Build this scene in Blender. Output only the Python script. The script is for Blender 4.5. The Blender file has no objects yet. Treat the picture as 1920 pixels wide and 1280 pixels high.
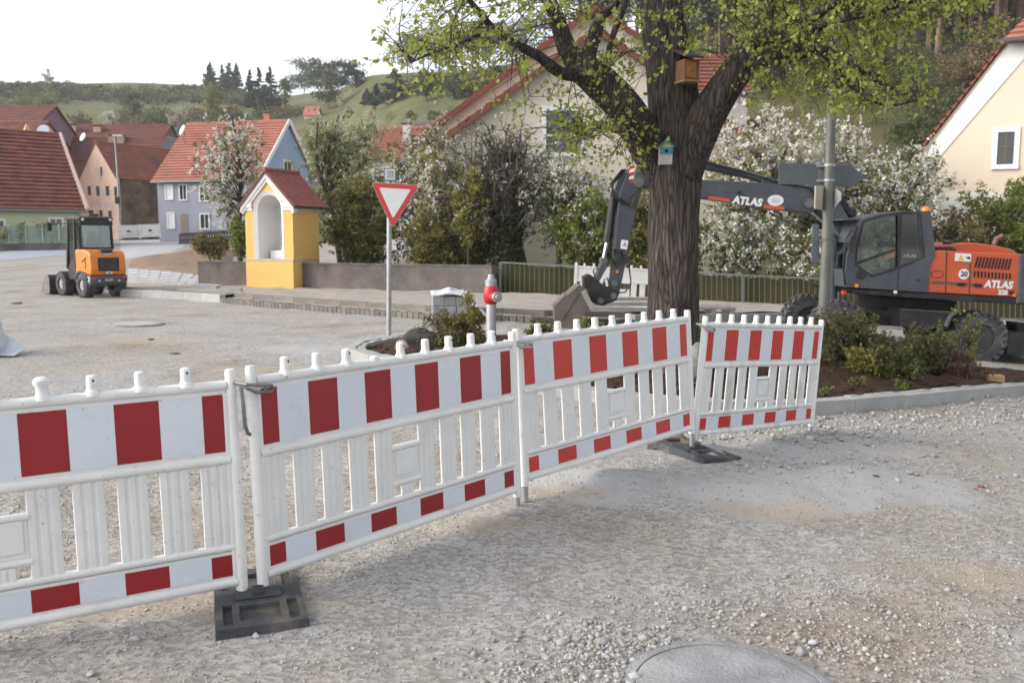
import bpy, math, random
import numpy as np
from mathutils import Vector, Matrix

# ------------------------------------------------------------------ camera, sky, sun, exposure
S = bpy.context.scene
COL = S.collection
FPX = 1706.7                      # focal length in pixels of the 1920 wide photograph
PITCH = math.atan(190.0 / FPX)
CAMZ = 1.65
cam_d = bpy.data.cameras.new('camera')
cam = bpy.data.objects.new('camera', cam_d); COL.objects.link(cam)
cam_d.sensor_width = 36.0; cam_d.lens = 32.0
cam_d.clip_start = 0.05; cam_d.clip_end = 3000
cam.location = (0, 0, CAMZ)
cam.rotation_euler = (math.pi / 2 - PITCH, 0, 0)
cam_d.dof.use_dof = True
cam_d.dof.focus_distance = 5.6
cam_d.dof.aperture_fstop = 4.0
S.camera = cam

SUN_AZ = Vector((-0.93, -0.22, 0))      # where the sun stands (to the left)
SUN_EL = math.radians(30)
w = bpy.data.worlds.new('World'); S.world = w; w.use_nodes = True
nt = w.node_tree; nt.nodes.clear()
sky = nt.nodes.new('ShaderNodeTexSky'); sky.sky_type = 'NISHITA'; sky.sun_disc = False
sky.sun_elevation = SUN_EL
sky.sun_rotation = math.atan2(SUN_AZ.x, SUN_AZ.y)
sky.altitude = 400; sky.air_density = 1.0; sky.dust_density = 4.0; sky.ozone_density = 1.0
hs = nt.nodes.new('ShaderNodeHueSaturation'); hs.inputs['Saturation'].default_value = 0.25; hs.inputs['Value'].default_value = 1.42
bg = nt.nodes.new('ShaderNodeBackground'); bg.inputs['Strength'].default_value = 0.15
wo = nt.nodes.new('ShaderNodeOutputWorld')
nt.links.new(sky.outputs[0], hs.inputs['Color']); nt.links.new(hs.outputs[0], bg.inputs[0]); nt.links.new(bg.outputs[0], wo.inputs[0])

sun_d = bpy.data.lights.new('sun', 'SUN'); sun_d.energy = 0.6; sun_d.angle = math.radians(35)
sun_d.color = (1.0, 0.86, 0.68)
sun = bpy.data.objects.new('sun', sun_d); COL.objects.link(sun)
sdir = Vector((SUN_AZ.x, SUN_AZ.y, 0)).normalized() * math.cos(SUN_EL) + Vector((0, 0, math.sin(SUN_EL)))
sun.rotation_euler = (-sdir).to_track_quat('-Z', 'Y').to_euler()
sun.location = (-20, -10, 40)

vs = S.view_settings
S.display_settings.display_device = 'sRGB'
vs.view_transform = 'Standard'; vs.look = 'None'; vs.gamma = 1.0; vs.use_curve_mapping = False
vs.exposure = 0.78
S.cycles.use_denoising = True
S.cycles.max_bounces = 8
S.cycles.transparent_max_bounces = 8

RNG = np.random.default_rng(11)
random.seed(5)

# ------------------------------------------------------------------ where things stand
def W(u, v, d):
    """point at horizontal distance d seen at photograph pixel (u, v)"""
    a = (u - 960) / FPX; b = (640 - v) / FPX
    dy = math.cos(PITCH) + b * math.sin(PITCH); dz = -math.sin(PITCH) + b * math.cos(PITCH)
    k = d / dy
    return Vector((a * k, d, CAMZ + dz * k))
def sstep(a, b, t):
    t = np.clip((t - a) / (b - a), 0, 1); return t * t * (3 - 2 * t)
RIDGE_A = np.array([-1.3, -0.80, -0.565, -0.34, -0.28, -0.234, -0.187, -0.152, -0.117, -0.035, 0.08, 0.2, 0.32, 0.43, 0.61, 0.85, 1.4])
RIDGE_E = np.array([.165, .172, .168, .165, .158, .155, .160, .175, .178, .18, .205, .23, .26, .30, .32, .32, .30])
RIDGE_D = np.array([330, 330, 320, 320, 310, 280, 260, 235, 215, 190, 165, 150, 135, 120, 115, 115, 115.])
FOOT_D = np.array([120, 120, 120, 120, 115, 110, 105, 100, 92, 85, 75, 68, 62, 58, 56, 56, 56.])
def zg(x, y):
    """ground height: gentle fall to the right, slow rise to the left back, then the hills"""
    x = np.asarray(x, float); y = np.asarray(y, float)
    xr = np.clip(x, 0, 15)
    z = -(0.048 * xr + 0.0028 * xr * xr) * (1 - 0.5 * sstep(16, 24, y)) * (1 - sstep(30, 60, y))
    z = z + 1.55 * sstep(26, 78, y) * (1 - sstep(-8, 6, x)) + 0.012 * np.clip(y - 78, 0, 60)
    a = x / np.maximum(y, 1.0)
    e = np.interp(a, RIDGE_A, RIDGE_E); R = np.interp(a, RIDGE_A, RIDGE_D); F = np.interp(a, RIDGE_A, FOOT_D)
    top = e * R + CAMZ
    t = np.clip((y - F) / (R - F), 0, 1)
    h = (t * 0.55 + 0.45 * t * t * (3 - 2 * t)) * top
    wob = 2.2 * np.sin(x * .043 + 1.3) * np.sin(y * .051) + 1.1 * np.sin(x * .11 + y * .07)
    h = h + wob * np.clip(t * (1 - t) * 4, 0, 1)
    h = h - 0.10 * np.clip(y - R, 0, 400) * 0.6
    return np.where(y > F, z * (1 - t) + h + 0, z)
def gz(x, y): return float(zg(x, y))
def G(u, v, lift=0.0, d0=2.0):
    """point of the ground seen at pixel (u, v)"""
    lo = d0; p = None
    d = lo
    while d < 400:
        p = W(u, v, d)
        if p.z <= gz(p.x, p.y) + lift: break
        d *= 1.01
    a, b = d / 1.01, d
    for _ in range(18):
        m = (a + b) / 2; p = W(u, v, m)
        if p.z <= gz(p.x, p.y) + lift: b = m
        else: a = m
    return W(u, v, b)

# ------------------------------------------------------------------ object helpers
def link(o): COL.objects.link(o); return o
def tag(o, label=None, cat=None, group=None, kind=None):
    if label: o['label'] = label
    if cat: o['category'] = cat
    if group: o['group'] = group
    if kind: o['kind'] = kind
    return o
def thing(name, label, cat, loc=(0, 0, 0), rz=0, group=None, M=None):
    o = link(bpy.data.objects.new(name, None)); o.empty_display_size = .2
    if M is not None: o.matrix_world = M
    else: o.location = loc; o.rotation_euler = (0, 0, rz)
    return tag(o, label, cat, group)
def worigin(o):
    p = Vector((0, 0, 0))
    while o is not None:
        p += o.location; o = o.parent
    return p
def dup(root, loc=None, rz=None, label=None, scale=None, M=None):
    r = link(root.copy())
    if M is not None: r.matrix_world = M
    else:
        if loc is not None: r.location = loc
        if rz is not None: r.rotation_euler = (0, 0, rz)
        if scale is not None: r.scale = (scale,) * 3 if not hasattr(scale, '__len__') else scale
    if label: r['label'] = label
    for c in list(root.children):
        k = link(c.copy()); k.parent = r
        for g in list(c.children):
            q = link(g.copy()); q.parent = k
    return r

class MB:
    """collects shapes and links them as one mesh object"""
    def __init__(s): s.v = []; s.f = []; s.m = []
    def add(s, vs_, fs, mi=0):
        n = len(s.v); s.v.extend([tuple(p) for p in vs_])
        for f in fs: s.f.append(tuple(i + n for i in f)); s.m.append(mi)
        return s
    def box(s, c, d, R=None, mi=0, taper=1.0):
        x, y, z = d[0] / 2, d[1] / 2, d[2] / 2; t = taper
        P = [(-x, -y, -z), (x, -y, -z), (x, y, -z), (-x, y, -z), (-x * t, -y * t, z), (x * t, -y * t, z), (x * t, y * t, z), (-x * t, y * t, z)]
        c = Vector(c)
        P = [(R @ Vector(p) if R is not None else Vector(p)) + c for p in P]
        return s.add(P, [(0, 3, 2, 1), (4, 5, 6, 7), (0, 1, 5, 4), (1, 2, 6, 5), (2, 3, 7, 6), (3, 0, 4, 7)], mi)
    def b2(s, a, b, mi=0):
        return s.box([(a[i] + b[i]) / 2 for i in range(3)], [abs(b[i] - a[i]) for i in range(3)], None, mi)
    def bar(s, p, q, w_, h_, mi=0, up=(0, 0, 1)):
        p = Vector(p); q = Vector(q); d = q - p; L = d.length; d.normalize()
        sd = d.cross(Vector(up))
        if sd.length < 1e-4: sd = d.cross(Vector((0, 1, 0)))
        sd.normalize(); u = sd.cross(d)
        R = Matrix((d, sd, u)).transposed()
        return s.box((p + q) / 2, (L, w_, h_), R, mi)
    def prism(s, poly, y0, y1, mi=0, M=None):
        """poly of (x, z), extruded along y"""
        n = len(poly)
        P = [Vector((a, y0, b)) for a, b in poly] + [Vector((a, y1, b)) for a, b in poly]
        if M is not None: P = [M @ p for p in P]
        F = [tuple(range(n)), tuple(range(2 * n - 1, n - 1, -1))] + [(i, n + i, n + (i + 1) % n, (i + 1) % n) for i in range(n)]
        return s.add(P, F, mi)
    def tube(s, pts, rads, n=8, mi=0, caps=True):
        pts = [Vector(p) for p in pts]
        if not hasattr(rads, '__len__'): rads = [rads] * len(pts)
        V = []; F = []; prev = None
        for i, p in enumerate(pts):
            d = (pts[min(i + 1, len(pts) - 1)] - pts[max(i - 1, 0)])
            if d.length < 1e-9: d = Vector((0, 0, 1))
            d.normalize()
            if prev is None:
                a = d.cross(Vector((0, 0, 1)))
                if a.length < .05: a = d.cross(Vector((0, 1, 0)))
            else:
                a = prev - d * prev.dot(d)
                if a.length < 1e-5: a = d.orthogonal()
            a.normalize(); prev = a; b = d.cross(a)
            for k in range(n):
                t = 2 * math.pi * k / n
                V.append(p + (a * math.cos(t) + b * math.sin(t)) * rads[i])
        for i in range(len(pts) - 1):
            for k in range(n):
                k2 = (k + 1) % n
                F.append((i * n + k, i * n + k2, (i + 1) * n + k2, (i + 1) * n + k))
        if caps:
            F.append(tuple(range(n - 1, -1, -1))); F.append(tuple((len(pts) - 1) * n + k for k in range(n)))
        return s.add(V, F, mi)
    def cyl(s, p, q, r0, r1=None, n=16, mi=0):
        return s.tube([p, q], [r0, r0 if r1 is None else r1], n, mi)
    def lathe(s, prof, c=(0, 0, 0), n=20, mi=0, M=None, caps=True):
        V = []; F = []; c = Vector(c)
        for r, z in prof:
            for k in range(n):
                t = 2 * math.pi * k / n
                p = Vector((r * math.cos(t), r * math.sin(t), z))
                if M is not None: p = M @ p
                V.append(p + c)
        m = len(prof)
        for i in range(m - 1):
            for k in range(n):
                k2 = (k + 1) % n
                F.append((i * n + k, i * n + k2, (i + 1) * n + k2, (i + 1) * n + k))
        if caps: F.append(tuple(range(n - 1, -1, -1))); F.append(tuple((m - 1) * n + k for k in range(n)))
        return s.add(V, F, mi)
    def quad(s, a, b, c, d, mi=0): return s.add([a, b, c, d], [(0, 1, 2, 3)], mi)
    def build(s, name, mats, parent=None, smooth=False, bevel=0, world=False, group=None, angle=40):
        me = bpy.data.meshes.new(name)
        V = s.v
        if world and parent is not None:
            o_ = worigin(parent); V = [(p[0] - o_.x, p[1] - o_.y, p[2] - o_.z) for p in V]
        me.from_pydata(V, [], s.f)
        if not isinstance(mats, (list, tuple)): mats = [mats]
        for m in mats: me.materials.append(m)
        if len(mats) > 1: me.polygons.foreach_set('material_index', s.m)
        o = link(bpy.data.objects.new(name, me))
        fix_normals(me)
        if smooth:
            me.polygons.foreach_set('use_smooth', [True] * len(me.polygons))
            try: me.set_sharp_from_angle(angle=math.radians(angle))
            except Exception: pass
        if bevel:
            b = o.modifiers.new('bevel', 'BEVEL'); b.width = bevel; b.segments = 2; b.limit_method = 'ANGLE'; b.angle_limit = math.radians(35)
        if parent is not None: o.parent = parent
        if group: o['group'] = group
        return o
def fix_normals(me):
    import bmesh
    if len(me.polygons) > 60000: return
    bm = bmesh.new(); bm.from_mesh(me); bmesh.ops.recalc_face_normals(bm, faces=bm.faces); bm.to_mesh(me); bm.free()
def share(name, me, parent, loc=(0, 0, 0), rot=None, scale=None):
    o = link(bpy.data.objects.new(name, me)); o.parent = parent; o.location = loc
    if rot is not None: o.rotation_euler = rot
    if scale is not None: o.scale = scale
    return o
def np_mesh(name, V, F, mats, parent=None, mi=None, smooth=False, world=True):
    """V (n,3), F (m,k) of equal sized faces"""
    V = np.asarray(V, np.float32); F = np.asarray(F, np.int32)
    if parent is not None and world:
        o_ = worigin(parent); V = V - np.array([o_.x, o_.y, o_.z], np.float32)
    me = bpy.data.meshes.new(name); m, k = F.shape
    me.vertices.add(len(V)); me.vertices.foreach_set('co', V.ravel())
    me.loops.add(m * k); me.loops.foreach_set('vertex_index', F.ravel())
    me.polygons.add(m); me.polygons.foreach_set('loop_start', np.arange(0, m * k, k, dtype=np.int32))
    me.polygons.foreach_set('loop_total', np.full(m, k, np.int32))
    if not isinstance(mats, (list, tuple)): mats = [mats]
    for q in mats: me.materials.append(q)
    if mi is not None: me.polygons.foreach_set('material_index', np.asarray(mi, np.int32))
    if smooth: me.polygons.foreach_set('use_smooth', np.ones(m, bool))
    me.update(calc_edges=True); me.validate()
    o = link(bpy.data.objects.new(name, me))
    if parent is not None: o.parent = parent
    return o
def text_part(txt, size, mat_, parent, M, bold=0.0, shear=0.0, depth=.002, name='lettering', xs=1.0, align='CENTER'):
    cu = bpy.data.curves.new(name, 'FONT'); cu.body = txt; cu.size = size; cu.offset = bold; cu.shear = shear; cu.extrude = depth
    cu.align_x = align; cu.align_y = 'CENTER'; cu.resolution_u = 3
    t = link(bpy.data.objects.new('tmp_text', cu))
    bpy.context.view_layer.update()
    me = bpy.data.meshes.new_from_object(t.evaluated_get(bpy.context.evaluated_depsgraph_get()))
    bpy.data.objects.remove(t); me.name = name
    me.transform(Matrix.Diagonal((xs, 1, 1, 1)))
    me.materials.clear(); me.materials.append(mat_)
    o = link(bpy.data.objects.new(name, me)); o.parent = parent; o.matrix_local = M
    return o

# ------------------------------------------------------------------ materials
def nn(t, kind, **kw):
    n = t.nodes.new(kind)
    for k, v in kw.items(): setattr(n, k, v)
    return n
MATS = {}
def mat(name, col, rough=.7, metal=0.0, var=.14, vs_=6.0, bump=0.0, bs=60.0, dirt=0.0, dirtcol=(.16, .13, .10), ds=2.5, zs=1.0, spec=.4, rnd=0.0, clear=0.0, scuff=0.0):
    if name in MATS: return MATS[name]
    m = bpy.data.materials.new(name); m.use_nodes = True; t = m.node_tree; L = t.links
    b = t.nodes['Principled BSDF']
    b.inputs['Roughness'].default_value = rough; b.inputs['Metallic'].default_value = metal
    b.inputs['Specular IOR Level'].default_value = spec
    if clear: b.inputs['Coat Weight'].default_value = clear; b.inputs['Coat Roughness'].default_value = .15
    tc = nn(t, 'ShaderNodeTexCoord'); mp = nn(t, 'ShaderNodeMapping'); mp.inputs['Scale'].default_value = (1, 1, zs)
    L.new(tc.outputs['Object'], mp.inputs[0])
    n1 = nn(t, 'ShaderNodeTexNoise'); n1.inputs['Scale'].default_value = vs_; n1.inputs['Detail'].default_value = 6
    L.new(mp.outputs[0], n1.inputs['Vector'])
    cr = nn(t, 'ShaderNodeValToRGB')
    c = cr.color_ramp; c.elements[0].position = .3; c.elements[1].position = .7
    c.elements[0].color = [min(1, x * (1 - var)) for x in col] + [1]; c.elements[1].color = [min(1, x * (1 + var)) for x in col] + [1]
    L.new(n1.outputs['Fac'], cr.inputs[0]); out = cr.outputs[0]
    if rnd:
        oi = nn(t, 'ShaderNodeObjectInfo'); mr = nn(t, 'ShaderNodeMapRange'); mr.inputs['To Min'].default_value = 1 - rnd; mr.inputs['To Max'].default_value = 1 + rnd
        L.new(oi.outputs['Random'], mr.inputs[0])
        hv = nn(t, 'ShaderNodeHueSaturation'); L.new(mr.outputs[0], hv.inputs['Value']); L.new(out, hv.inputs['Color']); out = hv.outputs[0]
    if dirt:
        n2 = nn(t, 'ShaderNodeTexNoise'); n2.inputs['Scale'].default_value = ds; n2.inputs['Detail'].default_value = 9; n2.inputs['Roughness'].default_value = .68
        L.new(mp.outputs[0], n2.inputs['Vector'])
        r2 = nn(t, 'ShaderNodeValToRGB'); r2.color_ramp.elements[0].position = .5; r2.color_ramp.elements[1].position = .78
        r2.color_ramp.elements[0].color = (0, 0, 0, 1); r2.color_ramp.elements[1].color = (dirt,) * 3 + (1,)
        L.new(n2.outputs['Fac'], r2.inputs[0])
        mx = nn(t, 'ShaderNodeMix', data_type='RGBA'); L.new(r2.outputs[0], mx.inputs[0]); L.new(out, mx.inputs[6]); mx.inputs[7].default_value = (*dirtcol, 1)
        out = mx.outputs[2]
    if scuff:      # small dark rubbed marks and hair scratches
        for sc_, zz, lo, hi in ((34, 1, .645, .69), (9, .06, .67, .70)):
            n4 = nn(t, 'ShaderNodeTexNoise'); n4.inputs['Scale'].default_value = sc_; n4.inputs['Detail'].default_value = 4; n4.inputs['Roughness'].default_value = .75
            m4 = nn(t, 'ShaderNodeMapping'); m4.inputs['Scale'].default_value = (1, 1, zz) if zz == 1 else (3, 1, 14); m4.inputs['Rotation'].default_value = (0, 0 if zz == 1 else .5, 0); L.new(tc.outputs['Object'], m4.inputs[0]); L.new(m4.outputs[0], n4.inputs['Vector'])
            r4 = nn(t, 'ShaderNodeValToRGB'); r4.color_ramp.elements[0].position = lo; r4.color_ramp.elements[1].position = hi; r4.color_ramp.elements[0].color = (0, 0, 0, 1); r4.color_ramp.elements[1].color = (scuff,) * 3 + (1,); L.new(n4.outputs['Fac'], r4.inputs[0])
            x4 = nn(t, 'ShaderNodeMix', data_type='RGBA'); L.new(r4.outputs[0], x4.inputs[0]); L.new(out, x4.inputs[6]); x4.inputs[7].default_value = (.10, .10, .095, 1); out = x4.outputs[2]
    L.new(out, b.inputs['Base Color'])
    if bump:
        n3 = nn(t, 'ShaderNodeTexNoise'); n3.inputs['Scale'].default_value = bs; n3.inputs['Detail'].default_value = 5
        L.new(mp.outputs[0], n3.inputs['Vector'])
        bp = nn(t, 'ShaderNodeBump'); bp.inputs['Strength'].default_value = bump; bp.inputs['Distance'].default_value = .02
        L.new(n3.outputs['Fac'], bp.inputs['Height']); L.new(bp.outputs[0], b.inputs['Normal'])
    MATS[name] = m; return m
def leafmat(name, ca, cb, trans=.4, rough=.6):
    if name in MATS: return MATS[name]
    m = bpy.data.materials.new(name); m.use_nodes = True; t = m.node_tree; L = t.links; t.nodes.clear()
    g = nn(t, 'ShaderNodeNewGeometry'); r = nn(t, 'ShaderNodeValToRGB')
    r.color_ramp.elements[0].color = (*ca, 1); r.color_ramp.elements[1].color = (*cb, 1)
    L.new(g.outputs['Random Per Island'], r.inputs[0])
    p = nn(t, 'ShaderNodeBsdfPrincipled'); p.inputs['Roughness'].default_value = rough; p.inputs['Specular IOR Level'].default_value = .25
    tr = nn(t, 'ShaderNodeBsdfTranslucent'); mx = nn(t, 'ShaderNodeMixShader'); mx.inputs[0].default_value = trans
    o = nn(t, 'ShaderNodeOutputMaterial')
    L.new(r.outputs[0], p.inputs['Base Color']); L.new(r.outputs[0], tr.inputs['Color'])
    L.new(p.outputs[0], mx.inputs[1]); L.new(tr.outputs[0], mx.inputs[2]); L.new(mx.outputs[0], o.inputs[0])
    MATS[name] = m; return m
def glassmat(name, tint=(.85, .9, .9), rough=.03, mixin=.75):
    if name in MATS: return MATS[name]
    m = bpy.data.materials.new(name); m.use_nodes = True; t = m.node_tree; L = t.links; t.nodes.clear()
    tr = nn(t, 'ShaderNodeBsdfTransparent'); tr.inputs[0].default_value = (*tint, 1)
    gl = nn(t, 'ShaderNodeBsdfGlossy'); gl.inputs['Roughness'].default_value = rough
    fr = nn(t, 'ShaderNodeFresnel'); fr.inputs[0].default_value = 1.5
    ma = nn(t, 'ShaderNodeMath', operation='MULTIPLY_ADD'); ma.inputs[1].default_value = 1.0; ma.inputs[2].default_value = 1 - mixin - .2 if mixin < .8 else .03
    mx = nn(t, 'ShaderNodeMixShader'); o = nn(t, 'ShaderNodeOutputMaterial')
    L.new(fr.outputs[0], ma.inputs[0]); L.new(ma.outputs[0], mx.inputs[0]); L.new(tr.outputs[0], mx.inputs[1]); L.new(gl.outputs[0], mx.inputs[2]); L.new(mx.outputs[0], o.inputs[0])
    MATS[name] = m; return m
# ------------------------------------------------------------------ ground
def ground_material():
    m = bpy.data.materials.new('gravel_ground'); m.use_nodes = True; t = m.node_tree; L = t.links
    b = t.nodes['Principled BSDF']; b.inputs['Roughness'].default_value = .95; b.inputs['Specular IOR Level'].default_value = .15
    tc = nn(t, 'ShaderNodeTexCoord')
    def noise(sc, det=6, ro=.6, off=0):
        n = nn(t, 'ShaderNodeTexNoise'); n.inputs['Scale'].default_value = sc; n.inputs['Detail'].default_value = det; n.inputs['Roughness'].default_value = ro
        mp = nn(t, 'ShaderNodeMapping'); mp.inputs['Location'].default_value = (off, off * .7, 0)
        L.new(tc.outputs['Object'], mp.inputs[0]); L.new(mp.outputs[0], n.inputs['Vector']); return n.outputs['Fac']
    def ramp(f, a, b_, ca, cb):
        r = nn(t, 'ShaderNodeValToRGB'); e = r.color_ramp.elements; e[0].position = a; e[1].position = b_; e[0].color = (*ca, 1); e[1].color = (*cb, 1)
        L.new(f, r.inputs[0]); return r.outputs[0]
    def mixc(f, a, b_, blend='MIX'):
        x = nn(t, 'ShaderNodeMix', data_type='RGBA', blend_type=blend)
        for s_, i in ((f, 0), (a, 6), (b_, 7)):
            if hasattr(s_, 'is_linked'): L.new(s_, x.inputs[i])
            elif i == 0: x.inputs[0].default_value = s_
            else: x.inputs[i].default_value = (*s_, 1)
        return x.outputs[2]
    base = ramp(noise(.55, 8, .62), .36, .62, (.345, .335, .325), (.315, .292, .262))
    brown = ramp(noise(.8, 7, .6, 13), .50, .70, (0, 0, 0), (.8,) * 3)
    c = mixc(brown, base, (.235, .19, .14))
    grey = ramp(noise(.35, 6, .6, 31), .52, .64, (0, 0, 0), (.8,) * 3)
    c = mixc(grey, c, (.325, .322, .322))
    # broken stone: cells with their own tone
    vo = nn(t, 'ShaderNodeTexVoronoi'); vo.inputs['Scale'].default_value = 42; L.new(tc.outputs['Object'], vo.inputs['Vector'])
    sp_ = nn(t, 'ShaderNodeSeparateColor'); L.new(vo.outputs['Color'], sp_.inputs[0])
    tone = ramp(sp_.outputs[0], 0, 1, (.58,) * 3, (1.38,) * 3)
    c = mixc(.75, c, tone, 'MULTIPLY')
    fine = ramp(noise(160, 3, .7), .3, .7, (.66,) * 3, (1.28,) * 3)
    c = mixc(.9, c, fine, 'MULTIPLY')
    at_ = nn(t, 'ShaderNodeAttribute', attribute_name='pale'); at2 = nn(t, 'ShaderNodeAttribute', attribute_name='sandy')
    finer = ramp(noise(240, 3, .7), .3, .7, (.30, .297, .296), (.42, .418, .413)); c = mixc(at_.outputs['Fac'], c, finer)
    sand = mixc(.6, (.36, .295, .22), fine, 'MULTIPLY'); sm = nn(t, 'ShaderNodeMath', operation='MULTIPLY'); sm.inputs[1].default_value = .6; L.new(at2.outputs['Fac'], sm.inputs[0]); c = mixc(sm.outputs[0], c, sand)
    # grass further out (hills, verges), by where the ground lies
    sx = nn(t, 'ShaderNodeSeparateXYZ'); L.new(tc.outputs['Object'], sx.inputs[0])
    far = nn(t, 'ShaderNodeMapRange'); far.inputs['From Min'].default_value = 79; far.inputs['From Max'].default_value = 84; L.new(sx.outputs['Y'], far.inputs[0])
    side = nn(t, 'ShaderNodeMapRange'); side.inputs['From Min'].default_value = 24.6; side.inputs['From Max'].default_value = 25.2; L.new(sx.outputs['Y'], side.inputs[0])
    xr = nn(t, 'ShaderNodeMapRange'); xr.inputs['From Min'].default_value = -7; xr.inputs['From Max'].default_value = -5; L.new(sx.outputs['X'], xr.inputs[0])
    mu = nn(t, 'ShaderNodeMath', operation='MULTIPLY'); L.new(side.outputs[0], mu.inputs[0]); L.new(xr.outputs[0], mu.inputs[1])
    mx = nn(t, 'ShaderNodeMath', operation='MAXIMUM'); L.new(mu.outputs[0], mx.inputs[0]); L.new(far.outputs[0], mx.inputs[1])
    g1 = ramp(noise(.035, 6, .6, 5), .38, .62, (.085, .095, .038), (.15, .145, .072))
    g2 = ramp(noise(.25, 6, .65, 3), .35, .7, (.72,) * 3, (1.25,) * 3)
    gr = mixc(1.0, g1, g2, 'MULTIPLY')
    wx = nn(t, 'ShaderNodeMapRange'); wx.inputs['From Min'].default_value = 14; wx.inputs['From Max'].default_value = 34; L.new(sx.outputs['X'], wx.inputs[0])
    wood = ramp(noise(.3, 6, .65, 9), .35, .7, (.035, .034, .017), (.075, .068, .03)); gr = mixc(wx.outputs[0], gr, wood)
    c = mixc(mx.outputs[0], c, gr)
    L.new(c, b.inputs['Base Color'])
    bp = nn(t, 'ShaderNodeBump'); bp.inputs['Strength'].default_value = .3; bp.inputs['Distance'].default_value = .02
    ad = nn(t, 'ShaderNodeMath', operation='ADD'); L.new(noise(70, 6, .75), ad.inputs[0]); L.new(vo.outputs['Distance'], ad.inputs[1])
    L.new(ad.outputs[0], bp.inputs['Height']); L.new(bp.outputs[0], b.inputs['Normal'])
    return m
M_GROUND = ground_material()

def vnoise(x, y, seed=0):
    """smooth value noise on arrays"""
    r = np.random.default_rng(seed).random((64, 64))
    xi = np.floor(x).astype(int); yi = np.floor(y).astype(int); fx = x - xi; fy = y - yi
    fx = fx * fx * (3 - 2 * fx); fy = fy * fy * (3 - 2 * fy)
    g = lambda a, b_: r[a % 64, b_ % 64]
    return (g(xi, yi) * (1 - fx) + g(xi + 1, yi) * fx) * (1 - fy) + (g(xi, yi + 1) * (1 - fx) + g(xi + 1, yi + 1) * fx) * fy
HEAPS = []   # (x, y, rx, ry, h): low heaps of chippings
for (u, v, rx, ry, h) in [(1150, 905, .55, .32, .07), (1500, 930, .75, .5, .05), (1630, 905, .7, .45, .05), (1330, 985, .5, .35, .03), (1330, 850, .35, .3, .06), (700, 640, .9, .5, .06), (500, 650, 1.1, .4, .05), (1240, 1190, .5, .25, .03), (1700, 860, .8, .4, .03), (230, 660, .9, .4, .04)]:
    p = G(u, v); HEAPS.append((p.x, p.y, rx, ry, h))
def relief(x, y):
    z = 0.05 * (vnoise(x * .9 + 7, y * .9 + 3, 1) - .5) + 0.028 * (vnoise(x * 3.1, y * 3.1, 2) - .5) + 0.016 * (vnoise(x * 9, y * 9, 3) - .5)
    for hx, hy, rx, ry, h in HEAPS:
        q = ((x - hx) / rx) ** 2 + ((y - hy) / ry) ** 2
        z = z + h * np.exp(-q * 1.6) * (1 + .35 * (vnoise(x * 6, y * 6, 4) - .5))
    return z * (1 - sstep(22, 30, y))
def zr(x, y):
    x = np.asarray(x, float); y = np.asarray(y, float)
    return zg(x, y) + relief(x, y)
def gzr(x, y): return float(zr(np.array([x]), np.array([y]))[0])

def axis(breaks):
    out = []
    for a, b_, st in breaks: out.append(np.arange(a, b_, st))
    return np.concatenate(out + [np.array([breaks[-1][1]])])
gx = axis([(-900, -300, 60), (-300, -60, 8), (-60, -14, 1.6), (-14, -4.5, .25), (-4.5, 6, .045), (6, 14, .2), (14, 60, 1.6), (60, 300, 8), (300, 900, 60)])
gy = axis([(-300, -20, 40), (-20, 1, 1.5), (1, 2.4, .2), (2.4, 9.5, .045), (9.5, 16, .13), (16, 32, .4), (32, 90, 1.6), (90, 350, 4), (350, 1500, 60)])
X, Y = np.meshgrid(gx, gy); Z = zr(X, Y)
Z = Z + np.where((Y < 9.5) & (np.abs(X) < 6.5), 0.0025 * (np.random.default_rng(3).random(Z.shape) - .5), 0)
nx, ny = len(gx), len(gy)
idx = np.arange(nx * ny).reshape(ny, nx)
F = np.stack([idx[:-1, :-1].ravel(), idx[:-1, 1:].ravel(), idx[1:, 1:].ravel(), idx[1:, :-1].ravel()], 1)
ground = np_mesh('ground', np.stack([X.ravel(), Y.ravel(), Z.ravel()], 1), F, M_GROUND, smooth=True)
tag(ground, kind='structure')
def blotches(name, L_, k):
    x_, y_ = X.ravel(), Y.ravel(); f = np.zeros(len(x_))
    for hx, hy, rx, ry in L_:
        q = ((x_ - hx) / rx) ** 2 + ((y_ - hy) / ry) ** 2
        f = np.maximum(f, np.clip((1.25 - q + 1.3 * (vnoise(x_ * 1.9, y_ * 2.4, 14) - .5) + .7 * (vnoise(x_ * 5, y_ * 6, 15) - .5)) * k, 0, 1))
    a_ = ground.data.attributes.new(name, 'FLOAT', 'POINT'); a_.data.foreach_set('value', f.astype(np.float32))
def gpx(L_): return [(lambda p: (p.x, p.y, rx, ry))(G(u, v)) for u, v, rx, ry in L_]
blotches('pale', gpx([(1150, 915, .7, .45), (1330, 925, .9, .55), (1560, 925, 1.0, .6), (1680, 900, .6, .4), (1600, 845, 1.0, .5), (1420, 850, .7, .4), (700, 655, 1.6, .7)]), 1.5)
blotches('sandy', gpx([(860, 985, .5, .18), (1060, 925, .3, .15), (330, 1130, .9, .2), (1420, 960, .55, .22), (1750, 860, .8, .25), (1790, 1080, .6, .3), (240, 640, 1.5, .4), (500, 690, 1.2, .3), (1310, 800, .3, .2), (150, 690, 1.0, .3)]), .8)

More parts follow.
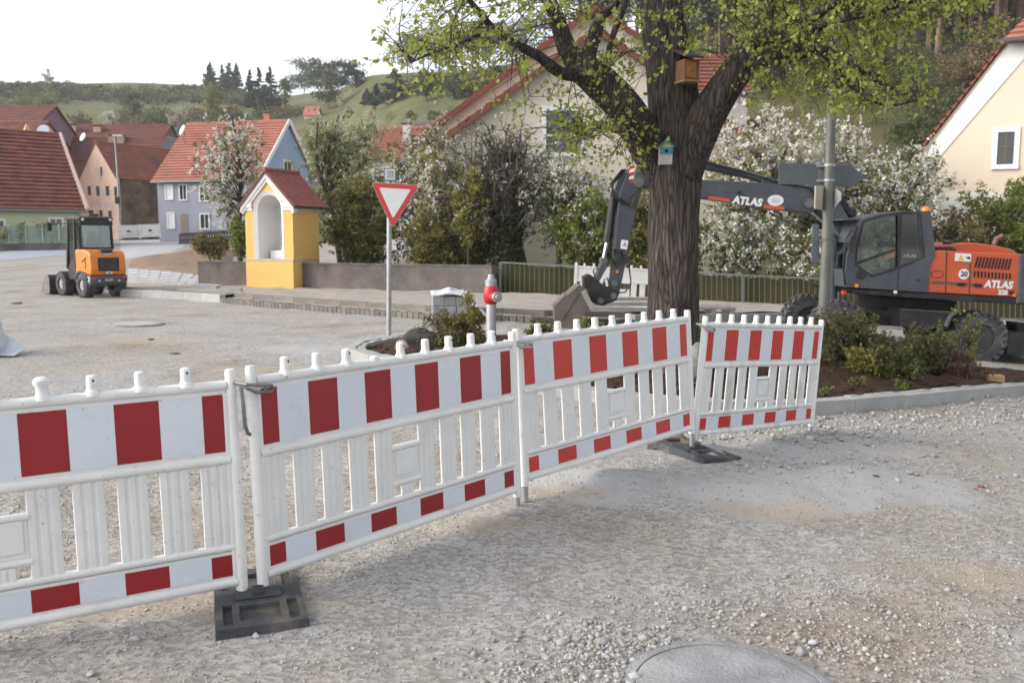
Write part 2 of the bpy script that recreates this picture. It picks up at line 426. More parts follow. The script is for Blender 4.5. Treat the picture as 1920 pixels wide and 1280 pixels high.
# ------------------------------------------------------------------ loose gravel
ICO_V = np.array([(0, -.5257, .8507), (0, .5257, .8507), (0, -.5257, -.8507), (0, .5257, -.8507), (.8507, 0, .5257), (-.8507, 0, .5257), (.8507, 0, -.5257), (-.8507, 0, -.5257), (.5257, .8507, 0), (-.5257, .8507, 0), (.5257, -.8507, 0), (-.5257, -.8507, 0)])
ICO_F = np.array([(0, 4, 1), (0, 1, 5), (0, 5, 11), (0, 11, 10), (0, 10, 4), (1, 4, 8), (1, 8, 9), (1, 9, 5), (2, 3, 6), (2, 6, 10), (2, 10, 11), (2, 11, 7), (2, 7, 3), (3, 7, 9), (3, 9, 8), (3, 8, 6), (4, 6, 8), (4, 10, 6), (5, 9, 7), (5, 7, 11)])
OCT_V = np.array([(1, 0, 0), (-1, 0, 0), (0, 1, 0), (0, -1, 0), (0, 0, 1), (0, 0, -1.)])
OCT_F = np.array([(0, 2, 4), (2, 1, 4), (1, 3, 4), (3, 0, 4), (2, 0, 5), (1, 2, 5), (3, 1, 5), (0, 3, 5)])
def rot_batch(n, rng):
    q = rng.normal(size=(n, 4)); q /= np.linalg.norm(q, axis=1)[:, None]
    a, b_, c, d = q.T
    return np.stack([np.stack([1 - 2 * (c * c + d * d), 2 * (b_ * c - a * d), 2 * (b_ * d + a * c)], 1),
                     np.stack([2 * (b_ * c + a * d), 1 - 2 * (b_ * b_ + d * d), 2 * (c * d - a * b_)], 1),
                     np.stack([2 * (b_ * d - a * c), 2 * (c * d + a * b_), 1 - 2 * (b_ * b_ + c * c)], 1)], 1)
def stones(x, y, size, rng, base=ICO_V, faces=ICO_F, sink=.25):
    n = len(x); B = base[None] * (1 + .28 * rng.normal(size=(n, len(base), 1)).clip(-1.5, 1.5))
    B = B * (rng.uniform(.5, 1.15, (n, 1, 3)))
    B = np.einsum('nij,nkj->nki', rot_batch(n, rng), B) * size[:, None, None]
    B[:, :, 2] *= .75
    B[:, :, 0] += x[:, None]; B[:, :, 1] += y[:, None]; B[:, :, 2] += (zr(x, y) + size * .45 * (1 - sink))[:, None]
    Fs = (faces[None] + (np.arange(n) * len(base))[:, None, None]).reshape(-1, 3)
    return B.reshape(-1, 3), Fs
def gravel_mat():
    m = bpy.data.materials.new('gravel_stone'); m.use_nodes = True; t = m.node_tree; L = t.links; b = t.nodes['Principled BSDF']
    b.inputs['Roughness'].default_value = .92; b.inputs['Specular IOR Level'].default_value = .2
    g = nn(t, 'ShaderNodeNewGeometry'); r = nn(t, 'ShaderNodeValToRGB'); e = r.color_ramp.elements
    e[0].color = (.24, .232, .22, 1); e[1].color = (.44, .43, .42, 1); k = e.new(.6); k.color = (.355, .345, .33, 1); k = e.new(.2); k.color = (.31, .29, .26, 1)
    L.new(g.outputs['Random Per Island'], r.inputs[0]); L.new(r.outputs[0], b.inputs['Base Color']); return m
M_STONE = gravel_mat()
rng = np.random.default_rng(21)
def scatter(n, x0, x1, y0, y1, dens=None):
    x = rng.uniform(x0, x1, n * 4); y = y0 + (y1 - y0) * rng.random(n * 4) ** 1.35
    keep = np.abs(x / np.maximum(y, .1)) < .68
    if dens is not None: keep &= rng.random(len(x)) < dens(x, y)
    x, y = x[keep][:n], y[keep][:n]; return x, y
patch = lambda x, y: .25 + .75 * (vnoise(x * 1.1 + 3, y * 1.1, 9) > .5)
x, y = scatter(85000, -5.5, 6.5, 2.7, 9.8, lambda x, y: .45 + .55 * (vnoise(x * 1.1 + 3, y * 1.1, 9) > .5))
s_ = rng.gamma(2.2, .0021, len(x)).clip(.0022, .013)
V1, F1 = stones(x, y, s_, rng, OCT_V, OCT_F, .6)
# coarse chippings round the manhole and in the right foreground
pc = [G(1150, 1215), G(1330, 1150), G(1560, 1215), G(1080, 1260), G(1500, 1110), G(1250, 1130), G(1760, 1180)]
xs, ys = [], []
for p, n, sd in zip(pc, (1250, 260, 420, 800, 260, 220, 220), (.15, .16, .14, .17, .22, .2, .25)):
    xs.append(rng.normal(p.x, sd * 1.2, n)); ys.append(rng.normal(p.y, sd * .7, n))
x2, y2 = np.concatenate(xs), np.concatenate(ys)
s2 = rng.gamma(2.2, .0038, len(x2)).clip(.004, .024)
MH = Vector((0.82, 3.27)); MHR = .40
ok = (x2 - MH.x) ** 2 + (y2 - MH.y) ** 2 > (MHR + .0) ** 2 * np.where(rng.random(len(x2)) < .16, 0, 1)
x2, y2, s2 = x2[ok], y2[ok], s2[ok]
V2, F2 = stones(x2, y2, s2, rng, OCT_V, OCT_F, .7)
# broken stone on the right and along the kerb
pk = lambda x, y: np.clip(.12 + 1.3 * np.exp(-((y - (8.6 + np.maximum(0, x - 2.9) * .75)) / .6) ** 2), 0, 1) * (x > 1.5)
x3, y3 = scatter(3000, 1.6, 8, 6.5, 12.5, pk); s3 = rng.gamma(3, .0055, len(x3)).clip(.008, .04)
V3, F3 = stones(x3, y3, s3, rng, OCT_V, OCT_F)
Vg = np.concatenate([V1, V2, V3]); Fg = np.concatenate([F1, F2 + len(V1), F3 + len(V1) + len(V2)])
gravel = np_mesh('loose_gravel', Vg, Fg, M_STONE); tag(gravel, 'pale loose crushed gravel strewn over the unpaved road', kind='stuff')

# individual bigger stones one can point at
STONE_PX = [(1130, 1207, .030), (1052, 1205, .026), (1262, 1003 + 240, .028), (1245, 1187, .022), (1500, 1225, .028), (1525, 1208, .030), (1540, 1225, .024), (1410, 1170, .022), (170, 1262, .024), (255, 1205, .022), (480, 1192, .020), (1905, 1130, .022), (1895, 1020, .016), (1665, 1095, .016), (1530, 1262, .028), (1190, 1270, .03)]
st_mat = mat('pebble', (.36, .36, .36), .9, var=.12, vs_=30, bump=.4, bs=80, rnd=.18)
for i, (u, v, r) in enumerate(STONE_PX):
    p = G(u, min(v, 1275)); p.z = gzr(p.x, p.y)
    if i == 2: p.x, p.y = MH.x - .1, MH.y + .1; p.z = gzr(p.x, p.y)
    rr = np.random.default_rng(100 + i)
    V_, F_ = stones(np.array([0.]), np.array([0.]), np.array([r]), rr)
    V_ -= V_.mean(0); 
    V_ += np.random.default_rng(300 + i).normal(size=V_.shape) * r * .12; o = np_mesh('loose_stone', V_, F_, st_mat, world=False); o.location = (p.x, p.y, p.z + r * .35)
    b_ = o.modifiers.new('soft', 'BEVEL'); b_.width = r * .12; b_.segments = 1
    tag(o, 'larger pale loose stone lying on the gravel in the foreground', 'stone', 'larger loose stones on the gravel')
# darker clods and a dropped bit in the middle distance
cl_mat = mat('clod', (.11, .085, .06), .95, var=.3, vs_=20, bump=.5, bs=60)
for i, (u, v, r, lab) in enumerate([(283, 638, .09, 'flat dark clod on the gravel just in front of the pale far manhole cover'), (328, 662, .06, 'small dark clod nearest the barrier pegs on the open gravel'), (30, 571, .11, 'long dark scrap lying on the gravel by the loader bucket'), (1835, 916, .03, 'small reddish brown clod on the bare gravel at right'), (1640, 912, .025, 'small dark stone lying on the pale spread of chippings')]):
    p = G(u, v); rr = np.random.default_rng(140 + i); V_, F_ = stones(np.array([0.]), np.array([0.]), np.array([r]), rr); V_ -= V_.mean(0)
    V_[:, 2] *= .35; V_[:, 0] *= 1.6
    o = np_mesh('clod', V_, F_, mat('red_clod', (.30, .06, .035), .9) if i == 3 else cl_mat, world=False); o.location = (p.x, p.y, gzr(p.x, p.y) + r * .15); tag(o, lab, 'clod')

# ------------------------------------------------------------------ manhole cover in the foreground
p = (MH.x, MH.y, gzr(MH.x, MH.y) + .004)
mh = thing('manhole_cover', 'grey dusty round manhole cover half buried in the foreground gravel', 'manhole cover', p)
m_iron = mat('dusty_iron', (.26, .262, .27), .85, var=.3, vs_=5, bump=.5, bs=60, dirt=1.0, dirtcol=(.36, .345, .32), ds=3.2)
MB().lathe([(MHR, -.02), (MHR, .014), (MHR - .01, .018), (MHR - .045, .019), (MHR - .046, -.01)], n=56, caps=False).build('frame_ring', m_iron, mh, smooth=True)
MB().lathe([(MHR - .05, -.01), (MHR - .05, .017), (MHR - .06, .021), (.25, .028), (.12, .031), (0.001, .032)], n=56).build('lid', m_iron, mh, smooth=True)
# far manhole cover
p = G(254, 608); fm = thing('manhole_cover', 'small pale manhole cover lying flat on the gravel behind the barriers', 'manhole cover', (p.x, p.y, gzr(p.x, p.y) + .002))
MB().lathe([(.52, -.04), (.52, .015), (.48, .025), (.44, .025), (.43, .018)], n=32).build('frame_ring', m_iron, fm, smooth=True)
MB().lathe([(.42, -.02), (.42, .026), (.001, .03)], n=32).build('lid', mat('pale_concrete', (.36, .35, .34), .85, var=.1, bump=.2), fm, smooth=True)
# ------------------------------------------------------------------ shared materials
m_white = mat('white_plastic', (.70, .695, .68), .48, var=.06, vs_=9, dirt=.5, scuff=.55, dirtcol=(.42, .395, .32), ds=4.5, bump=.05, bs=90)
m_white_old = mat('white_plastic_stained', (.70, .70, .68), .5, var=.06, vs_=9, dirt=.9, scuff=.6, dirtcol=(.33, .33, .28), ds=5, zs=.35, bump=.08, bs=90)
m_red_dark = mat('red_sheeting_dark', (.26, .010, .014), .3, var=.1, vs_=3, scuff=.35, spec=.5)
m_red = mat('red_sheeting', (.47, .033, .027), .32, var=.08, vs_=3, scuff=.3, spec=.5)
m_sheet = mat('white_sheeting', (.62, .66, .71), .3, var=.04, vs_=3, spec=.5, dirt=.45, dirtcol=(.42, .43, .42), ds=6, scuff=.4)
m_steel = mat('galvanised_steel', (.36, .37, .38), .45, metal=.55, var=.12, vs_=14, dirt=.25, ds=6)
m_dark_steel = mat('dark_steel', (.12, .125, .13), .5, metal=.4, var=.15)
m_rubber = mat('recycled_rubber', (.05, .053, .06), .8, var=.22, vs_=9, bump=.35, bs=70, dirt=.75, dirtcol=(.25, .20, .145), ds=4)
m_hole = mat('dark_hole', (.01, .01, .01), .9)
m_conc = mat('kerb_concrete', (.34, .34, .33), .9, var=.12, vs_=5, bump=.35, bs=90, rnd=.08, dirt=.35, dirtcol=(.22, .21, .19), ds=4)
m_granite = mat('granite_sett', (.15, .14, .128), .85, var=.22, vs_=25, bump=.5, bs=50, rnd=.2)
m_soil = mat('dark_soil', (.060, .038, .028), .98, var=.35, vs_=9, bump=1.0, bs=28, spec=.1)

# ------------------------------------------------------------------ planted island with kerb
ISL = [(-2.45, 13.0), (-2.15, 12.2), (-1.45, 11.45), (-.6, 10.55), (.25, 9.75), (1.0, 9.25), (1.75, 9.05), (2.45, 9.12), (3.1, 9.4), (4.3, 10.25), (5.6, 11.3), (7.0, 12.4), (8.4, 13.5), (9.6, 14.2), (10.2, 14.9), (9.4, 15.2), (7.5, 15.3), (5.4, 15.3), (3.2, 15.3), (1.0, 15.4), (-.8, 15.4), (-1.9, 14.7), (-2.4, 13.8)]
def smooth_loop(P, it=2):
    for _ in range(it):
        Q = []
        for i in range(len(P)):
            a = Vector(P[i]); b = Vector(P[(i + 1) % len(P)]); Q += [a * .75 + b * .25, a * .25 + b * .75]
        P = Q
    return P
isl = smooth_loop(ISL, 2)
def resample(P, step, closed=True):
    P = [Vector(p) for p in P]
    if closed: P = P + [P[0]]
    L = [0]
    for i in range(len(P) - 1): L.append(L[-1] + (P[i + 1] - P[i]).length)
    n = max(2, round(L[-1] / step)); out = []
    for k in range(n + (0 if closed else 1)):
        t = L[-1] * k / n; i = min(max(0, int(np.searchsorted(L, t, 'right') - 1)), len(P) - 2)
        f = (t - L[i]) / max(1e-9, L[i + 1] - L[i]); out.append(P[i].lerp(P[i + 1], f))
    return out
def inset(P, d):
    out = []
    for i in range(len(P)):
        t = (P[(i + 1) % len(P)] - P[i - 1]); n_ = Vector((-t.y, t.x)).normalized(); out.append(P[i] + n_ * d)
    return out
isl = resample(isl, .35)
area = sum(isl[i].x * isl[(i + 1) % len(isl)].y - isl[(i + 1) % len(isl)].x * isl[i].y for i in range(len(isl)))
if area < 0: isl = isl[::-1]
# soil: rings to the middle, domed and lumpy
rings = 22; cx = sum(p.x for p in isl) / len(isl); cy = sum(p.y for p in isl) / len(isl)
inn = inset(isl, .27); V = []; F = []
spine = lambda p: Vector((min(max(p.x, -.6), 7.8), 12.3 + .17 * min(max(p.x, -.6), 7.8)))
for k in range(rings):
    f = k / (rings - 1)
    for p in inn:
        q = p.lerp(spine(p), f)
        V.append((q.x, q.y, gz(q.x, q.y) + .06 + .09 * (1 - (1 - min(1, f * 1.3)) ** 2) ))
V = np.array(V); V[:, 2] += .09 * (vnoise(V[:, 0] * 5, V[:, 1] * 5, 31) - .5) + .05 * (vnoise(V[:, 0] * 15, V[:, 1] * 15, 32) - .5)
n = len(inn)
F = [(k * n + i, k * n + (i + 1) % n, (k + 1) * n + (i + 1) % n, (k + 1) * n + i) for k in range(rings - 1) for i in range(n)]
soil = np_mesh('planting_bed', V, F, m_soil, smooth=True); tag(soil, kind='structure')
def bed_z(x, y):
    b = min((Vector((x, y)) - p).length for p in inn); return gz(x, y) + .06 + .09 * (1 - (1 - min(1, b / 2.0)) ** 2)
# clods of soil
rng = np.random.default_rng(8); xs = rng.uniform(-2, 9, 6000); ys = rng.uniform(9.2, 15, 6000)
def inside(P, x, y):
    c = np.zeros(len(x), bool)
    for i in range(len(P)):
        a, b = P[i - 1], P[i]
        k = ((a.y > y) != (b.y > y)); c ^= k & (x < (b.x - a.x) * (y - a.y) / (b.y - a.y + 1e-12) + a.x)
    return c
ok = inside(inn, xs, ys); xs, ys = xs[ok], ys[ok]; sz = rng.gamma(2.5, .009, len(xs)).clip(.008, .06)
Vc, Fc = stones(xs, ys, sz, rng, OCT_V, OCT_F)
nb = len(OCT_V); lift = np.array([bed_z(a, b) - gz(a, b) for a, b in zip(xs, ys)]); Vc[:, 2] += np.repeat(lift - relief(xs, ys), nb)
tag(np_mesh('soil_crumbs', Vc, Fc, m_soil), 'dark brown soil crumbs covering the planting bed', kind='stuff')

def kerb_stones(root, P, width, height, top, off, closed, mat_, name, gap=.006, jit=.004, stepz=None):
    n_ = len(P); cnt = n_ if closed else n_ - 1
    for i in range(cnt):
        a, b = P[i], P[(i + 1) % n_]; d = (b - a); L = d.length - gap
        if L < .02: continue
        c = (a + b) / 2; nrm = Vector((-d.y, d.x)).normalized(); c = c + nrm * (off + width / 2)
        za, zb = gz(a.x, a.y), gz(b.x, b.y); ang = math.atan2(d.y, d.x)
        R = Matrix.Rotation(ang, 3, 'Z') @ Matrix.Rotation(-math.atan2(zb - za, d.length), 3, 'Y')
        o = MB().box((0, 0, 0), (L, width, height)).build(name, mat_, root, bevel=.008)
        jz = random.uniform(-jit, jit)
        o.matrix_local = Matrix.Translation(Vector((c.x, c.y, (za + zb) / 2 + top - height / 2 + jz)) - root.location) @ R.to_4x4()
kerb = tag(link(bpy.data.objects.new('island_kerb', None)), kind='structure')
near = [i for i, p in enumerate(isl) if not (p.y > 14.6 and p.x > -1.5)]
front = resample([p for i, p in enumerate(isl) if i in near] if False else isl, .8)
def order_front(P):
    # rotate loop so it starts at the far left corner and drops the far side behind the plants
    k = min(range(len(P)), key=lambda i: (Vector((-1.9, 14.7)) - P[i]).length); return P[k:] + P[:k]
loop = order_front(isl)
fr = []
for p in loop:
    if p.y > 14.85: 
        if len(fr) > 10: break
        continue
    fr.append(p)
kerb_stones(kerb, resample(fr, .98, False), .13, .34, .135, 0.0, False, m_conc, 'kerb_stone')
kerb_stones(kerb, resample(inset(fr, .0), .2, False), .10, .2, .125, .185, False, m_conc, 'edge_block', jit=.008)

# ------------------------------------------------------------------ pavement in front of the chapel and the railing
KPX = [(225, 556), (330, 561), (412, 568), (560, 581), (700, 592), (820, 600), (1000, 607), (1190, 611)]
KL = [G(u, v) for u, v in KPX]; KL = [Vector((p.x, p.y)) for p in KL] + [Vector((6.5, 18.9 + 2.2)), Vector((10.0, 20.9)), Vector((16, 21.4))]
WA = W(372, 530, 29.3); WB = W(922, 556, 24.8)
WL = [Vector((-16, 33.0)), Vector((WA.x, WA.y)), Vector((WB.x, WB.y)), Vector((7.5, 24.0)), Vector((18, 23.9))]
def strip(name, A, B, n, za, zb, mat_, sub=6, rough=0.0, seed=1):
    A = resample(A, sum((A[i + 1] - A[i]).length for i in range(len(A) - 1)) / n, False); B = resample(B, sum((B[i + 1] - B[i]).length for i in range(len(B) - 1)) / n, False)
    m_ = min(len(A), len(B)); V = []
    for k in range(sub + 1):
        f = k / sub
        for i in range(m_):
            q = A[i].lerp(B[i], f); V.append((q.x, q.y, gz(q.x, q.y) + za * (1 - f) + zb * f))
    V = np.array(V)
    if rough: V[:, 2] += rough * (vnoise(V[:, 0] * 3, V[:, 1] * 3, seed) - .5)
    F = [(k * m_ + i, k * m_ + i + 1, (k + 1) * m_ + i + 1, (k + 1) * m_ + i) for k in range(sub) for i in range(m_ - 1)]
    return tag(np_mesh(name, V, F, mat_, smooth=True), kind='structure')
def off_line(P, d):
    out = []
    for i in range(len(P)):
        t = (P[min(i + 1, len(P) - 1)] - P[max(i - 1, 0)]); out.append(P[i] + Vector((-t.y, t.x)).normalized() * d)
    return out
m_bedding = mat('bedding_chippings', (.31, .28, .25), .95, var=.16, vs_=2.5, bump=.8, bs=30)
m_pale = mat('pale_paving', (.38, .38, .395), .85, var=.07, vs_=2, bump=.2, bs=20)
m_pdark = mat('dark_paving', (.20, .205, .22), .85, var=.1, vs_=4, bump=.2)
strip('pavement', off_line(KL, .55), WL, 90, .215, .225, m_bedding, sub=8, rough=.07)
left_k = [p for p in KL[:3]]
leftr = resample(left_k, .9, False)
pk = tag(link(bpy.data.objects.new('pavement_kerb', None)), kind='structure')
kerb_stones(pk, leftr, .18, .44, .215, 0, False, m_conc, 'kerb_stone')
strip('paved_band', off_line(left_k, .185), off_line(left_k, .62), 20, .217, .22, m_pdark, sub=2)
# stepped row of setts and the bedding ledge, unfinished part
midk = KL[2:8]
kerb_stones(pk, resample(midk, .16, False), .15, .26, .13, 0, False, m_granite, 'granite_sett', gap=.018, jit=.012)
kerb_stones(pk, resample(off_line(midk, .42), .9, False), .14, .36, .245, 0, False, mat('worn_kerb', (.165, .15, .135), .9, var=.2, vs_=4, bump=.5, bs=40, rnd=.1), 'kerb_stone')
strip('bedding_ledge', off_line(midk, .15), off_line(midk, .43), 40, .12, .125, m_bedding, sub=2, rough=.03)
kerb_stones(pk, resample(KL[7:], .9, False), .14, .36, .24, 0, False, m_conc, 'kerb_stone')
# light slabs laid on the left, up to the wall
SL0 = [G(240, 541), G(330, 546), G(405, 553)]; SL1 = [G(240, 511), G(330, 520), G(440, 537)]
f2 = lambda L: [Vector((p.x, p.y)) for p in L]
slabs = tag(link(bpy.data.objects.new('paving_slabs', None)), kind='structure')
A_ = resample(f2(SL0), .5, False); B_ = resample(f2(SL1), .5, False); mm = min(len(A_), len(B_))
B_ = [B_[round(i * (len(B_) - 1) / (mm - 1))] for i in range(mm)]
for i in range(mm - 1):
    for k in range(5):
        f0, f1 = k / 5, (k + 1) / 5
        q = [A_[i].lerp(B_[i], f0), A_[i + 1].lerp(B_[i + 1], f0), A_[i + 1].lerp(B_[i + 1], f1), A_[i].lerp(B_[i], f1)]
        c = sum(q, Vector((0, 0))) / 4; q = [c + (p - c) * .994 for p in q]; zz = gz(c.x, c.y) + .245 + random.uniform(-.004, .004)
        mb = MB(); mb.add([(p.x, p.y, zz - .08) for p in q] + [(p.x, p.y, zz) for p in q], [(4, 5, 6, 7), (0, 1, 5, 4), (1, 2, 6, 5), (2, 3, 7, 6), (3, 0, 4, 7)])
        mb.build('paving_slab', mat('pale_slab', (.34, .34, .35), .85, var=.05, bump=.15, rnd=.06), slabs)
# loose blocks at the end of the finished kerb
for k, (u, v, rz, dz, lab) in enumerate([(425, 558, .2, 0, 'flat grey concrete block lying left at the end of the finished kerb'), (441, 558, -.15, 0, 'grey concrete block under another at the end of the finished kerb'), (440, 548, .1, .1, 'pale concrete block resting on top at the end of the finished kerb')]):
    p = G(u, 560 if dz else v); t_ = MB().box((0, 0, .05), (.36, .2, .1)).build('concrete_block', m_conc, bevel=.008)
    t_.location = (p.x, p.y + .1, gz(p.x, p.y) + .1 + dz); t_.rotation_euler = (0, 0, rz); tag(t_, lab, 'block', 'loose blocks at the kerb end')
# bare brown earth patch and pale road strips to the left of the chapel
def patch(name, px, mat_, lift, rough=0.0, sub=10, d0=10):
    P = resample(f2([G(u, v, 0, d0) for u, v in px]), 1.0 if sub > 5 else .8); c = sum(P, Vector((0, 0))) / len(P); V = []; n_ = len(P)
    for k in range(sub):
        f = k / (sub - 1)
        for p in P:
            q = p.lerp(c, f); V.append((q.x, q.y, float(zg(q.x, q.y)) + lift * (min(1, f * 4 + .15))))
    V = np.array(V)
    if rough: V[:, 2] += rough * (vnoise(V[:, 0] * 1.7, V[:, 1] * 1.7, 5) - .4) 
    F = [(k * n_ + i, k * n_ + (i + 1) % n_, (k + 1) * n_ + (i + 1) % n_, (k + 1) * n_ + i) for k in range(sub - 1) for i in range(n_)]
    return tag(np_mesh(name, V, F, mat_, smooth=True), kind='structure')
m_earth = mat('brown_earth', (.20, .135, .09), .97, var=.2, vs_=1.2, bump=.8, bs=12)
patch('bare_earth', [(241, 505), (300, 516), (372, 528), (420, 520), (440, 470), (372, 471), (320, 478), (245, 488)], m_earth, .24, .12)
patch('pale_lane', [(236, 486), (318, 473), (345, 462), (352, 447), (300, 449), (225, 452), (226, 470)], m_pale, .05)
patch('pale_lane', [(-120, 480), (60, 468), (150, 464), (150, 470), (120, 478), (40, 486), (-120, 496)], mat('bluish_paving', (.31, .335, .385), .85, var=.07), .05)

# ------------------------------------------------------------------ concrete walls, chapel
m_wall = mat('weathered_concrete', (.105, .094, .09), .95, var=.42, vs_=1.6, bump=.5, bs=30, dirt=.75, dirtcol=(.20, .155, .115), ds=1.3)
def wall_seg(name, label, a, b, h, th=.28, cap=True):
    z0 = min(gz(a[0], a[1]), gz(b[0], b[1])); a = Vector((a[0], a[1], gz(*a[:2]))); b = Vector((b[0], b[1], gz(*b[:2])))
    t_ = thing(name, label, 'wall', (a.x, a.y, a.z)); mb = MB(); d = (b - a); n_ = Vector((-d.y, d.x, 0)).normalized() * th
    P = []
    for p in (a, b): P += [p + Vector((0, 0, -.2)), p + Vector((0, 0, h)), p + n_ + Vector((0, 0, h)), p + n_ + Vector((0, 0, -.2))]
    mb.add(P, [(0, 4, 5, 1), (1, 5, 6, 2), (2, 6, 7, 3), (0, 1, 2, 3), (4, 7, 6, 5)]); mb.build('wall_body', m_wall, t_, world=True)
    c = MB(); u_ = Vector((0, 0, h + .003)); o_ = n_.normalized() * .02
    P = [a - o_ + u_, b - o_ + u_, b + n_ + o_ + u_, a + n_ + o_ + u_]; c.add(P + [p + Vector((0, 0, .045)) for p in P], [(0, 3, 2, 1), (4, 5, 6, 7), (0, 1, 5, 4), (1, 2, 6, 5), (2, 3, 7, 6), (3, 0, 4, 7)])
    c.build('coping', mat('coping_concrete', (.11, .105, .10), .95, var=.35, vs_=3, bump=.5, bs=30), t_, world=True)
    return t_
wd = Vector((WB.x - WA.x, WB.y - WA.y)); wn = Vector((wd.y, -wd.x)).normalized(); wu = wd.normalized()
CH = W(466, 541, 28.0); chx = Vector((CH.x, CH.y)); s0 = (chx - Vector((WA.x, WA.y))).dot(wu); CW = 1.80
wall_seg('garden_wall', 'short grey concrete garden wall left of the yellow chapel', (WA.x, WA.y), tuple(Vector((WA.x, WA.y)) + wu * (s0 - .02)), .92)
wall_seg('garden_wall', 'long stained grey concrete wall right of the yellow chapel', tuple(Vector((WA.x, WA.y)) + wu * (s0 + CW + .02)), (WB.x, WB.y), .92)

m_yel = mat('yellow_plaster', (.67, .41, .13), .9, var=.06, vs_=3, bump=.12, bs=80, dirt=.25, dirtcol=(.5, .36, .16), ds=2)
m_cream = mat('white_plaster', (.66, .65, .64), .85, var=.03, vs_=3, bump=.08)
m_tile = mat('chapel_tile', (.25, .080, .068), .7, var=.15, vs_=9, rnd=.16, bump=.15)
m_tile_d = mat('chapel_ridge', (.22, .08, .07), .75, var=.15, rnd=.15)
ang = math.atan2(wu.y, wu.x)
cp = Vector((WA.x, WA.y)) + wu * s0 + wn * .38
chap = thing('wayside_chapel', 'small yellow and white wayside chapel with arched niche and red tiled roof', 'chapel', (cp.x, cp.y, gz(cp.x, cp.y) + .12), ang)
Wc, Dc, hE, hR, fl = CW, 1.24, 2.62, 3.52, .95       # width, depth, eave, ridge, niche floor
nw, nspr = .96, 2.42                                  # niche width, spring line
def arch(cxx, r, z0, n_=12): return [(cxx + r * math.cos(math.pi * k / n_), z0 + r * math.sin(math.pi * k / n_)) for k in range(n_ + 1)]
mb = MB(); T_ = .22
mb.b2((0, -.03, -.2), (Wc, Dc, fl - .04)); mb.build('plinth', m_yel, chap)
MB().b2((-.02, -.05, fl - .038), (Wc + .02, Dc, fl)).build('sill', mat('sill_stone', (.42, .40, .38), .85), chap)
mb = MB()                                              # side walls and back
mb.b2((Wc - .2, .2, fl + .001), (Wc, Dc, hE)); mb.b2((0, .2, fl + .001), (.2, Dc, hE)); mb.b2((.2, Dc - .2, fl + .001), (Wc - .2, Dc, hE))
mb.build('side_wall', m_yel, chap)
mb = MB()                                              # front wall with arched opening
half = arch(Wc / 2, nw / 2 + .09, nspr)
right = [(Wc, fl), (Wc, hE)] + [(Wc / 2, hR - .12)] ; 
polyL = [(0, fl + .001), (Wc / 2 - nw / 2 - .09, fl + .001)] + [p for p in half[::-1] if p[0] <= Wc / 2 + 1e-6] + [(Wc / 2, hR - .12), (0, hE)]
polyR = [(Wc, fl + .001), (Wc, hE), (Wc / 2, hR - .12)] + [p for p in half[::-1] if p[0] >= Wc / 2 - 1e-6] + [(Wc / 2 + nw / 2 + .09, fl + .001)]
mb.prism(polyL, 0, .2); mb.prism(polyR, 0, .2); mb.build('front_wall', m_yel, chap)
mb = MB(); O_ = [(Wc / 2 + nw / 2 + .09, fl)] + arch(Wc / 2, nw / 2 + .09, nspr) + [(Wc / 2 - nw / 2 - .09, fl)]
I_ = [(Wc / 2 + nw / 2 - .03, fl)] + arch(Wc / 2, nw / 2 - .03, nspr) + [(Wc / 2 - nw / 2 + .03, fl)]
for i in range(len(O_) - 1):
    a, b, c, d = O_[i], O_[i + 1], I_[i + 1], I_[i]
    mb.add([(a[0], -.012, a[1]), (b[0], -.012, b[1]), (c[0], .05, c[1]), (d[0], .05, d[1]), (d[0], .2, d[1]), (c[0], .2, c[1]), (a[0], .0, a[1]), (b[0], 0, b[1])], [(0, 1, 2, 3), (3, 2, 5, 4), (0, 6, 7, 1)])
mb.build('niche_surround', m_cream, chap, smooth=True)
mb = MB(); r_ = nw / 2 - .03; N_ = [(Wc / 2 + r_, fl)] + arch(Wc / 2, r_, nspr) + [(Wc / 2 - r_, fl)]; yb = Dc - .25
for i in range(len(N_) - 1):
    a, b = N_[i], N_[i + 1]
    mb.add([(a[0], .2, a[1]), (b[0], .2, b[1]), (b[0], yb, b[1]), (a[0], yb, a[1])], [(0, 1, 2, 3)])
mb.add([(p[0], yb, p[1]) for p in N_], [tuple(range(len(N_)))]); mb.add([(Wc / 2 - r_, .0, fl + .004), (Wc / 2 + r_, .0, fl + .004), (Wc / 2 + r_, yb, fl + .004), (Wc / 2 - r_, yb, fl + .004)], [(0, 1, 2, 3)])
mb.build('niche_lining', m_cream, chap, smooth=True)
mb = MB(); mb.b2((Wc / 2 - r_ + .12, .42, fl + .006), (Wc / 2 + r_ - .002, yb - .01, fl + .26)); mb.b2((Wc / 2 - .1, .6, fl + .26), (Wc / 2 + r_ - .02, yb - .02, fl + .36)); mb.build('altar_step', m_cream, chap, bevel=.02)
# cornice bands
mb = MB()
for z0_, z1_, e in ((hE - .22, hE - .12, .035), (hE - .12, hE, .07)):
    for A_, B_ in (((-e, -e, z0_), (Wc / 2 - nw / 2 - .12, .1, z1_ - .001)), ((Wc / 2 + nw / 2 + .12, -e, z0_), (Wc + e, .1, z1_ - .001)), ((Wc - .1, .101, z0_), (Wc + e, Dc + .02, z1_ - .001)), ((-e, .101, z0_), (.1, Dc + .02, z1_ - .001))): MB().b2(A_, B_).build('cornice', m_cream, chap)
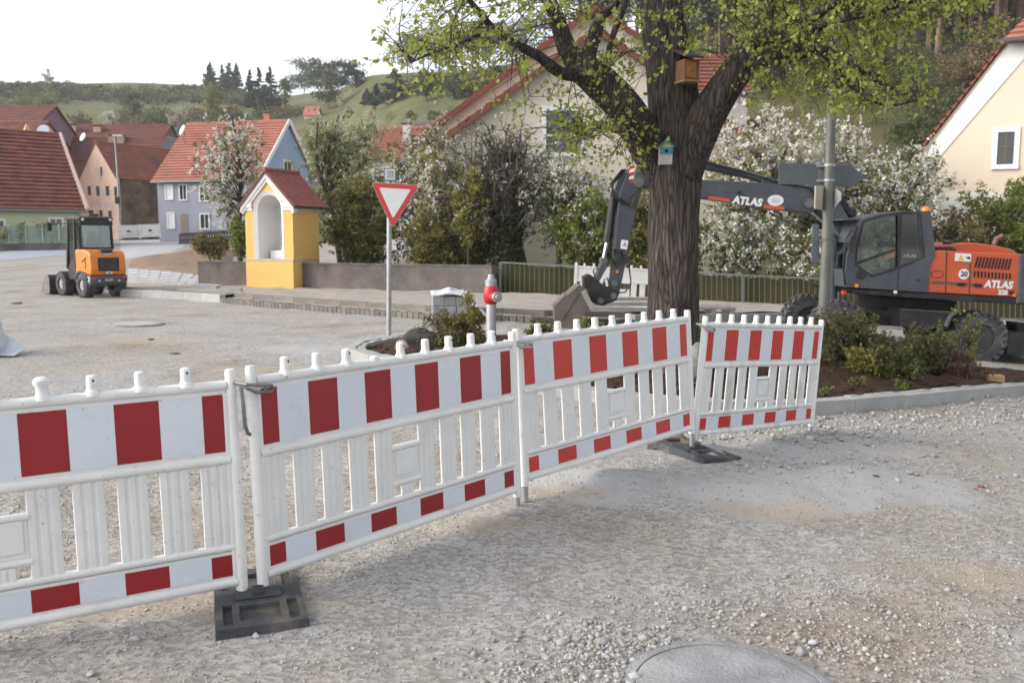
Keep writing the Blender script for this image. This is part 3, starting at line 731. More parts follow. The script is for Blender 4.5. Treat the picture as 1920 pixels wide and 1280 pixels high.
# raking cornice on the gable
mb = MB(); sl = (hR - hE) / (Wc / 2)
for e, y0_, w0, w1 in ((0, -.09, .0, .13), (1, -.055, .13, .21)):
    for sgn in (-1, 1):
        def pt(t, o_): return (Wc / 2 + sgn * (Wc / 2 + .11) * t, hR + .02 - (Wc / 2 + .11) * sl * t - o_ * 1.35)
        mb.prism([pt(0, w0), pt(1, w0), pt(1 - (.0 if not e else .06), w1), pt(0, w1)], y0_, .1)
mb.build('gable_moulding', m_cream, chap)
# roof: boards and individual tiles
ov = .17; yA, yB = -.14, Dc + .26; slope_len = math.hypot(Wc / 2 + ov, (Wc / 2 + ov) * sl)
def tile_mesh(wd_, ln_, th_=.018):
    mb = MB(); n_ = 4; P = []
    for j in (0, 1):
        for k in range(n_ + 1):
            xx = -wd_ / 2 + wd_ * k / n_; zz = .022 * math.sin(math.pi * k / n_) ; P.append((xx, -ln_ / 2 if j == 0 else ln_ / 2, zz))
    for j in (0, 1):
        for k in range(n_ + 1): P.append((P[j * (n_ + 1) + k][0], P[j * (n_ + 1) + k][1], P[j * (n_ + 1) + k][2] - th_))
    m1 = n_ + 1; F = [(k, k + 1, m1 + k + 1, m1 + k) for k in range(n_)] + [(k, 2 * m1 + k, 2 * m1 + k + 1, k + 1) for k in range(n_)]
    F += [(0, m1, 3 * m1, 2 * m1), (n_, 2 * m1 + n_, 3 * m1 + n_, m1 + n_)]
    mb.add(P, F); return mb
rows, cols = 10, 10; tw = (yB - yA) / cols; tl = slope_len / rows
tm = tile_mesh(tw * .97, tl * 1.22).build('roof_tile', m_tile, chap, smooth=True); tme = tm.data; bpy.data.objects.remove(tm)
for sgn in (-1, 1):
    a_ = math.atan(sl); mb = MB(); c_ = math.cos(a_); s_n = math.sin(a_)
    x1 = Wc / 2 + sgn * (Wc / 2 + ov); z1 = hR + .06 - (Wc / 2 + ov) * sl
    mb.add([(Wc / 2, yA, hR + .05), (x1, yA, z1 - .01), (x1, yB, z1 - .01), (Wc / 2, yB, hR + .05), (Wc / 2, yA, hR + .0), (x1, yA, z1 - .06), (x1, yB, z1 - .06), (Wc / 2, yB, hR)], [(0, 1, 2, 3), (4, 7, 6, 5), (0, 4, 5, 1), (1, 5, 6, 2), (2, 6, 7, 3)])
    mb.build('roof_board', mat('roof_board_brown', (.10, .045, .035), .8), chap)
    for r in range(rows):
        for c in range(cols):
            t = (r + .5) * tl; px_ = Wc / 2 + sgn * t * c_; pz = hR + .075 - t * s_n
            o = share('roof_tile', tme, chap)
            e1 = Vector((0, 1, 0)) * (-sgn) ; e2 = Vector((sgn * c_, 0, -s_n)); e2 = (e2 + Vector((sgn * s_n, 0, c_)) * .07).normalized()
            e1 = Vector((0, sgn, 0)); e3 = e1.cross(e2)
            if e3.z < 0: e1 = -e1; e3 = -e3
            o.matrix_local = Matrix.Translation((px_, yA + (c + .5) * tw, pz)) @ Matrix((e1, e2, e3)).transposed().to_4x4()
mb = MB(); mb.tube([(Wc / 2, yA - .03 + i * .125, hR + .075 + (.012 if i % 2 else 0)) for i in range(int((yB - yA + .06) / .125) + 1)], [.085 if i % 2 else .075 for i in range(int((yB - yA + .06) / .125) + 1)], 10)
mb.build('ridge_tile', m_tile_d, chap, smooth=True)

# ------------------------------------------------------------------ block stack with plastic sheet, on the pavement edge
p = G(842, 606); stk = thing('block_stack', 'cube of grey concrete paving blocks stacked on the pavement edge', 'block stack', (p.x + .0, p.y + .25, gz(p.x, p.y) + .0), .12)
bm_ = mat('grey_block', (.24, .25, .255), .9, var=.14, vs_=9, bump=.3, rnd=.13)
for k in range(3):
    for i in range(3):
        for j in range(2):
            o = MB().box((0, 0, 0), (.232 - .006, .38 - .01, .178 - .006)).build('paving_block', bm_, stk, bevel=.008); o.location = (-.24 + i * .234 + random.uniform(-.006, .006), -.19 + j * .385, .09 + k * .18)
# plastic film draped on top, spilling to the right
rng = np.random.default_rng(4); nu, nv = 26, 16; V = []
for j in range(nv):
    for i in range(nu):
        a = -.38 + 1.35 * i / (nu - 1); b = -.44 + .95 * j / (nv - 1)
        z = .56 + .05 * (vnoise(np.array([a * 5.]), np.array([b * 5.]), 7)[0]) + .07 * max(0, 1 - abs(a) * 2.4)
        over = max(0, a - .36); a2 = a - over * .35; z -= over * .78; z += .03 * vnoise(np.array([a * 11.]), np.array([b * 11.]), 8)[0] * (1 + over)
        if b < -.42: z -= .06
        V.append((a2, b, z))
F = [(j * nu + i, j * nu + i + 1, (j + 1) * nu + i + 1, (j + 1) * nu + i) for j in range(nv - 1) for i in range(nu - 1)]
film = np_mesh('plastic_sheet', V, F, mat('plastic_film', (.60, .63, .68), .35, var=.12, vs_=7, spec=.6, bump=.3, bs=14), smooth=True, world=False)
film.matrix_world = Matrix.Translation(stk.location) @ Matrix.Rotation(.12, 4, 'Z'); sd = film.modifiers.new('thick', 'SOLIDIFY'); sd.thickness = .003
tag(film, 'crumpled white plastic sheet lying over the grey block stack', 'plastic sheet')
st_ = MB(); st_.add([(-.05, -.3, .655), (.05, -.3, .655), (.09, -.05, .665), (.0, -.05, .665)], [(0, 1, 2, 3)])
o = st_.build('print_patch', mat('magenta_print', (.42, .05, .22), .5), film); o.location = (0, 0, .006)

# ------------------------------------------------------------------ hydrant
p = W(921, 661, 12.0); hs_ = p.y / FPX; Hh = 147 * hs_
hyd = thing('fire_hydrant', 'red and grey standpipe fire hydrant standing in the planting bed', 'hydrant', p)
k = Hh / 1.0
m_hred = mat('hydrant_red', (.42, .018, .03), .35, var=.08, dirt=.2); m_alu = mat('cast_aluminium', (.40, .41, .42), .45, metal=.6, var=.1, dirt=.3)
m_hblue = mat('hydrant_blue', (.035, .11, .30), .5)
MB().lathe([(.11 * k, 0), (.11 * k, .06 * k), (.085 * k, .09 * k), (.066 * k, .1 * k)], n=20).build('base_flange', m_hblue, hyd, smooth=True)
MB().lathe([(.085 * k, .1 * k), (.085 * k, .135 * k), (.068 * k, .14 * k)], n=20).build('collar', m_alu, hyd, smooth=True)
MB().lathe([(.064 * k, .14 * k), (.064 * k, .63 * k)], n=20).build('standpipe', m_alu, hyd, smooth=True)
MB().lathe([(.066 * k, .625 * k), (.09 * k, .66 * k), (.098 * k, .72 * k), (.098 * k, .82 * k), (.08 * k, .855 * k)], n=20).build('valve_head', m_hred, hyd, smooth=True)
for sgn, up in ((1, -.05),):
    d = Vector((.55, -.9, 0)).normalized() if sgn > 0 else Vector((-1, -.15, 0)).normalized()
    c0 = Vector((0, 0, .72 * k)); 
    MB().cyl(c0 + d * .07 * k, c0 + d * .135 * k, .072 * k, .066 * k, 18).build('outlet', m_hred, hyd, smooth=True)
    mb = MB(); mb.cyl(c0 + d * .136 * k, c0 + d * .17 * k, .066 * k, None, 18); mb.cyl(c0 + d * .17 * k, c0 + d * .185 * k, .04 * k, .03 * k, 12); mb.build('outlet_cap', m_alu, hyd, smooth=True)
mb = MB(); mb.lathe([(.074 * k, .856 * k), (.077 * k, .93 * k), (.064 * k, .94 * k)], n=20); mb.build('bonnet', m_alu, hyd, smooth=True)
mb = MB(); mb.lathe([(.05 * k, .94 * k), (.05 * k, .965 * k), (.04 * k, .97 * k), (.038 * k, 1.0 * k)], n=12); mb.build('spindle_cap', m_alu, hyd, smooth=True)

# ------------------------------------------------------------------ give way sign
p = G(729, 636); p.z = bed_z(p.x, p.y); sc = p.y / FPX
gw = thing('give_way_sign', 'red and white triangular give way sign on a grey pole', 'road sign', p)
topz = W(735, 316, p.y).z - p.z
MB().cyl((0, 0, -.1), (.055, 0, topz), .042, .042, 14).build('pole', m_steel, gw, smooth=True)
TC = [(697, 342), (788, 347), (737, 429)]
base = [W(u, v, p.y) - p for u, v in TC]; nrm = Vector((0, -1, 0)); cen = sum(base, Vector()) / 3
def rounded(P, r, n_=5):
    out = []
    for i in range(3):
        a, b, c = P[i - 1], P[i], P[(i + 1) % 3]; u_ = (a - b).normalized(); w_ = (c - b).normalized(); h = r / math.tan(math.acos(max(-1, min(1, u_.dot(w_)))) / 2)
        q0, q1 = b + u_ * h, b + w_ * h
        for k_ in range(n_ + 1):
            t = k_ / n_; out.append((q0 * (1 - t) + b * t) * (1 - t) + (b * (1 - t) + q1 * t) * t)
    return out
def plate(P, y0, y1, mats, name, par): return MB().prism([(q.x, q.z) for q in P], y0, y1).build(name, mats, par)
big = rounded([cen + (q - cen) * 1.0 for q in base], .05)
plate(big, -.075, -.055, mat('sign_back_grey', (.36, .37, .38), .5, metal=.3), 'sign_plate', gw)
plate(rounded([cen + (q - cen) * .965 for q in base], .045), -.079, -.0755, m_red, 'red_border', gw)
plate(rounded([cen + (q - cen) * .66 for q in base], .02), -.083, -.0795, mat('sign_white', (.60, .61, .63), .35, var=.04, dirt=.25), 'white_field', gw)
mb = MB()
for zz in (base[0].z - .12, base[0].z - .5): mb.box((.04, -.03, zz), (.12, .06, .03))
mb.build('clamp', m_steel, gw)
# small square plate on top, seen from behind with its frame
q = W(733, 328, p.y) - p
MB().box((q.x - .005, -.06, q.z), (.205, .018, .215)).build('plate_frame', m_dark_steel, gw, bevel=.004)
MB().box((q.x - .005, -.073, q.z), (.17, .006, .18)).build('square_plate', mat('plate_grey', (.40, .42, .44), .5, var=.1), gw)
mb = MB()
for i in range(3):
    mb.box((q.x - .04 + i * .035, -.079, q.z + .01), (.008, .004, .09)); 
mb.box((q.x - .005, -.0795, q.z + .055), (.09, .004, .008)); mb.box((q.x - .005, -.0795, q.z - .035), (.09, .004, .008))
mb.build('plate_print', mat('plate_print_grey', (.24, .26, .28), .6), gw)

# ------------------------------------------------------------------ grey lamp post with the backs of direction signs
p = G(1543, 640); p = Vector((W(1543, 640, 14.0).x, 14.0, 0)); p.z = bed_z(p.x, p.y)
lp = thing('lamp_post', 'tall green-grey lamp post carrying the backs of grey direction signs', 'lamp post', p)
m_post = mat('post_paint', (.135, .14, .13), .55, metal=.2, var=.2, vs_=5, dirt=.5, dirtcol=(.30, .25, .19), ds=3, zs=.4)
top = W(1568, 60, 14.0); zt = top.z - p.z
MB().tube([(0, 0, -.1), (0.0, 0, .8), (0.0, 0, 1.8), (.0, 0, zt), (.0, 0, 8.2)], [.092, .086, .078, .062, .05], 16).build('pole', m_post, lp, smooth=True)
MB().tube([(0, 0, 8.1), (-.1, -.1, 8.5), (-.6, -.5, 8.75), (-1.0, -.9, 8.75)], .035, 10).build('arm', m_post, lp, smooth=True)
MB().box((-1.2, -1.05, 8.74), (.6, .28, .12), Matrix.Rotation(.75, 3, 'Z')).build('lamp_head', m_steel, lp, bevel=.03)
def pl(px, y0, y1, name, m_, bev=.006):
    P = [W(u, v, p.y) - p for u, v in px]; return MB().prism([(q.x, q.z) for q in P], y0, y1).build(name, m_, lp, bevel=bev)
m_sb = mat('sign_back_dark', (.115, .13, .145), .5, metal=.25, var=.08)
pl([(1465, 303), (1538, 306), (1538, 346), (1465, 345)], .13, .15, 'sign_panel', m_sb)
pl([(1566, 307), (1601, 308), (1631, 332), (1600, 350), (1566, 347)], .13, .15, 'sign_panel', m_sb)
pl([(1539, 306), (1565, 307), (1565, 347), (1539, 346)], .128, .152, 'sign_centre', mat('sign_back_mid', (.2, .21, .22), .5, metal=.3))
mb = MB()
for v in (310, 338):
    q = W(1552, v, p.y) - p; mb.b2((q.x - .13, .08, q.z - .02), (q.x + .13, .128, q.z + .02)); mb.lathe([(.082, q.z - .018), (.082, q.z + .018)], n=16)
mb.build('clamp', m_steel, lp)
# cream box of small signs seen edge-on below
q0 = W(1532, 372, p.y) - p
mb = MB(); mb.add([(q0.x - .095, -.16, q0.z + .18), (q0.x + .10, .02, q0.z + .19), (q0.x + .075, .02, q0.z - .17), (q0.x - .095, -.16, q0.z - .16)], [(0, 1, 2, 3)]); o = mb.build('side_sign', mat('cream_sign', (.46, .43, .35), .6, var=.1, dirt=.4), lp); sdm = o.modifiers.new('t', 'SOLIDIFY'); sdm.thickness = .02
q1 = W(1568, 375, p.y) - p
mb = MB(); mb.add([(q1.x - .06, .02, q1.z + .2), (q1.x + .03, -.12, q1.z + .12), (q1.x + .04, -.12, q1.z + .0), (q1.x - .05, .02, q1.z - .18)], [(0, 1, 2, 3)]); o = mb.build('side_sign', mat('side_sign_grey', (.35, .36, .37), .5, metal=.3), lp); sdm = o.modifiers.new('t', 'SOLIDIFY'); sdm.thickness = .02
mb = MB(); q = W(1548, 449, p.y) - p; mb.lathe([(.086, q.z - .02), (.086, q.z + .02)], n=16); mb.box((q.x - .12, 0, q.z), (.06, .05, .03)); mb.box((q.x + .12, 0, q.z), (.06, .05, .03)); mb.build('strap', m_dark_steel, lp)
pl([(1528, 420), (1541, 420), (1541, 495), (1526, 494)], .11, .13, 'sign_panel', mat('sign_back_blue', (.13, .15, .19), .5, metal=.2))
# red white tape marks on the pole? keep plain

# ------------------------------------------------------------------ barriers
BH = 1.0
def stripe_widths():
    u_ = 1.86 / 10; e = [-.93]; col = []
    for k in range(11):
        w_ = u_ / 2 if k in (0, 10) else u_; e.append(e[-1] + w_); col.append('r' if k % 2 == 0 else 'w')
    return e, col
def barrier(label, BLp, BRp, TLp, red, plastic, missing=(), corrug=False, mushroom=None, back=False, fullkit=True, group='barrier panels across the road'):
    BLp, BRp, TLp = Vector(BLp), Vector(BRp), Vector(TLp)
    X_ = (BRp - BLp); L_ = X_.length; X_.normalize(); Z_ = (TLp - BLp); Z_ = (Z_ - X_ * Z_.dot(X_)).normalized(); Y_ = Z_.cross(X_)
    M = Matrix.Translation((BLp + BRp) / 2) @ Matrix((X_, Y_, Z_)).transposed().to_4x4() @ Matrix.Diagonal((L_ / 2.0, 1, (TLp - BLp).dot(Z_) / BH, 1))
    b = thing('road_barrier', label, 'barrier', M=M, group=group)
    for sgn in (-1, 1):
        MB().tube([(sgn * .972, 0, 0.0), (sgn * .972, 0, BH - .012), (sgn * .972, 0, BH)], [.027, .025, .021], 14).build('post', plastic, b, smooth=True)
        MB().box((sgn * .944, 0, .47), (.03, .030, .86)).build('post_web', plastic, b, bevel=.008)
        MB().cyl((sgn * .968, 0, -.10), (sgn * .968, 0, -.002), .021, None, 10).build('foot_pin', m_steel, b, smooth=True)
    def rail(z, r=.024, name='rail', h=1.0):
        MB().tube([(-.95, 0, z), (.95, 0, z)], r, 12).build(name, plastic, b, smooth=True)
    for z, nm in ((.93, 'top_rail'), (.60, 'middle_rail'), (.205, 'lower_rail'), (.045, 'bottom_rail')): rail(z, .0225 if nm != 'lower_rail' else .018, nm)
    # pegs
    n_ = 11; xs_ = [-.968 + 1.936 * k / (n_ - 1) for k in range(1, n_ - 1)]
    for k, xx in enumerate(xs_):
        if k in missing:
            MB().lathe([(.024, .94), (.022, .965), (.012, .97)], (xx, 0, 0), 10).build('broken_peg', plastic, b, smooth=True); continue
        prof = [(.034, .935), (.030, .955), (.0235, .962), (.0225, 1.015), (.017, 1.021)]
        if mushroom is not None and k == mushroom: prof = [(.034, .935), (.025, .965), (.024, .99), (.034, 1.005), (.034, 1.018), (.02, 1.03)]
        MB().lathe(prof, (xx, 0, 0), 12).build('peg', plastic, b, smooth=True)
        if k % 2 == 0 and not back: MB().cyl((xx + .004, -.022, 1.0), (xx + .004, -.0245, 1.0), .005, None, 8).build('peg_hole', m_hole, b)
    # sheeting panels
    MB().box((0, .004, .765), (1.88, .024, .29)).build('upper_panel', plastic, b)
    MB().box((0, .004, .124), (1.88, .022, .125)).build('lower_panel', plastic, b)
    if not back:
        e, col = stripe_widths()
        for (z0_, z1_) in ((.638, .892), (.078, .172)):
            for k in range(11):
                a0, a1 = e[k], e[k + 1]; mb = MB()
                if corrug:
                    n2 = max(2, int(round((a1 - a0) / .03))); 
                    for q in range(n2):
                        x0_, x1_ = a0 + (a1 - a0) * q / n2, a0 + (a1 - a0) * (q + 1) / n2; xm = (x0_ + x1_) / 2
                        mb.add([(x0_, -.0095, z0_), (xm, -.014, z0_), (x1_, -.0095, z0_), (x0_, -.0095, z1_), (xm, -.014, z1_), (x1_, -.0095, z1_)], [(0, 1, 4, 3), (1, 2, 5, 4)])
                    mb.b2((a0 + .0002, -.009, z0_), (a1 - .0002, -.006, z1_))
                else: mb.b2((a0 + .0003, -.0115, z0_), (a1 - .0003, -.0082, z1_))
                mb.build('red_stripe' if col[k] == 'r' else 'white_stripe', red if col[k] == 'r' else m_sheet, b)
    # slats
    def slat(x0_, x1_, z0_=.215, z1_=.59):
        mb = MB(); w_ = x1_ - x0_; P = []
        prof = [(0, -.004), (.02, -.009), (.05, -.011), (.24, -.011), (.30, -.005), (.36, -.005), (.42, -.011), (.58, -.011), (.64, -.005), (.70, -.005), (.76, -.011), (.95, -.011), (.98, -.009), (1, -.004)] if w_ > .08 else [(0, .012), (.2, -.012), (.8, -.012), (1, .012)]
        poly = [(x0_ + w_ * a, y_) for a, y_ in prof] + [(x1_ - .002, .000), (x0_ + .002, .000)]; n3 = len(poly)
        V = [(a, y_, z0_) for a, y_ in poly] + [(a, y_, z1_) for a, y_ in poly]
        F = [(i, (i + 1) % n3, n3 + (i + 1) % n3, n3 + i) for i in range(n3)] + [tuple(range(n3 - 1, -1, -1)), tuple(range(n3, 2 * n3))]
        mb.add(V, F); mb.build('slat', plastic, b, smooth=True, angle=30)
    for sgn in (-1, 1):
        for a, c in ((.10, .228), (.278, .406), (.456, .584), (.634, .762), (.812, .932)):
            slat(min(sgn * a, sgn * c), max(sgn * a, sgn * c))
    slat(-.045, .045, .215, .275)
    MB().box((0, .004, .39), (.202, .024, .17)).build('number_plate', plastic, b, bevel=.004)
    MB().box((0, -.012, .395), (.165, .008, .13)).build('plate_field', plastic, b, bevel=.003)
    for z in (.475, .29): MB().tube([(-.11, 0, z), (.11, 0, z)], .017, 10).build('cross_rail', plastic, b, smooth=True)
    return b
def at(u, v, d): return W(u, v, d)
b1r = at(466, 1103, 4.07); b1x = at(0, 1195, 3.58)
dirv = (b1x - b1r).normalized(); b1l = b1r + dirv * 1.95
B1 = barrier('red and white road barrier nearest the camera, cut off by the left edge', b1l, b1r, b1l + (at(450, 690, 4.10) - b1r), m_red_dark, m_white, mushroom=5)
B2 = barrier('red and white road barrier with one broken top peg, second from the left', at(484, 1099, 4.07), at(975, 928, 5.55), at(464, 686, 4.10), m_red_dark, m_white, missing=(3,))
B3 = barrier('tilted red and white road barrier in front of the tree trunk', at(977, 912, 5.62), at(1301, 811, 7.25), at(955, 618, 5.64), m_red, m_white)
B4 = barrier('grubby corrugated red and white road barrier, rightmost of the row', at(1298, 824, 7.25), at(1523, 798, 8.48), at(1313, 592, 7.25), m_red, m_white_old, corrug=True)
# steel clips between panels (a clip swings on the post it hangs from)
def clip(parent, s, drop=True):
    # s: which end of the panel
    x0_ = s * .968
    mb = MB(); loopw = []
    for t in range(13):
        a_ = math.pi * t / 12; loopw.append((x0_ + .02 + .0 + .05 * 0 - s * 0 + .0, 0, 0))
    mb.tube([(x0_ - .085, .03, .935), (x0_ - .06, -.045, .925), (x0_ + .0, -.055, .915), (x0_ + .075, -.05, .905), (x0_ + .085, -.045, .89), (x0_ + .075, -.045, .878), (x0_ - .01, -.05, .885), (x0_ - .06, -.04, .91), (x0_ - .085, .03, .935)], .0075, 8)
    mb.tube([(x0_ + .035, -.053, .91), (x0_ + .035, -.053, .882)], .007, 8)
    mb.build('clip_loop', m_steel if not drop else mat('clip_steel', (.17, .18, .18), .45, metal=.6), parent, smooth=True)
    if drop:
        mb = MB(); mb.tube([(x0_ - .07, -.01, .925), (x0_ - .075, -.03, .86), (x0_ - .072, -.03, .75), (x0_ - .06, -.03, .71), (x0_ - .045, -.03, .70)], .009, 8); mb.build('clip_hook', mat('clip_steel', (.17, .18, .18), .45, metal=.6), parent, smooth=True)
clip(B2, -1); clip(B3, -1, False); clip(B4, -1, False)

# rubber feet
def rubber_foot(label, p, rz, tilt=(0, 0)):
    M = Matrix.Translation(p) @ Matrix.Rotation(rz, 4, 'Z') @ Matrix.Rotation(tilt[0], 4, 'X') @ Matrix.Rotation(tilt[1], 4, 'Y')
    t_ = thing('barrier_foot', label, 'barrier foot', M=M, group='rubber feet of the barriers')
    # plate 0.36 wide (x), 0.80 long (y), recessed pockets
    X0, X1, Y0, Y1, H = -.19, .19, -.35, .35, .09
    mb = MB()
    px_ = [(-.16, -.12, -.31, -.09), (-.09, .085, -.28, -.11), (.115, .16, -.31, -.09)]
    # body built as grid of columns with pocket depth
    xs_ = sorted(set([X0, X1] + [a for q in px_ for a in q[:2]])); ys_ = sorted(set([Y0, Y1] + [a for q in px_ for a in q[2:]] + [.09, .11, .28, .31]))
    def depth(x_, y_):
        for q in px_:
            for s in (1, -1):
                lo, hi = (q[2], q[3]) if s == 1 else (-q[3], -q[2])
                if q[0] < x_ < q[1] and lo < y_ < hi: return H - .022
        return H
    D = [[depth((xs_[i] + xs_[i + 1]) / 2, (ys_[j] + ys_[j + 1]) / 2) for j in range(len(ys_) - 1)] for i in range(len(xs_) - 1)]
    for i in range(len(xs_) - 1):
        for j in range(len(ys_) - 1):
            z = D[i][j]; a, b_, c, d = xs_[i], xs_[i + 1], ys_[j], ys_[j + 1]
            mb.quad((a, c, z), (b_, c, z), (b_, d, z), (a, d, z))
            if i + 1 < len(xs_) - 1 and D[i + 1][j] != z: mb.quad((b_, c, z), (b_, c, D[i + 1][j]), (b_, d, D[i + 1][j]), (b_, d, z))
            if j + 1 < len(ys_) - 1 and D[i][j + 1] != z: mb.quad((a, d, z), (b_, d, z), (b_, d, D[i][j + 1]), (a, d, D[i][j + 1]))
    e = .012
    for (A, B) in (((X0, Y0), (X1, Y0)), ((X1, Y0), (X1, Y1)), ((X1, Y1), (X0, Y1)), ((X0, Y1), (X0, Y0))):
        mb.quad((A[0] * 1.03, A[1] * 1.015, .028), (B[0] * 1.03, B[1] * 1.015, .028), (B[0], B[1], H), (A[0], A[1], H))
    mb.build('foot_plate', m_rubber, t_)
    mb = MB()
    for sx in (-.15, 0.02, .16):
        for sy in (-.30, 0, .30): mb.box((sx, sy, .012), (.09, .10, .034))
    o = mb.build('standing_pad', m_rubber, t_); o['kind'] = 'stuff'
    mb = MB()
    for k in range(3): mb.box((0, -.01 + .0, H + .02 + .0), (.001, .001, .001)) if False else None
    mb.b2((-.10, -.055, H + .0005), (.10, .055, H + .012)); mb.build('socket_plate', m_rubber, t_, bevel=.004)
    mb = MB()
    for yy in (-.035, 0, .035): mb.b2((-.025, yy - .008, H + .0125), (.025, yy + .008, H + .03))
    o = mb.build('socket_web', m_rubber, t_); o['kind'] = 'stuff'
    MB().tube([(.15, .28, H * .4), (.15, .37, H + .01), (.15, .40, H + .02)], [.03, .03, .025], 8).build('carry_grip', m_rubber, t_, smooth=True)
    return t_
pf = (at(455, 1103, 4.07) + at(495, 1098, 4.07)) / 2
f1 = rubber_foot('black rubber barrier foot in the foreground, between the two nearest barriers', (pf.x + .035, pf.y - .045, pf.z - .105), .33)
pf = at(1300, 822, 7.27); zf = gzr(pf.x, pf.y)
f2_ = rubber_foot('black rubber barrier foot half sunk in chippings beside the rightmost barrier', (pf.x - .01, pf.y - .04, zf - .075), .5, (.05, .07))
# ------------------------------------------------------------------ houses
m_glass = mat('window_dark', (.035, .04, .045), .08, var=.3, vs_=2, spec=.8)
m_frame = mat('window_white', (.70, .71, .72), .5, var=.04)
m_trim = mat('trim_white', (.70, .69, .67), .7, var=.04)
def window(par, face, u, z, w_, h_, fr=.10, mull=1, cross=False, shutter=False, dpt=.05):
    """face: function (u, off, z) -> local point; a frame with panes inside"""
    def bx(mb, u0, u1, z0, z1, o0, o1):
        P = [face(u0, o0, z0), face(u1, o0, z0), face(u1, o0, z1), face(u0, o0, z1), face(u0, o1, z0), face(u1, o1, z0), face(u1, o1, z1), face(u0, o1, z1)]
        mb.add(P, [(0, 1, 2, 3), (7, 6, 5, 4), (0, 4, 5, 1), (1, 5, 6, 2), (2, 6, 7, 3), (3, 7, 4, 0)])
    mb = MB(); bx(mb, u - w_ / 2 - fr, u - w_ / 2, z, z + h_, -.02, dpt); bx(mb, u + w_ / 2, u + w_ / 2 + fr, z, z + h_, -.02, dpt)
    bx(mb, u - w_ / 2 - fr, u + w_ / 2 + fr, z + h_, z + h_ + fr, -.02, dpt); bx(mb, u - w_ / 2 - fr, u + w_ / 2 + fr, z - fr, z, -.02, dpt + .03)
    f = mb.build('window', m_frame, par)
    mb = MB(); bx(mb, u - w_ / 2, u + w_ / 2, z, z + h_, -.03, .004); p_ = mb.build('pane', m_frame if shutter else m_glass, f)
    mb = MB()
    for k in range(1, mull + 1):
        uu = u - w_ / 2 + w_ * k / (mull + 1); bx(mb, uu - .025, uu + .025, z, z + h_, -.02, .025)
    if cross: bx(mb, u - w_ / 2, u + w_ / 2, z + h_ * .55 - .025, z + h_ * .55 + .025, -.02, .0245)
    if mull or cross: mb.build('sash_bar', m_frame if not cross else mat('sash_brown', (.12, .09, .07), .6), f)
    return f
def course_roof(par, A, B, C, D, n, mat_, name='roof', th=.10):
    """slope A-B eave, D-C ridge: overlapping tile courses"""
    A, B, C, D = map(Vector, (A, B, C, D)); nrm = (B - A).cross(D - A).normalized(); 
    if nrm.z < 0: nrm = -nrm
    mb = MB()
    for k in range(n):
        f0, f1 = k / n, (k + 1.12) / n; f1 = min(f1, 1)
        a, b = A.lerp(D, f0), B.lerp(C, f0); c, d = B.lerp(C, f1), A.lerp(D, f1)
        lo, hi = nrm * th, nrm * .02
        mb.add([a + lo, b + lo, c + hi, d + hi, a - nrm * .03, b - nrm * .03], [(0, 1, 2, 3), (0, 4, 5, 1), (0, 3, 4), (1, 5, 2)])
    mb.add([A - nrm * .05, B - nrm * .05, C - nrm * .05, D - nrm * .05], [(0, 3, 2, 1)])
    o = mb.build(name, mat_, par); return o
def house(name, label, base, rz, w_, d_, eave, ridge, wallm, roofm, axis='x', ov=.35, n=20, sink=1.5, th=.10, cat='house', verge=None, rov=.25):
    """front face y=0 looks along -y; ridge along x (eave in front) or y (gable in front)"""
    t_ = thing(name, label, cat, base, rz)
    mb = MB()
    if axis == 'x': mb.prism([(0, -sink), (d_, -sink), (d_, eave), (d_ / 2, ridge), (0, eave)], 0, w_, M=Matrix(((0, 1, 0, 0), (1, 0, 0, 0), (0, 0, 1, 0), (0, 0, 0, 1))))
    else: mb.prism([(0, -sink), (w_, -sink), (w_, eave), (w_ / 2, ridge), (0, eave)], 0, d_)
    mb.build('wall', wallm, t_)
    if axis == 'x':
        s_ = (ridge - eave) / (d_ / 2); ze = eave - ov * s_; k = .06
        course_roof(t_, (-rov, -ov, ze + k), (w_ + rov, -ov, ze + k), (w_ + rov, d_ / 2, ridge + k), (-rov, d_ / 2, ridge + k), n, roofm, th=th)
        course_roof(t_, (-rov, d_ + ov, ze + k), (w_ + rov, d_ + ov, ze + k), (w_ + rov, d_ / 2, ridge + k), (-rov, d_ / 2, ridge + k), max(6, n // 2), roofm, th=th)
        MB().tube([(-rov, d_ / 2, ridge + .08), (w_ + rov, d_ / 2, ridge + .08)], .13, 8).build('ridge_tile', roofm, t_, smooth=True)
        MB().tube([(-rov, -ov - .07, ze + .02), (w_ + rov, -ov - .07, ze + .02)], .075, 8).build('gutter', mat('gutter_grey', (.22, .23, .24), .5, metal=.4), t_, smooth=True)
        if verge:
            for xx in (-rov, w_ + rov): MB().bar((xx, -ov, ze), (xx, d_ / 2, ridge), .1, .22).build('verge_board', verge, t_)
    else:
        s_ = (ridge - eave) / (w_ / 2); ze = eave - ov * s_; k = .06
        for xa in (-ov, w_ + ov):
            course_roof(t_, (xa, -rov, ze + k), (xa, d_ + rov, ze + k), (w_ / 2, d_ + rov, ridge + k), (w_ / 2, -rov, ridge + k), n, roofm, th=th)
            if verge: MB().bar((xa, -rov, ze), (w_ / 2, -rov, ridge), .1, .2).build('verge_board', verge, t_)
        MB().tube([(w_ / 2, -rov, ridge + .08), (w_ / 2, d_ + rov, ridge + .08)], .13, 8).build('ridge_tile', roofm, t_, smooth=True)
    return t_
FRONT = lambda u, o, z: (u, -o, z)
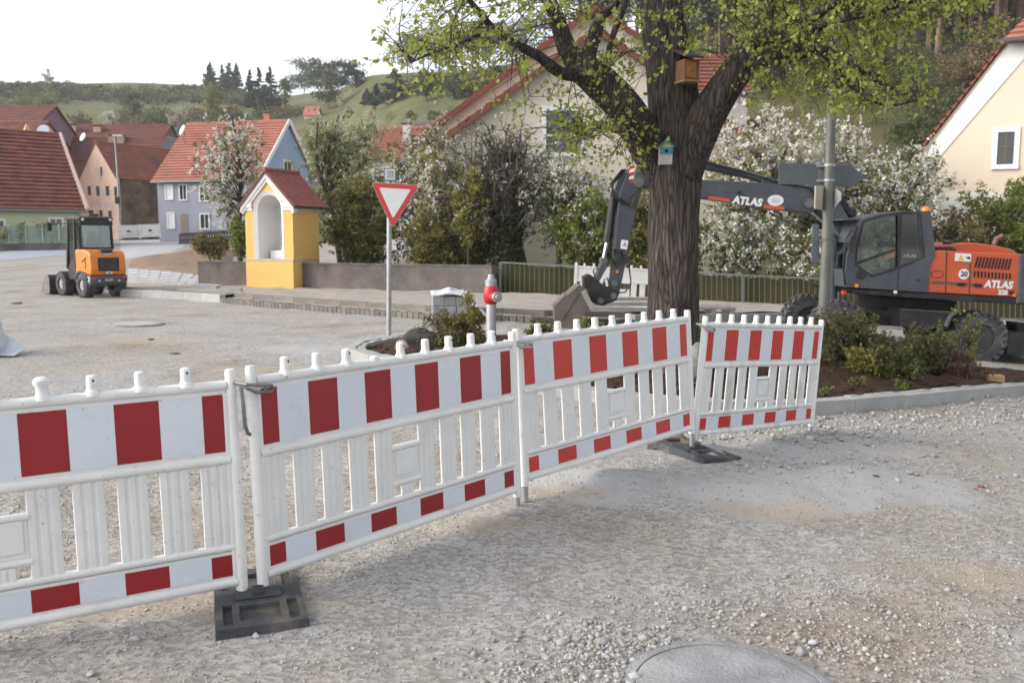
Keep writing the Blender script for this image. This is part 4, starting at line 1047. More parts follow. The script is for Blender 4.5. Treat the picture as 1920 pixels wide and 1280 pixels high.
def chimney(par, x, y, z, h, w_=.5, mat_=None, capm=None):
    c = MB().box((x, y, z + h / 2), (w_, w_ * .8, h)).build('chimney', mat_ or mat('chimney_brick', (.30, .14, .10), .9, var=.2, vs_=6), par)
    mb = MB(); mb.box((x, y, z + h + .16), (w_ * 1.4, w_ * 1.1, .06))
    for sx in (-1, 1): mb.box((x + sx * w_ * .4, y, z + h + .065), (.05, .05, .13))
    mb.build('cap', capm or mat('chimney_cap', (.10, .10, .11), .6), c)
def dish(par, p, r, az=-.6, m_=None):
    M = Matrix.Translation(p) @ Matrix.Rotation(az, 4, 'Z') @ Matrix.Rotation(math.radians(68), 4, 'X'); mb = MB()
    mb.lathe([(r, .16 * r * 2), (r * .75, .09 * r * 2), (r * .4, .025 * r * 2), (.001, 0)], n=20, M=M.to_3x3(), c=p)
    o = mb.build('satellite_dish', m_ or mat('dish_grey', (.48, .50, .55), .5, var=.05), par, smooth=True)
    MB().tube([Vector(p), Vector(p) + Vector((0, .15, -.1)), Vector(p) + Vector((0, .15, -r - .6))], .035, 6).build('mast', m_dark_steel, par)

m_rdark = mat('roof_dark_red', (.185, .062, .05), .8, var=.34, vs_=1.6, bump=.4, bs=3, dirt=.6, dirtcol=(.07, .035, .03), ds=.7)
m_rbrown = mat('roof_brown_red', (.155, .054, .042), .85, var=.25, vs_=.8, dirt=.7, dirtcol=(.06, .04, .035), ds=.5)
m_rred = mat('roof_red', (.33, .13, .095), .8, var=.16, vs_=.9, bump=.3, bs=4, dirt=.35, dirtcol=(.16, .07, .05), ds=.8)
m_rbright = mat('roof_bright', (.22, .07, .046), .8, var=.14, vs_=1.2)
m_green = mat('wall_pale_green', (.46, .50, .34), .9, var=.06, vs_=.8)
m_blue = mat('wall_grey_blue', (.30, .31, .37), .9, var=.07, vs_=.6)
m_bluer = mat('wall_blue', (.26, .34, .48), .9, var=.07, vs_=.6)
def peach_mat():
    m = bpy.data.materials.new('peeling_peach'); m.use_nodes = True; t = m.node_tree; L = t.links; b = t.nodes['Principled BSDF']; b.inputs['Roughness'].default_value = .95
    tc = nn(t, 'ShaderNodeTexCoord'); n1 = nn(t, 'ShaderNodeTexNoise'); n1.inputs['Scale'].default_value = .55; n1.inputs['Detail'].default_value = 9; n1.inputs['Roughness'].default_value = .7
    L.new(tc.outputs['Object'], n1.inputs['Vector']); r = nn(t, 'ShaderNodeValToRGB'); e = r.color_ramp.elements
    e[0].position = .34; e[0].color = (.47, .34, .42, 1); e[1].position = .7; e[1].color = (.70, .44, .25, 1); k = e.new(.46); k.color = (.68, .47, .39, 1); k = e.new(.56); k.color = (.74, .54, .40, 1)
    L.new(n1.outputs['Fac'], r.inputs[0]); L.new(r.outputs[0], b.inputs['Base Color']); return m
m_peach = peach_mat()
m_mauve = mat('wall_mauve', (.24, .15, .20), .9)

# pale green house, front left
gh_c = W(154, 468, 62); rz = math.radians(42)
gh = house('green_house', 'pale green single storey house under a large dark red roof, at the left edge', (gh_c.x, gh_c.y, gh_c.z), 0, 10, 9, 1, 2, m_green, m_rdark) if False else None
L_ = 16.0; ux = Vector((math.cos(rz), math.sin(rz)))
o_ = Vector((gh_c.x, gh_c.y)) - ux * L_
gh = house('green_house', 'pale green single storey house under a large dark red roof, at the left edge', (o_.x, o_.y, gh_c.z), rz, L_, 9.5, 2.85, 8.0, m_green, m_rdark, 'x', ov=.3, n=20, verge=mat('verge_pink', (.50, .36, .33), .8), th=.13)
def on_front(t_, u, v):
    """local (x, z) of the front face of thing t_ seen at pixel u, v"""
    M = t_.matrix_basis.inverted(); c0 = M @ Vector((0, 0, CAMZ)); p1 = M @ W(u, v, 50.0); d = p1 - c0
    k = -c0.y / d.y; q = c0 + d * k; return q.x, q.z
def win_px(t_, u0, v0, u1, v1, **kw):
    xa, za = on_front(t_, u0, v1); xb, zb = on_front(t_, u1, v0); window(t_, FRONT, (xa + xb) / 2, za, xb - xa, zb - za, **kw)
MB().bar((L_ + .33, -.4, 2.62), (L_ + .33, 4.75, 8.05), .16, .5).build('verge_wall', mat('verge_pale_pink', (.62, .46, .42), .8), gh)
win_px(gh, 95, 411, 115, 430, fr=.13); win_px(gh, -12, 414, 6, 430, fr=.13)
xa, za = on_front(gh, 148, 394); MB().tube([(xa, -.3, 2.6), (xa - .2, -.1, 2.2), (xa - .2, -.08, -.5)], .05, 8).build('downpipe', mat('pipe_green', (.30, .36, .30), .6), gh, smooth=True)
MB().box((L_ * .52, 2.4, 6.0), (.5, .4, .3)).build('roof_vent', mat('vent_grey', (.25, .25, .26), .6), gh)
# small garden wall with mesh fence before the green house
ga, gb = W(-80, 480, 55), W(142, 466, 57)
gwall = wall_seg('garden_wall', 'low grey garden wall under the mesh fence before the green house', ga, gb, .45, .2)
gm = thing('mesh_fence', 'pale green mesh fence on the low wall before the green house', 'fence', (ga.x, ga.y, gz(ga.x, ga.y) + .45))
dd = gb - ga; nb_ = 7; m_fg = mat('fence_green', (.30, .38, .32), .6)
for k in range(nb_ + 1):
    p = ga + dd * k / nb_; zz = gz(p.x, p.y) + .45; MB().box((p.x, p.y + .1, zz + .6), (.06, .06, 1.2)).build('post', m_fg, gm, world=True)
m_mesh = mat('fence_mesh', (.20, .25, .21), .7)
for k in range(nb_):
    a, b = ga + dd * k / nb_, ga + dd * (k + 1) / nb_; mb = MB()
    for zz in (.12, 1.1): mb.bar((a.x, a.y + .1, gz(a.x, a.y) + .45 + zz), (b.x, b.y + .1, gz(b.x, b.y) + .45 + zz), .03, .03)
    for q in range(1, 24):
        p = a.lerp(b, q / 24); zz = gz(p.x, p.y) + .45; mb.box((p.x, p.y + .1, zz + .6), (.03, .012, .98))
    mb.build('mesh_panel', m_mesh, gm, world=True)['kind'] = 'stuff'

# roofs crowded behind the green house
def roof_house(label, ul, ur, v_ridge, v_eave, d, depth, wallm, roofm, rz=0.0, n=16, eave_h=3.0, name='town_house'):
    a = W(ul, v_eave, d); b = W(ur, v_eave, d); w_ = (b - a).length; half = depth / 2
    zr_ = W(ul, v_ridge, d + half).z; zb = a.z - eave_h
    return house(name, label, (a.x, a.y, zb), rz, w_, depth, eave_h, zr_ - zb, wallm, roofm, 'x', ov=.2, n=n, sink=4)
h1 = roof_house('dark red roofed house with a gabled end at the top of the left edge', -70, 66, 201, 236, 100, 9, m_mauve, m_rbrown, n=10)
h2 = roof_house('low dark red roof between the big roof and the topmost roof at the left edge', -60, 48, 231, 262, 84, 8, m_peach, m_rdark, n=10)
h3 = roof_house('long brown red roofed house with chimneys in the middle of the roofs', 44, 292, 236, 275, 112, 10, m_mauve, m_rbrown, n=14)
for u, v in ((137, 238), (184, 240), (166, 252)):
    M = h3.matrix_basis.inverted(); q = M @ W(u, v + 6, 115.5); chimney(h3, q.x, q.y, q.z - .8, 1.3, .9, mat('chimney_cream', (.42, .30, .22), .9))
dish(h3, h3.matrix_basis.inverted() @ W(109, 231, 110), .38 * 1.05)
h4 = roof_house('dark red roof sloping down beside the pale gable', 100, 296, 260, 338, 104, 9, m_mauve, m_rbrown, n=16)
dish(h4, h4.matrix_basis.inverted() @ W(157, 258, 101), .5)
dish(gh, gh.matrix_basis.inverted() @ W(82, 246, 66), .42)
MB().tube([h2.matrix_basis.inverted() @ W(50, 232, 80), h2.matrix_basis.inverted() @ W(50, 256, 80)], [.05, .55], 4).build('gable_peak', mat('orange_gable', (.55, .33, .16), .9), h2)
# peeling peach house with the steep gable
pe = W(154, 440, 90); prz = math.radians(-30); pux = Vector((math.cos(prz), math.sin(prz)))
_k = (228 - 960) / FPX; pw = (_k * pe.y - pe.x) / (pux.x - _k * pux.y)
pmid = Vector((pe.x, pe.y)) + pux * pw / 2
zE = W(154, 337, 90).z - pe.z; zR = W(188, 268, pmid.y).z - pe.z
m_rold = mat('roof_old', (.26, .09, .062), .85, var=.22, vs_=.8, dirt=.7, dirtcol=(.07, .05, .04), ds=.45)
ph = house('peach_house', 'narrow peeling peach house with a steep gable, small windows and a dark overgrown side', (pe.x, pe.y, pe.z), prz, pw, 8.6, zE, zR, m_peach, m_rold, 'y', ov=.12, n=14, rov=.1)
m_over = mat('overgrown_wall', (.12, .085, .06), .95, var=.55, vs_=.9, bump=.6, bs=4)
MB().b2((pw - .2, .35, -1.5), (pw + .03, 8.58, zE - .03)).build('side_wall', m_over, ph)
MB().tube([(pw + .3, 5.6, zE - .1), (pw + .1, 5.6, zE + .5), (pw - .5, 5.6, zE + 1.7)], [.38, .32, .1], 8).build('chimney', mat('grey_stack', (.18, .18, .17), .9, var=.3), ph)
for (u0, v0, u1, v1) in ((165, 349, 171, 366), (181, 349, 187, 367), (199, 349, 205, 367), (215, 350, 220, 368), (166, 394, 176, 412), (187, 394, 193, 413), (204, 395, 210, 413), (189, 313, 192, 330)): win_px(ph, u0, v0, u1, v1, fr=.0001, mull=0)
M = h4.matrix_basis.inverted()
for u in (211, 227):
    q = M @ W(u, 262, 108); chimney(h4, q.x, q.y, q.z - 1.2, 1.5, .8, mat('chimney_cream', (.42, .30, .22)))
MB().tube([M @ W(160, 263, 108.4), M @ W(282, 266, 108.4)], .11, 8).build('ridge_mortar', mat('mortar', (.42, .37, .34), .9), h4, smooth=True)
# small pinkish house sliver and dark gable right of it
pk_ = roof_house('pink walled house sliver behind the grey blue house', 300, 345, 262, 285, 104, 6, mat('wall_pink', (.50, .24, .20), .9), mat('slate', (.07, .075, .085), .7), n=8, eave_h=6)

# grey blue house with the red roof
gc = W(487, 446, 68); rz = math.radians(-15); ux = Vector((math.cos(rz), math.sin(rz))); Lb = 8.6
o_ = Vector((gc.x, gc.y)) - ux * Lb
zE = W(487, 330, 68).z - gc.z; zR = W(537, 229, 72.5).z - gc.z
bh = house('grey_blue_house', 'grey blue two storey house with a light red tiled roof', (o_.x, o_.y, gc.z), rz, Lb, 9.0, zE, zR, m_blue, m_rred, 'x', ov=.35, n=21, th=.11)
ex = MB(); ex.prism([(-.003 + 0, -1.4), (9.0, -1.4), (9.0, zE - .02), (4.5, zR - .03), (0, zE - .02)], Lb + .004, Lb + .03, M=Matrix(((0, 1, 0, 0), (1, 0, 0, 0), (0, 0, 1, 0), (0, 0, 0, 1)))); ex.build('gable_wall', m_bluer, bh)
for xx in (Lb + .27,):
    MB().bar((xx, -.35, zE - .25), (xx, 4.5, zR + .08), .08, .3).build('verge_board', m_trim, bh); MB().bar((xx, 9.35, zE - .25), (xx, 4.5, zR + .08), .08, .3).build('verge_board', m_trim, bh)
for (u0, v0, u1, v1, sh) in ((312, 347, 323, 373, 1), (338, 347, 349, 374, 0), (376, 350, 391, 376, 0), (316, 400, 326, 427, 1), (377, 402, 391, 428, 0), (440, 401, 450, 428, 0)): win_px(bh, u0, v0, u1, v1, fr=.09, mull=0 if sh else 1, shutter=bool(sh))
xa, za = on_front(bh, 340, 444); xb, zb = on_front(bh, 352, 401); MB().b2((xa, -.03, za), (xb, .05, zb)).build('door', mat('door_brown', (.24, .19, .16), .7), bh)
GAB = lambda u, o, z: (Lb + .03 + o, u, z)
window(bh, GAB, 4.4, zE + .15, 1.15, 1.25, fr=.12, mull=1)
for t_ in (.18,):
    MB().bar((2.9, -.2, zE + .3), (4.4, 3.8, zR - .4), .14, .03).build('lightning_rod', mat('rod_grey', (.45, .40, .38), .6), bh)
dish(bh, bh.matrix_basis.inverted() @ W(344, 245, 72), .42)
MB().tube([bh.matrix_basis.inverted() @ W(343, 262, 73), bh.matrix_basis.inverted() @ W(343, 178, 73)], .03, 6).build('aerial_mast', m_dark_steel, bh)
mb = MB()
for v, l in ((180, 1.1), (222, 1.0), (190, .7)):
    q = bh.matrix_basis.inverted() @ W(340, v, 73); mb.bar(q - Vector((l, 0, 0)), q + Vector((l * .6, 0, 0)), .03, .03)
mb.build('aerial', m_dark_steel, bh)
q = bh.matrix_basis.inverted() @ W(502, 226, 74); chimney(bh, q.x, q.y, q.z - .5, 1.0, .55, mat('chimney_red', (.38, .15, .10), .9))

# red roof by the centre and a tiny far house
h6 = roof_house('house with a faded red roof and white chimney behind the blossom', 690, 850, 243, 300, 58, 9, mat('wall_offwhite', (.55, .54, .52), .9), m_rred, n=16, eave_h=3.4)
q = h6.matrix_basis.inverted() @ W(763, 248, 60); chimney(h6, q.x, q.y, q.z - .8, 1.2, .5, mat('chimney_white', (.55, .54, .52), .9))
h6b = roof_house('house with a grey brown roof half hidden behind the faded red roof', 775, 822, 231, 250, 74, 7, mat('wall_offwhite', (.55, .54, .52)), mat('roof_greybrown', (.17, .14, .12), .9), n=6)
g7 = G(582, 222, 0, 60)
h7 = roof_house('tiny far house with a pink red roof on the slope', 570, 594, 201, 216, g7.y, 5, m_peach, mat('roof_pinkred', (.42, .15, .13), .85), n=5, eave_h=.9)

# big cream house behind the linden: front gable, taller rear part, low wing to the right
m_crm = mat('wall_cream', (.60, .55, .45), .9, var=.03, vs_=.5, bump=.08, bs=40)
c0 = W(835, 480, 33); cE = W(835, 262, 33).z - c0.z; cR = W(1115, 60, 33).z - c0.z; cw = (W(1395, 480, 33) - c0).length
ch_ = house('cream_house', 'large cream gabled house with red roof edges behind the linden tree', (c0.x, c0.y, c0.z), 0, cw, 6, cE, cR, m_crm, m_rbright, 'y', ov=.42, n=18, sink=1.5, rov=.35, verge=mat('verge_red', (.16, .05, .034), .8))
win_px(ch_, 1024, 208, 1087, 286, fr=.16, mull=0)
xa, za = on_front(ch_, 1024, 252); xb, zb = on_front(ch_, 1087, 256); MB().b2((xa, -.02, za), (xb, .03, zb)).build('window_rail', m_frame, ch_)
win_px(ch_, 1075, 425, 1125, 480, fr=.12, mull=1)
rb_ = MB(); r0 = W(817, 240, 39.2); rw = (W(1413, 240, 39.2) - r0).length; M = ch_.matrix_basis.inverted(); l0 = M @ r0; top_ = (M @ W(1115, 18, 39.2)).z
rb_.prism([(l0.x, -1.5), (l0.x + rw, -1.5), (l0.x + rw, l0.z), (l0.x + rw / 2, top_), (l0.x, l0.z)], 6.01, 14)
rb_.build('rear_wall', m_crm, ch_)
for xa in (l0.x - .3, l0.x + rw + .3):
    s_ = (top_ - l0.z) / (rw / 2); ze = l0.z - .3 * s_
    course_roof(ch_, (xa, 5.7, ze + .06), (xa, 14.3, ze + .06), (l0.x + rw / 2, 14.3, top_ + .06), (l0.x + rw / 2, 5.7, top_ + .06), 18, m_rbright, 'rear_roof')
    MB().bar((xa, 5.7, ze), (l0.x + rw / 2, 5.7, top_), .1, .2).build('verge_board', mat('verge_red', (.16, .05, .034)), ch_)
wgh = roof_house('low wing with a red tiled roof and white wall right of the linden trunk', 1262, 1402, 112, 172, 37.0, 8, mat('wall_white', (.60, .58, .55), .9), m_rbright, n=9, eave_h=6.5, name='house_wing')

# cream house at the right edge: gable with clipped top
k0 = W(1680, 470, 31)
rh = thing('cream_gable_house', 'pale cream house with a steep gable and one window at the right edge', 'house', (k0.x, k0.y, k0.z), math.radians(-25))
m_crm2 = mat('wall_pale_cream', (.66, .56, .44), .9, var=.03, vs_=.6, bump=.08, bs=30)
xa, za = on_front(rh, 1885, 85); xb, zb = on_front(rh, 1715, 302)
s_k = (za - zb) / (xa - xb); kE = zb - s_k * xb; xc, zc = on_front(rh, 1890, 79)
kw = 2 * xc + 2.6; kR = kE + kw / 2 * s_k
poly = [(0, -1.5), (kw, -1.5), (kw, kE), (kw - xc, zc), (xc, zc), (0, kE)]
MB().prism(poly, 0, 11).build('wall', m_crm2, rh)
z1 = on_front(rh, 1880, 361)[1]
MB().b2((-.02, -.03, -1.5), (kw + .02, -.001, z1)).build('plinth_band', mat('plinth_white', (.68, .66, .63), .85, var=.04), rh)
mb = MB(); d_ = .32; mb.prism([(0.02, kE - .2), (xc + .05, zc - .03), (xc + .05 + d_, zc - .03), (xc + .62, zc - .36), (d_ * 1.5, kE - .2)], -.03, -.001); mb.build('gable_band', m_trim, rh)
win_px(rh, 1868, 247, 1903, 309, fr=.15, mull=1, cross=True)
course_roof(rh, (-.12, -.10, kE - .05), (-.12, 11.3, kE - .05), (kw / 2, 11.3, kR + .12), (kw / 2, 2.6, kR + .12), 20, m_rdark) if False else None
mb = MB(); nS = 20
for k in range(nS):
    f0, f1 = k / nS, min(1, (k + 1.1) / nS)
    def q(f, y_): return Vector((-.25 + (xc + .25) * f, y_, kE - .25 * s_k + .08 + (zc - kE + .25 * s_k) * f))
    nrm = Vector((-s_k, 0, 1)).normalized()
    mb.add([q(f0, -.13) + nrm * .11, q(f0, 11.2) + nrm * .11, q(f1, 11.2) + nrm * .02, q(f1, -.13) + nrm * .02, q(f0, -.13) - nrm * .02], [(0, 1, 2, 3), (0, 3, 4)])
mb.build('roof', m_rdark, rh)
rx = kw / 2; top2 = Vector((rx, 2.4, kR - .2))
course_roof(rh, (xc - .15, -.35, zc - .02), (kw - xc + .15, -.35, zc - .02), (rx + .05, 2.4, kR), (rx - .05, 2.4, kR), 8, m_rred, 'hip_roof')
mb = MB(); mb.add([(xc, 0, zc + .05), (rx, 2.4, kR), (rx, 11.2, kR), (xc, 11.2, zc + .05)], [(0, 1, 2, 3)]); mb.add([(kw - xc, 0, zc + .05), (rx, 2.4, kR), (rx, 11.2, kR), (kw - xc, 11.2, zc + .05), (kw + .2, 11.2, kE - .2), (kw + .2, 0, kE - .2)], [(0, 1, 2, 3), (0, 3, 4, 5)]); mb.build('upper_roof', m_rdark, rh)
MB().tube([(xc - .5, -.42, zc - .05), (kw - xc + .2, -.42, zc - .05)], .085, 10).build('gutter', mat('gutter_dark', (.07, .07, .07), .5), rh, smooth=True)

# ------------------------------------------------------------------ fences and barriers further back
def far_barrier(label, a, b, group='white barrier panels in the background', h=1.0):
    a, b = Vector(a), Vector(b); X_ = (b - a); L_ = X_.length; X_.normalize(); Z_ = Vector((0, 0, 1)); Z_ = (Z_ - X_ * Z_.dot(X_)).normalized(); Y_ = Z_.cross(X_)
    M = Matrix.Translation(a) @ Matrix((X_, Y_, Z_)).transposed().to_4x4()
    t_ = thing('road_barrier', label, 'barrier', M=M, group=group); wm = mat('white_plastic', (.74, .735, .72))
    for xx in (.03, L_ - .03): MB().b2((xx - .03, -.03, -.05), (xx + .03, .03, h)).build('post', wm, t_)
    MB().b2((.06, -.012, .62 * h), (L_ - .06, .012, .9 * h)).build('upper_panel', wm, t_)
    MB().b2((.06, -.012, .06 * h), (L_ - .06, .012, .2 * h)).build('lower_panel', wm, t_)
    for zz, nm in ((.91, 'top_rail'), (.6, 'middle_rail'), (.21, 'lower_rail'), (.05, 'bottom_rail')): MB().b2((.06, -.025, zz * h - .02), (L_ - .06, .025, zz * h + .02)).build(nm, wm, t_)
    for k in range(1, 10):
        xx = L_ * k / 10; MB().b2((xx - .022, -.02, .93 * h), (xx + .022, .02, h * .995)).build('peg', wm, t_)
    n_ = 10
    for k in range(n_):
        xx = .1 + (L_ - .2) * (k + .5) / n_
        if abs(k - 4.5) < 1: MB().b2((xx - .1, -.012, .21 * h), (xx + .1, .012, .45 * h)).build('number_plate', wm, t_)
        else: MB().b2((xx - .062, -.012, .21 * h), (xx + .062, .012, .6 * h)).build('slat', wm, t_)
    return t_
a = W(1074, 575, 20.9); b = W(1250, 583, 20.9)
far_barrier('white barrier panel seen from behind, left of the trunk behind the excavator arm', a, b, h=(575 - 492) * 20.9 / FPX)
for i, (u0, v0, u1, v1) in enumerate([(222, 447, 262, 446), (263, 446, 302, 444)]):
    far_barrier(['white barrier panel right beside the loader cab, far back at the lane', 'white barrier panel nearest the grey blue house, far back at the lane'][i], W(u0, v0, 64), W(u1, v1, 65), h=.95)
# dark lattice fence before the grey blue house
fa, fb = W(336, 458, 50), W(434, 452, 47); fz = thing('lattice_fence', 'low black lattice fence on the verge before the grey blue house', 'fence', fa)
m_blk = mat('black_timber', (.02, .02, .022), .8)
for hh, nm in ((.06, 'rail'), (.42, 'rail')):
    MB().bar(fa + Vector((0, 0, hh)), fb + Vector((0, 0, hh)), .05, .07).build(nm, m_blk, fz, world=True)
N_ = 22
for k in range(N_):
    p = fa.lerp(fb, k / (N_ - 1)); s_ = (fb - fa) / (N_ - 1)
    MB().bar(p + Vector((0, -.04, .0)), p + s_ + Vector((0, -.04, .58)), .03, .07).build('lath', m_blk, fz, world=True)
    MB().bar(p + s_ + Vector((0, .04, .0)), p + Vector((0, .04, .58)), .03, .07).build('lath', m_blk, fz, world=True)
# lamp post by the peach house
p = W(226, 442, 72); l2 = thing('street_lamp', 'thin grey street lamp before the peach gable house', 'lamp post', p)
MB().tube([(0, 0, 0), (0, 0, 4), (-.1, 0, (442 - 262) * 72 / FPX)], [.10, .08, .05], 8).build('pole', mat('lamp_grey', (.28, .30, .33), .5, metal=.3), l2, smooth=True)
zt = (442 - 251) * 72 / FPX
MB().box((.15, 0, zt - .35), (.75, .3, .14)).build('lamp_head', mat('lamp_head_grey', (.45, .45, .46), .5), l2)
MB().box((-.03, -.2, (442 - 377) * 72 / FPX), (.3, .2, .55)).build('control_box', m_blk, l2)

# railing with reed-brown screen behind it, along the brook
m_rail = mat('railing_grey_green', (.15, .18, .165), .5, metal=.3, var=.1, dirt=.3)
m_reed = mat('reed_screen', (.058, .05, .02), .95, var=.22, vs_=3, zs=.12, bump=.6, bs=20)
fpx = [(938, 492, 557, 25.2), (1228, 507, 572, 24.4), (1393, 516, 587, 23.9), (1570, 524, 596, 23.4), (1745, 531, 602, 23.0), (1925, 540, 606, 22.6), (2100, 548, 612, 22.2)]
rl = thing('railing', 'long grey green steel railing with upright bars and a brown reed screen', 'railing', W(938, 557, 25.2))
for k in range(len(fpx)):
    u, vt, vb, d = fpx[k]; t0, b0 = W(u, vt, d), W(u, vb, d)
    MB().bar(b0 - Vector((0, 0, .12)), t0, .07, .05, up=(0, 1, 0)).build('post', m_rail, rl, world=True)
    if k + 1 < len(fpx):
        u2, vt2, vb2, d2 = fpx[k + 1]; t1, b1 = W(u2, vt2, d2), W(u2, vb2, d2); up_ = Vector((0, 0, .1))
        MB().bar(t0, t1, .06, .045).build('top_rail', m_rail, rl, world=True)
        MB().bar(b0 + up_, b1 + up_, .045, .04).build('bottom_rail', m_rail, rl, world=True)
        nb_ = max(4, round((t1 - t0).length / .135))
        for q in range(1, nb_):
            a, b = b0.lerp(b1, q / nb_) + up_, t0.lerp(t1, q / nb_); MB().bar(a, b, .013, .013, up=(0, 1, 0)).build('bar', m_rail, rl, world=True)
        off = Vector((0, .16, 0)); mb = MB(); a, b, c, d_ = b0 + off - Vector((0, 0, .3)), b1 + off - Vector((0, 0, .3)), t1 + off - Vector((0, 0, .06)), t0 + off - Vector((0, 0, .06))
        P = []; nn_ = max(8, round((t1 - t0).length / .05))
        for q in range(nn_ + 1):
            f = q / nn_; wv = Vector((0, .006 * (q % 2), 0)); P += [a.lerp(b, f) + wv, d_.lerp(c, f) + wv + Vector((0, 0, random.uniform(-.015, .015)))]
        mb.add(P, [(2 * q, 2 * q + 2, 2 * q + 3, 2 * q + 1) for q in range(nn_)]); o = mb.build('reed_screen', m_reed, rl, world=True)
        sdm = o.modifiers.new('thick', 'SOLIDIFY'); sdm.thickness = .03
# timber and steel left on the pavement by the trunk
m_tim = mat('grey_timber', (.27, .25, .235), .9, var=.2, vs_=6, bump=.3)
p = W(1165, 590, 19.6); tb = thing('timber_stack', 'weathered grey planks stacked left of the tree trunk', 'timber stack', (p.x, p.y, gz(p.x, p.y) + .1))
for k in range(3):
    MB().box((.2 + .05 * k, .1 * k, .16 + .11 * k), (2.2, .22, .07), Matrix.Rotation(-.05 + .05 * k, 3, 'Z')).build('plank', m_tim, tb)
for xx in (-.5, .6): MB().box((xx, .1, .06), (.12, .6, .12)).build('bearer', m_tim, tb)
p = W(1330, 588, 20.4); tb2 = thing('pallet', 'grey wooden pallet lying right of the tree trunk', 'pallet', (p.x, p.y, gz(p.x, p.y) + .05))
for k in range(4): MB().box((0, -.36 + k * .24, .30), (1.0, .15, .04)).build('deck_board', m_tim, tb2)
for xx in (-.42, 0, .42): MB().box((xx, 0, .21), (.12, .85, .13)).build('runner', m_tim, tb2)
for xx in (-.42, 0, .42): MB().box((xx, 0, .13), (.14, .85, .03)).build('bottom_board', m_tim, tb2)
# ------------------------------------------------------------------ excavator
YN = 17.0                                   # near side of the machine
m_xg = mat('excavator_grey', (.055, .062, .078), .5, var=.14, vs_=3, dirt=.55, dirtcol=(.16, .14, .12), ds=2, bump=.03, clear=.15)
m_xd = mat('excavator_black', (.018, .018, .02), .6, var=.3, dirt=.4, dirtcol=(.10, .085, .07), ds=3)
m_xo = mat('excavator_orange', (.50, .085, .03), .5, var=.1, vs_=2, dirt=.5, dirtcol=(.30, .14, .08), ds=3, clear=.2)
m_tyre = mat('tyre', (.055, .055, .058), .9, var=.3, vs_=6, bump=.3, bs=40, dirt=.85, dirtcol=(.22, .20, .175), ds=4)
m_chrome = mat('piston_rod', (.6, .6, .6), .2, metal=1.0, var=.03)
m_hose = mat('hose', (.015, .015, .016), .5)
m_cabglass = glassmat('cab_glass', (.70, .78, .76), .03, .7)
m_amber = mat('amber_lens', (.75, .22, .01), .25)
m_lens = mat('pale_lens', (.6, .6, .58), .2)
m_black_print = mat('print_black', (.012, .012, .012), .6)
m_white_print = mat('print_white', (.72, .72, .72), .5, var=.02)
EXB = W(1720, 660, 18.2); EXB.z = gz(EXB.x, EXB.y)
ex = thing('excavator', 'grey and orange wheeled excavator with its arm reaching behind the tree trunk', 'excavator', EXB)
def X2(u, v, d): p = W(u, v, d); return (p.x, p.z)
def poly(px, d): return [X2(u, v, d) for u, v in px]
def pprism(px, d, y0, y1, name, m_, bev=.012, par=None, smooth=False):
    return MB().prism(poly(px, d), y0, y1).build(name, m_, par or ex, bevel=bev, world=True, smooth=smooth)
def flat(px, d, y, name, m_, par=None, th=.006):
    return MB().prism(poly(px, d), y - th, y).build(name, m_, par or ex, world=True)
YF = YN + 2.4
# upper structure
deck = pprism([(1590, 541), (1740, 549), (1990, 562), (1990, 576), (1908, 571), (1700, 558), (1604, 551)], YN, YN + .02, YF, 'deck', m_xd, .02)
hood = pprism([(1754, 469), (1990, 480), (1990, 561), (1739, 548), (1742, 498)], YN, YN, YF - .2, 'engine_hood', m_xo, .02)
pprism([(1788, 461), (1800, 456), (1830, 455), (1868, 460), (1900, 467), (1911, 474), (1911, 480), (1790, 473)], YN + .3, YN + .35, YF - .6, 'hood_bulge', m_xo, .03)
pprism([(1911, 476), (2010, 480), (2016, 570), (1905, 570)], YN, YN - .03, YF + .05, 'counterweight', m_xg, .04)
pprism([(1754, 464), (1788, 466), (1790, 471), (1754, 469)], YN + .3, YN + .2, YN + 1.2, 'hood_step', m_xd)
MB().tube([W(1864, 459, YN + 1.2), W(1868, 448, YN + 1.2), W(1880, 442, YN + 1.2)], .05, 10).build('exhaust_pipe', mat('rusty_pipe', (.16, .10, .075), .7), ex, smooth=True, world=True)
pprism([(1780, 454), (1792, 452), (1795, 458), (1782, 460)], YN + .6, YN + .6, YN + .9, 'air_cap', m_xd)
# panel seams, vents, stickers and lettering on the hood side
ys = YN - .003
for u0, u1 in ((1775, 1772.5), (1820, 1817)):
    flat([(u0 - .8, 470 + (u0 - 1754) * .05), (u0 + .8, 470 + (u0 - 1754) * .05), (u1 + .8, 552), (u1 - .8, 552)], YN, ys, 'panel_seam', m_xd, hood, .003)
for k in range(11):
    u = 1832 + k * 6.15; v = 481 + k * .42
    flat([(u, v), (u + 3.4, v + .2), (u - 2.0, v + 21), (u - 5.4, v + 20.5)], YN, ys, 'vent_slot', m_black_print, hood, .004)
    u = 1826 + k * 6.6; v = 508 + k * .42
    flat([(u, v), (u + 3.2, v + .2), (u + 2.6, v + 11.6), (u - .6, v + 11.4)], YN, ys, 'vent_slot', m_black_print, hood, .004)
flat([(1791, 474.5), (1821, 476), (1820, 491), (1790, 489)], YN, ys, 'warning_label', m_white_print, hood)
flat([(1796, 488), (1801, 477), (1806, 488.6)], YN, ys - .007, 'warning_mark', mat('print_yellow', (.6, .42, .02), .5), hood, .003)
flat([(1810, 482), (1818, 481), (1819, 486), (1813, 485)], YN, ys - .007, 'warning_mark', m_black_print, hood, .003)
c = W(1807, 514, YN); MB().cyl((c.x, ys, c.z), (c.x, ys - .007, c.z), .098, None, 28).build('speed_disc', m_white_print, hood, world=True)
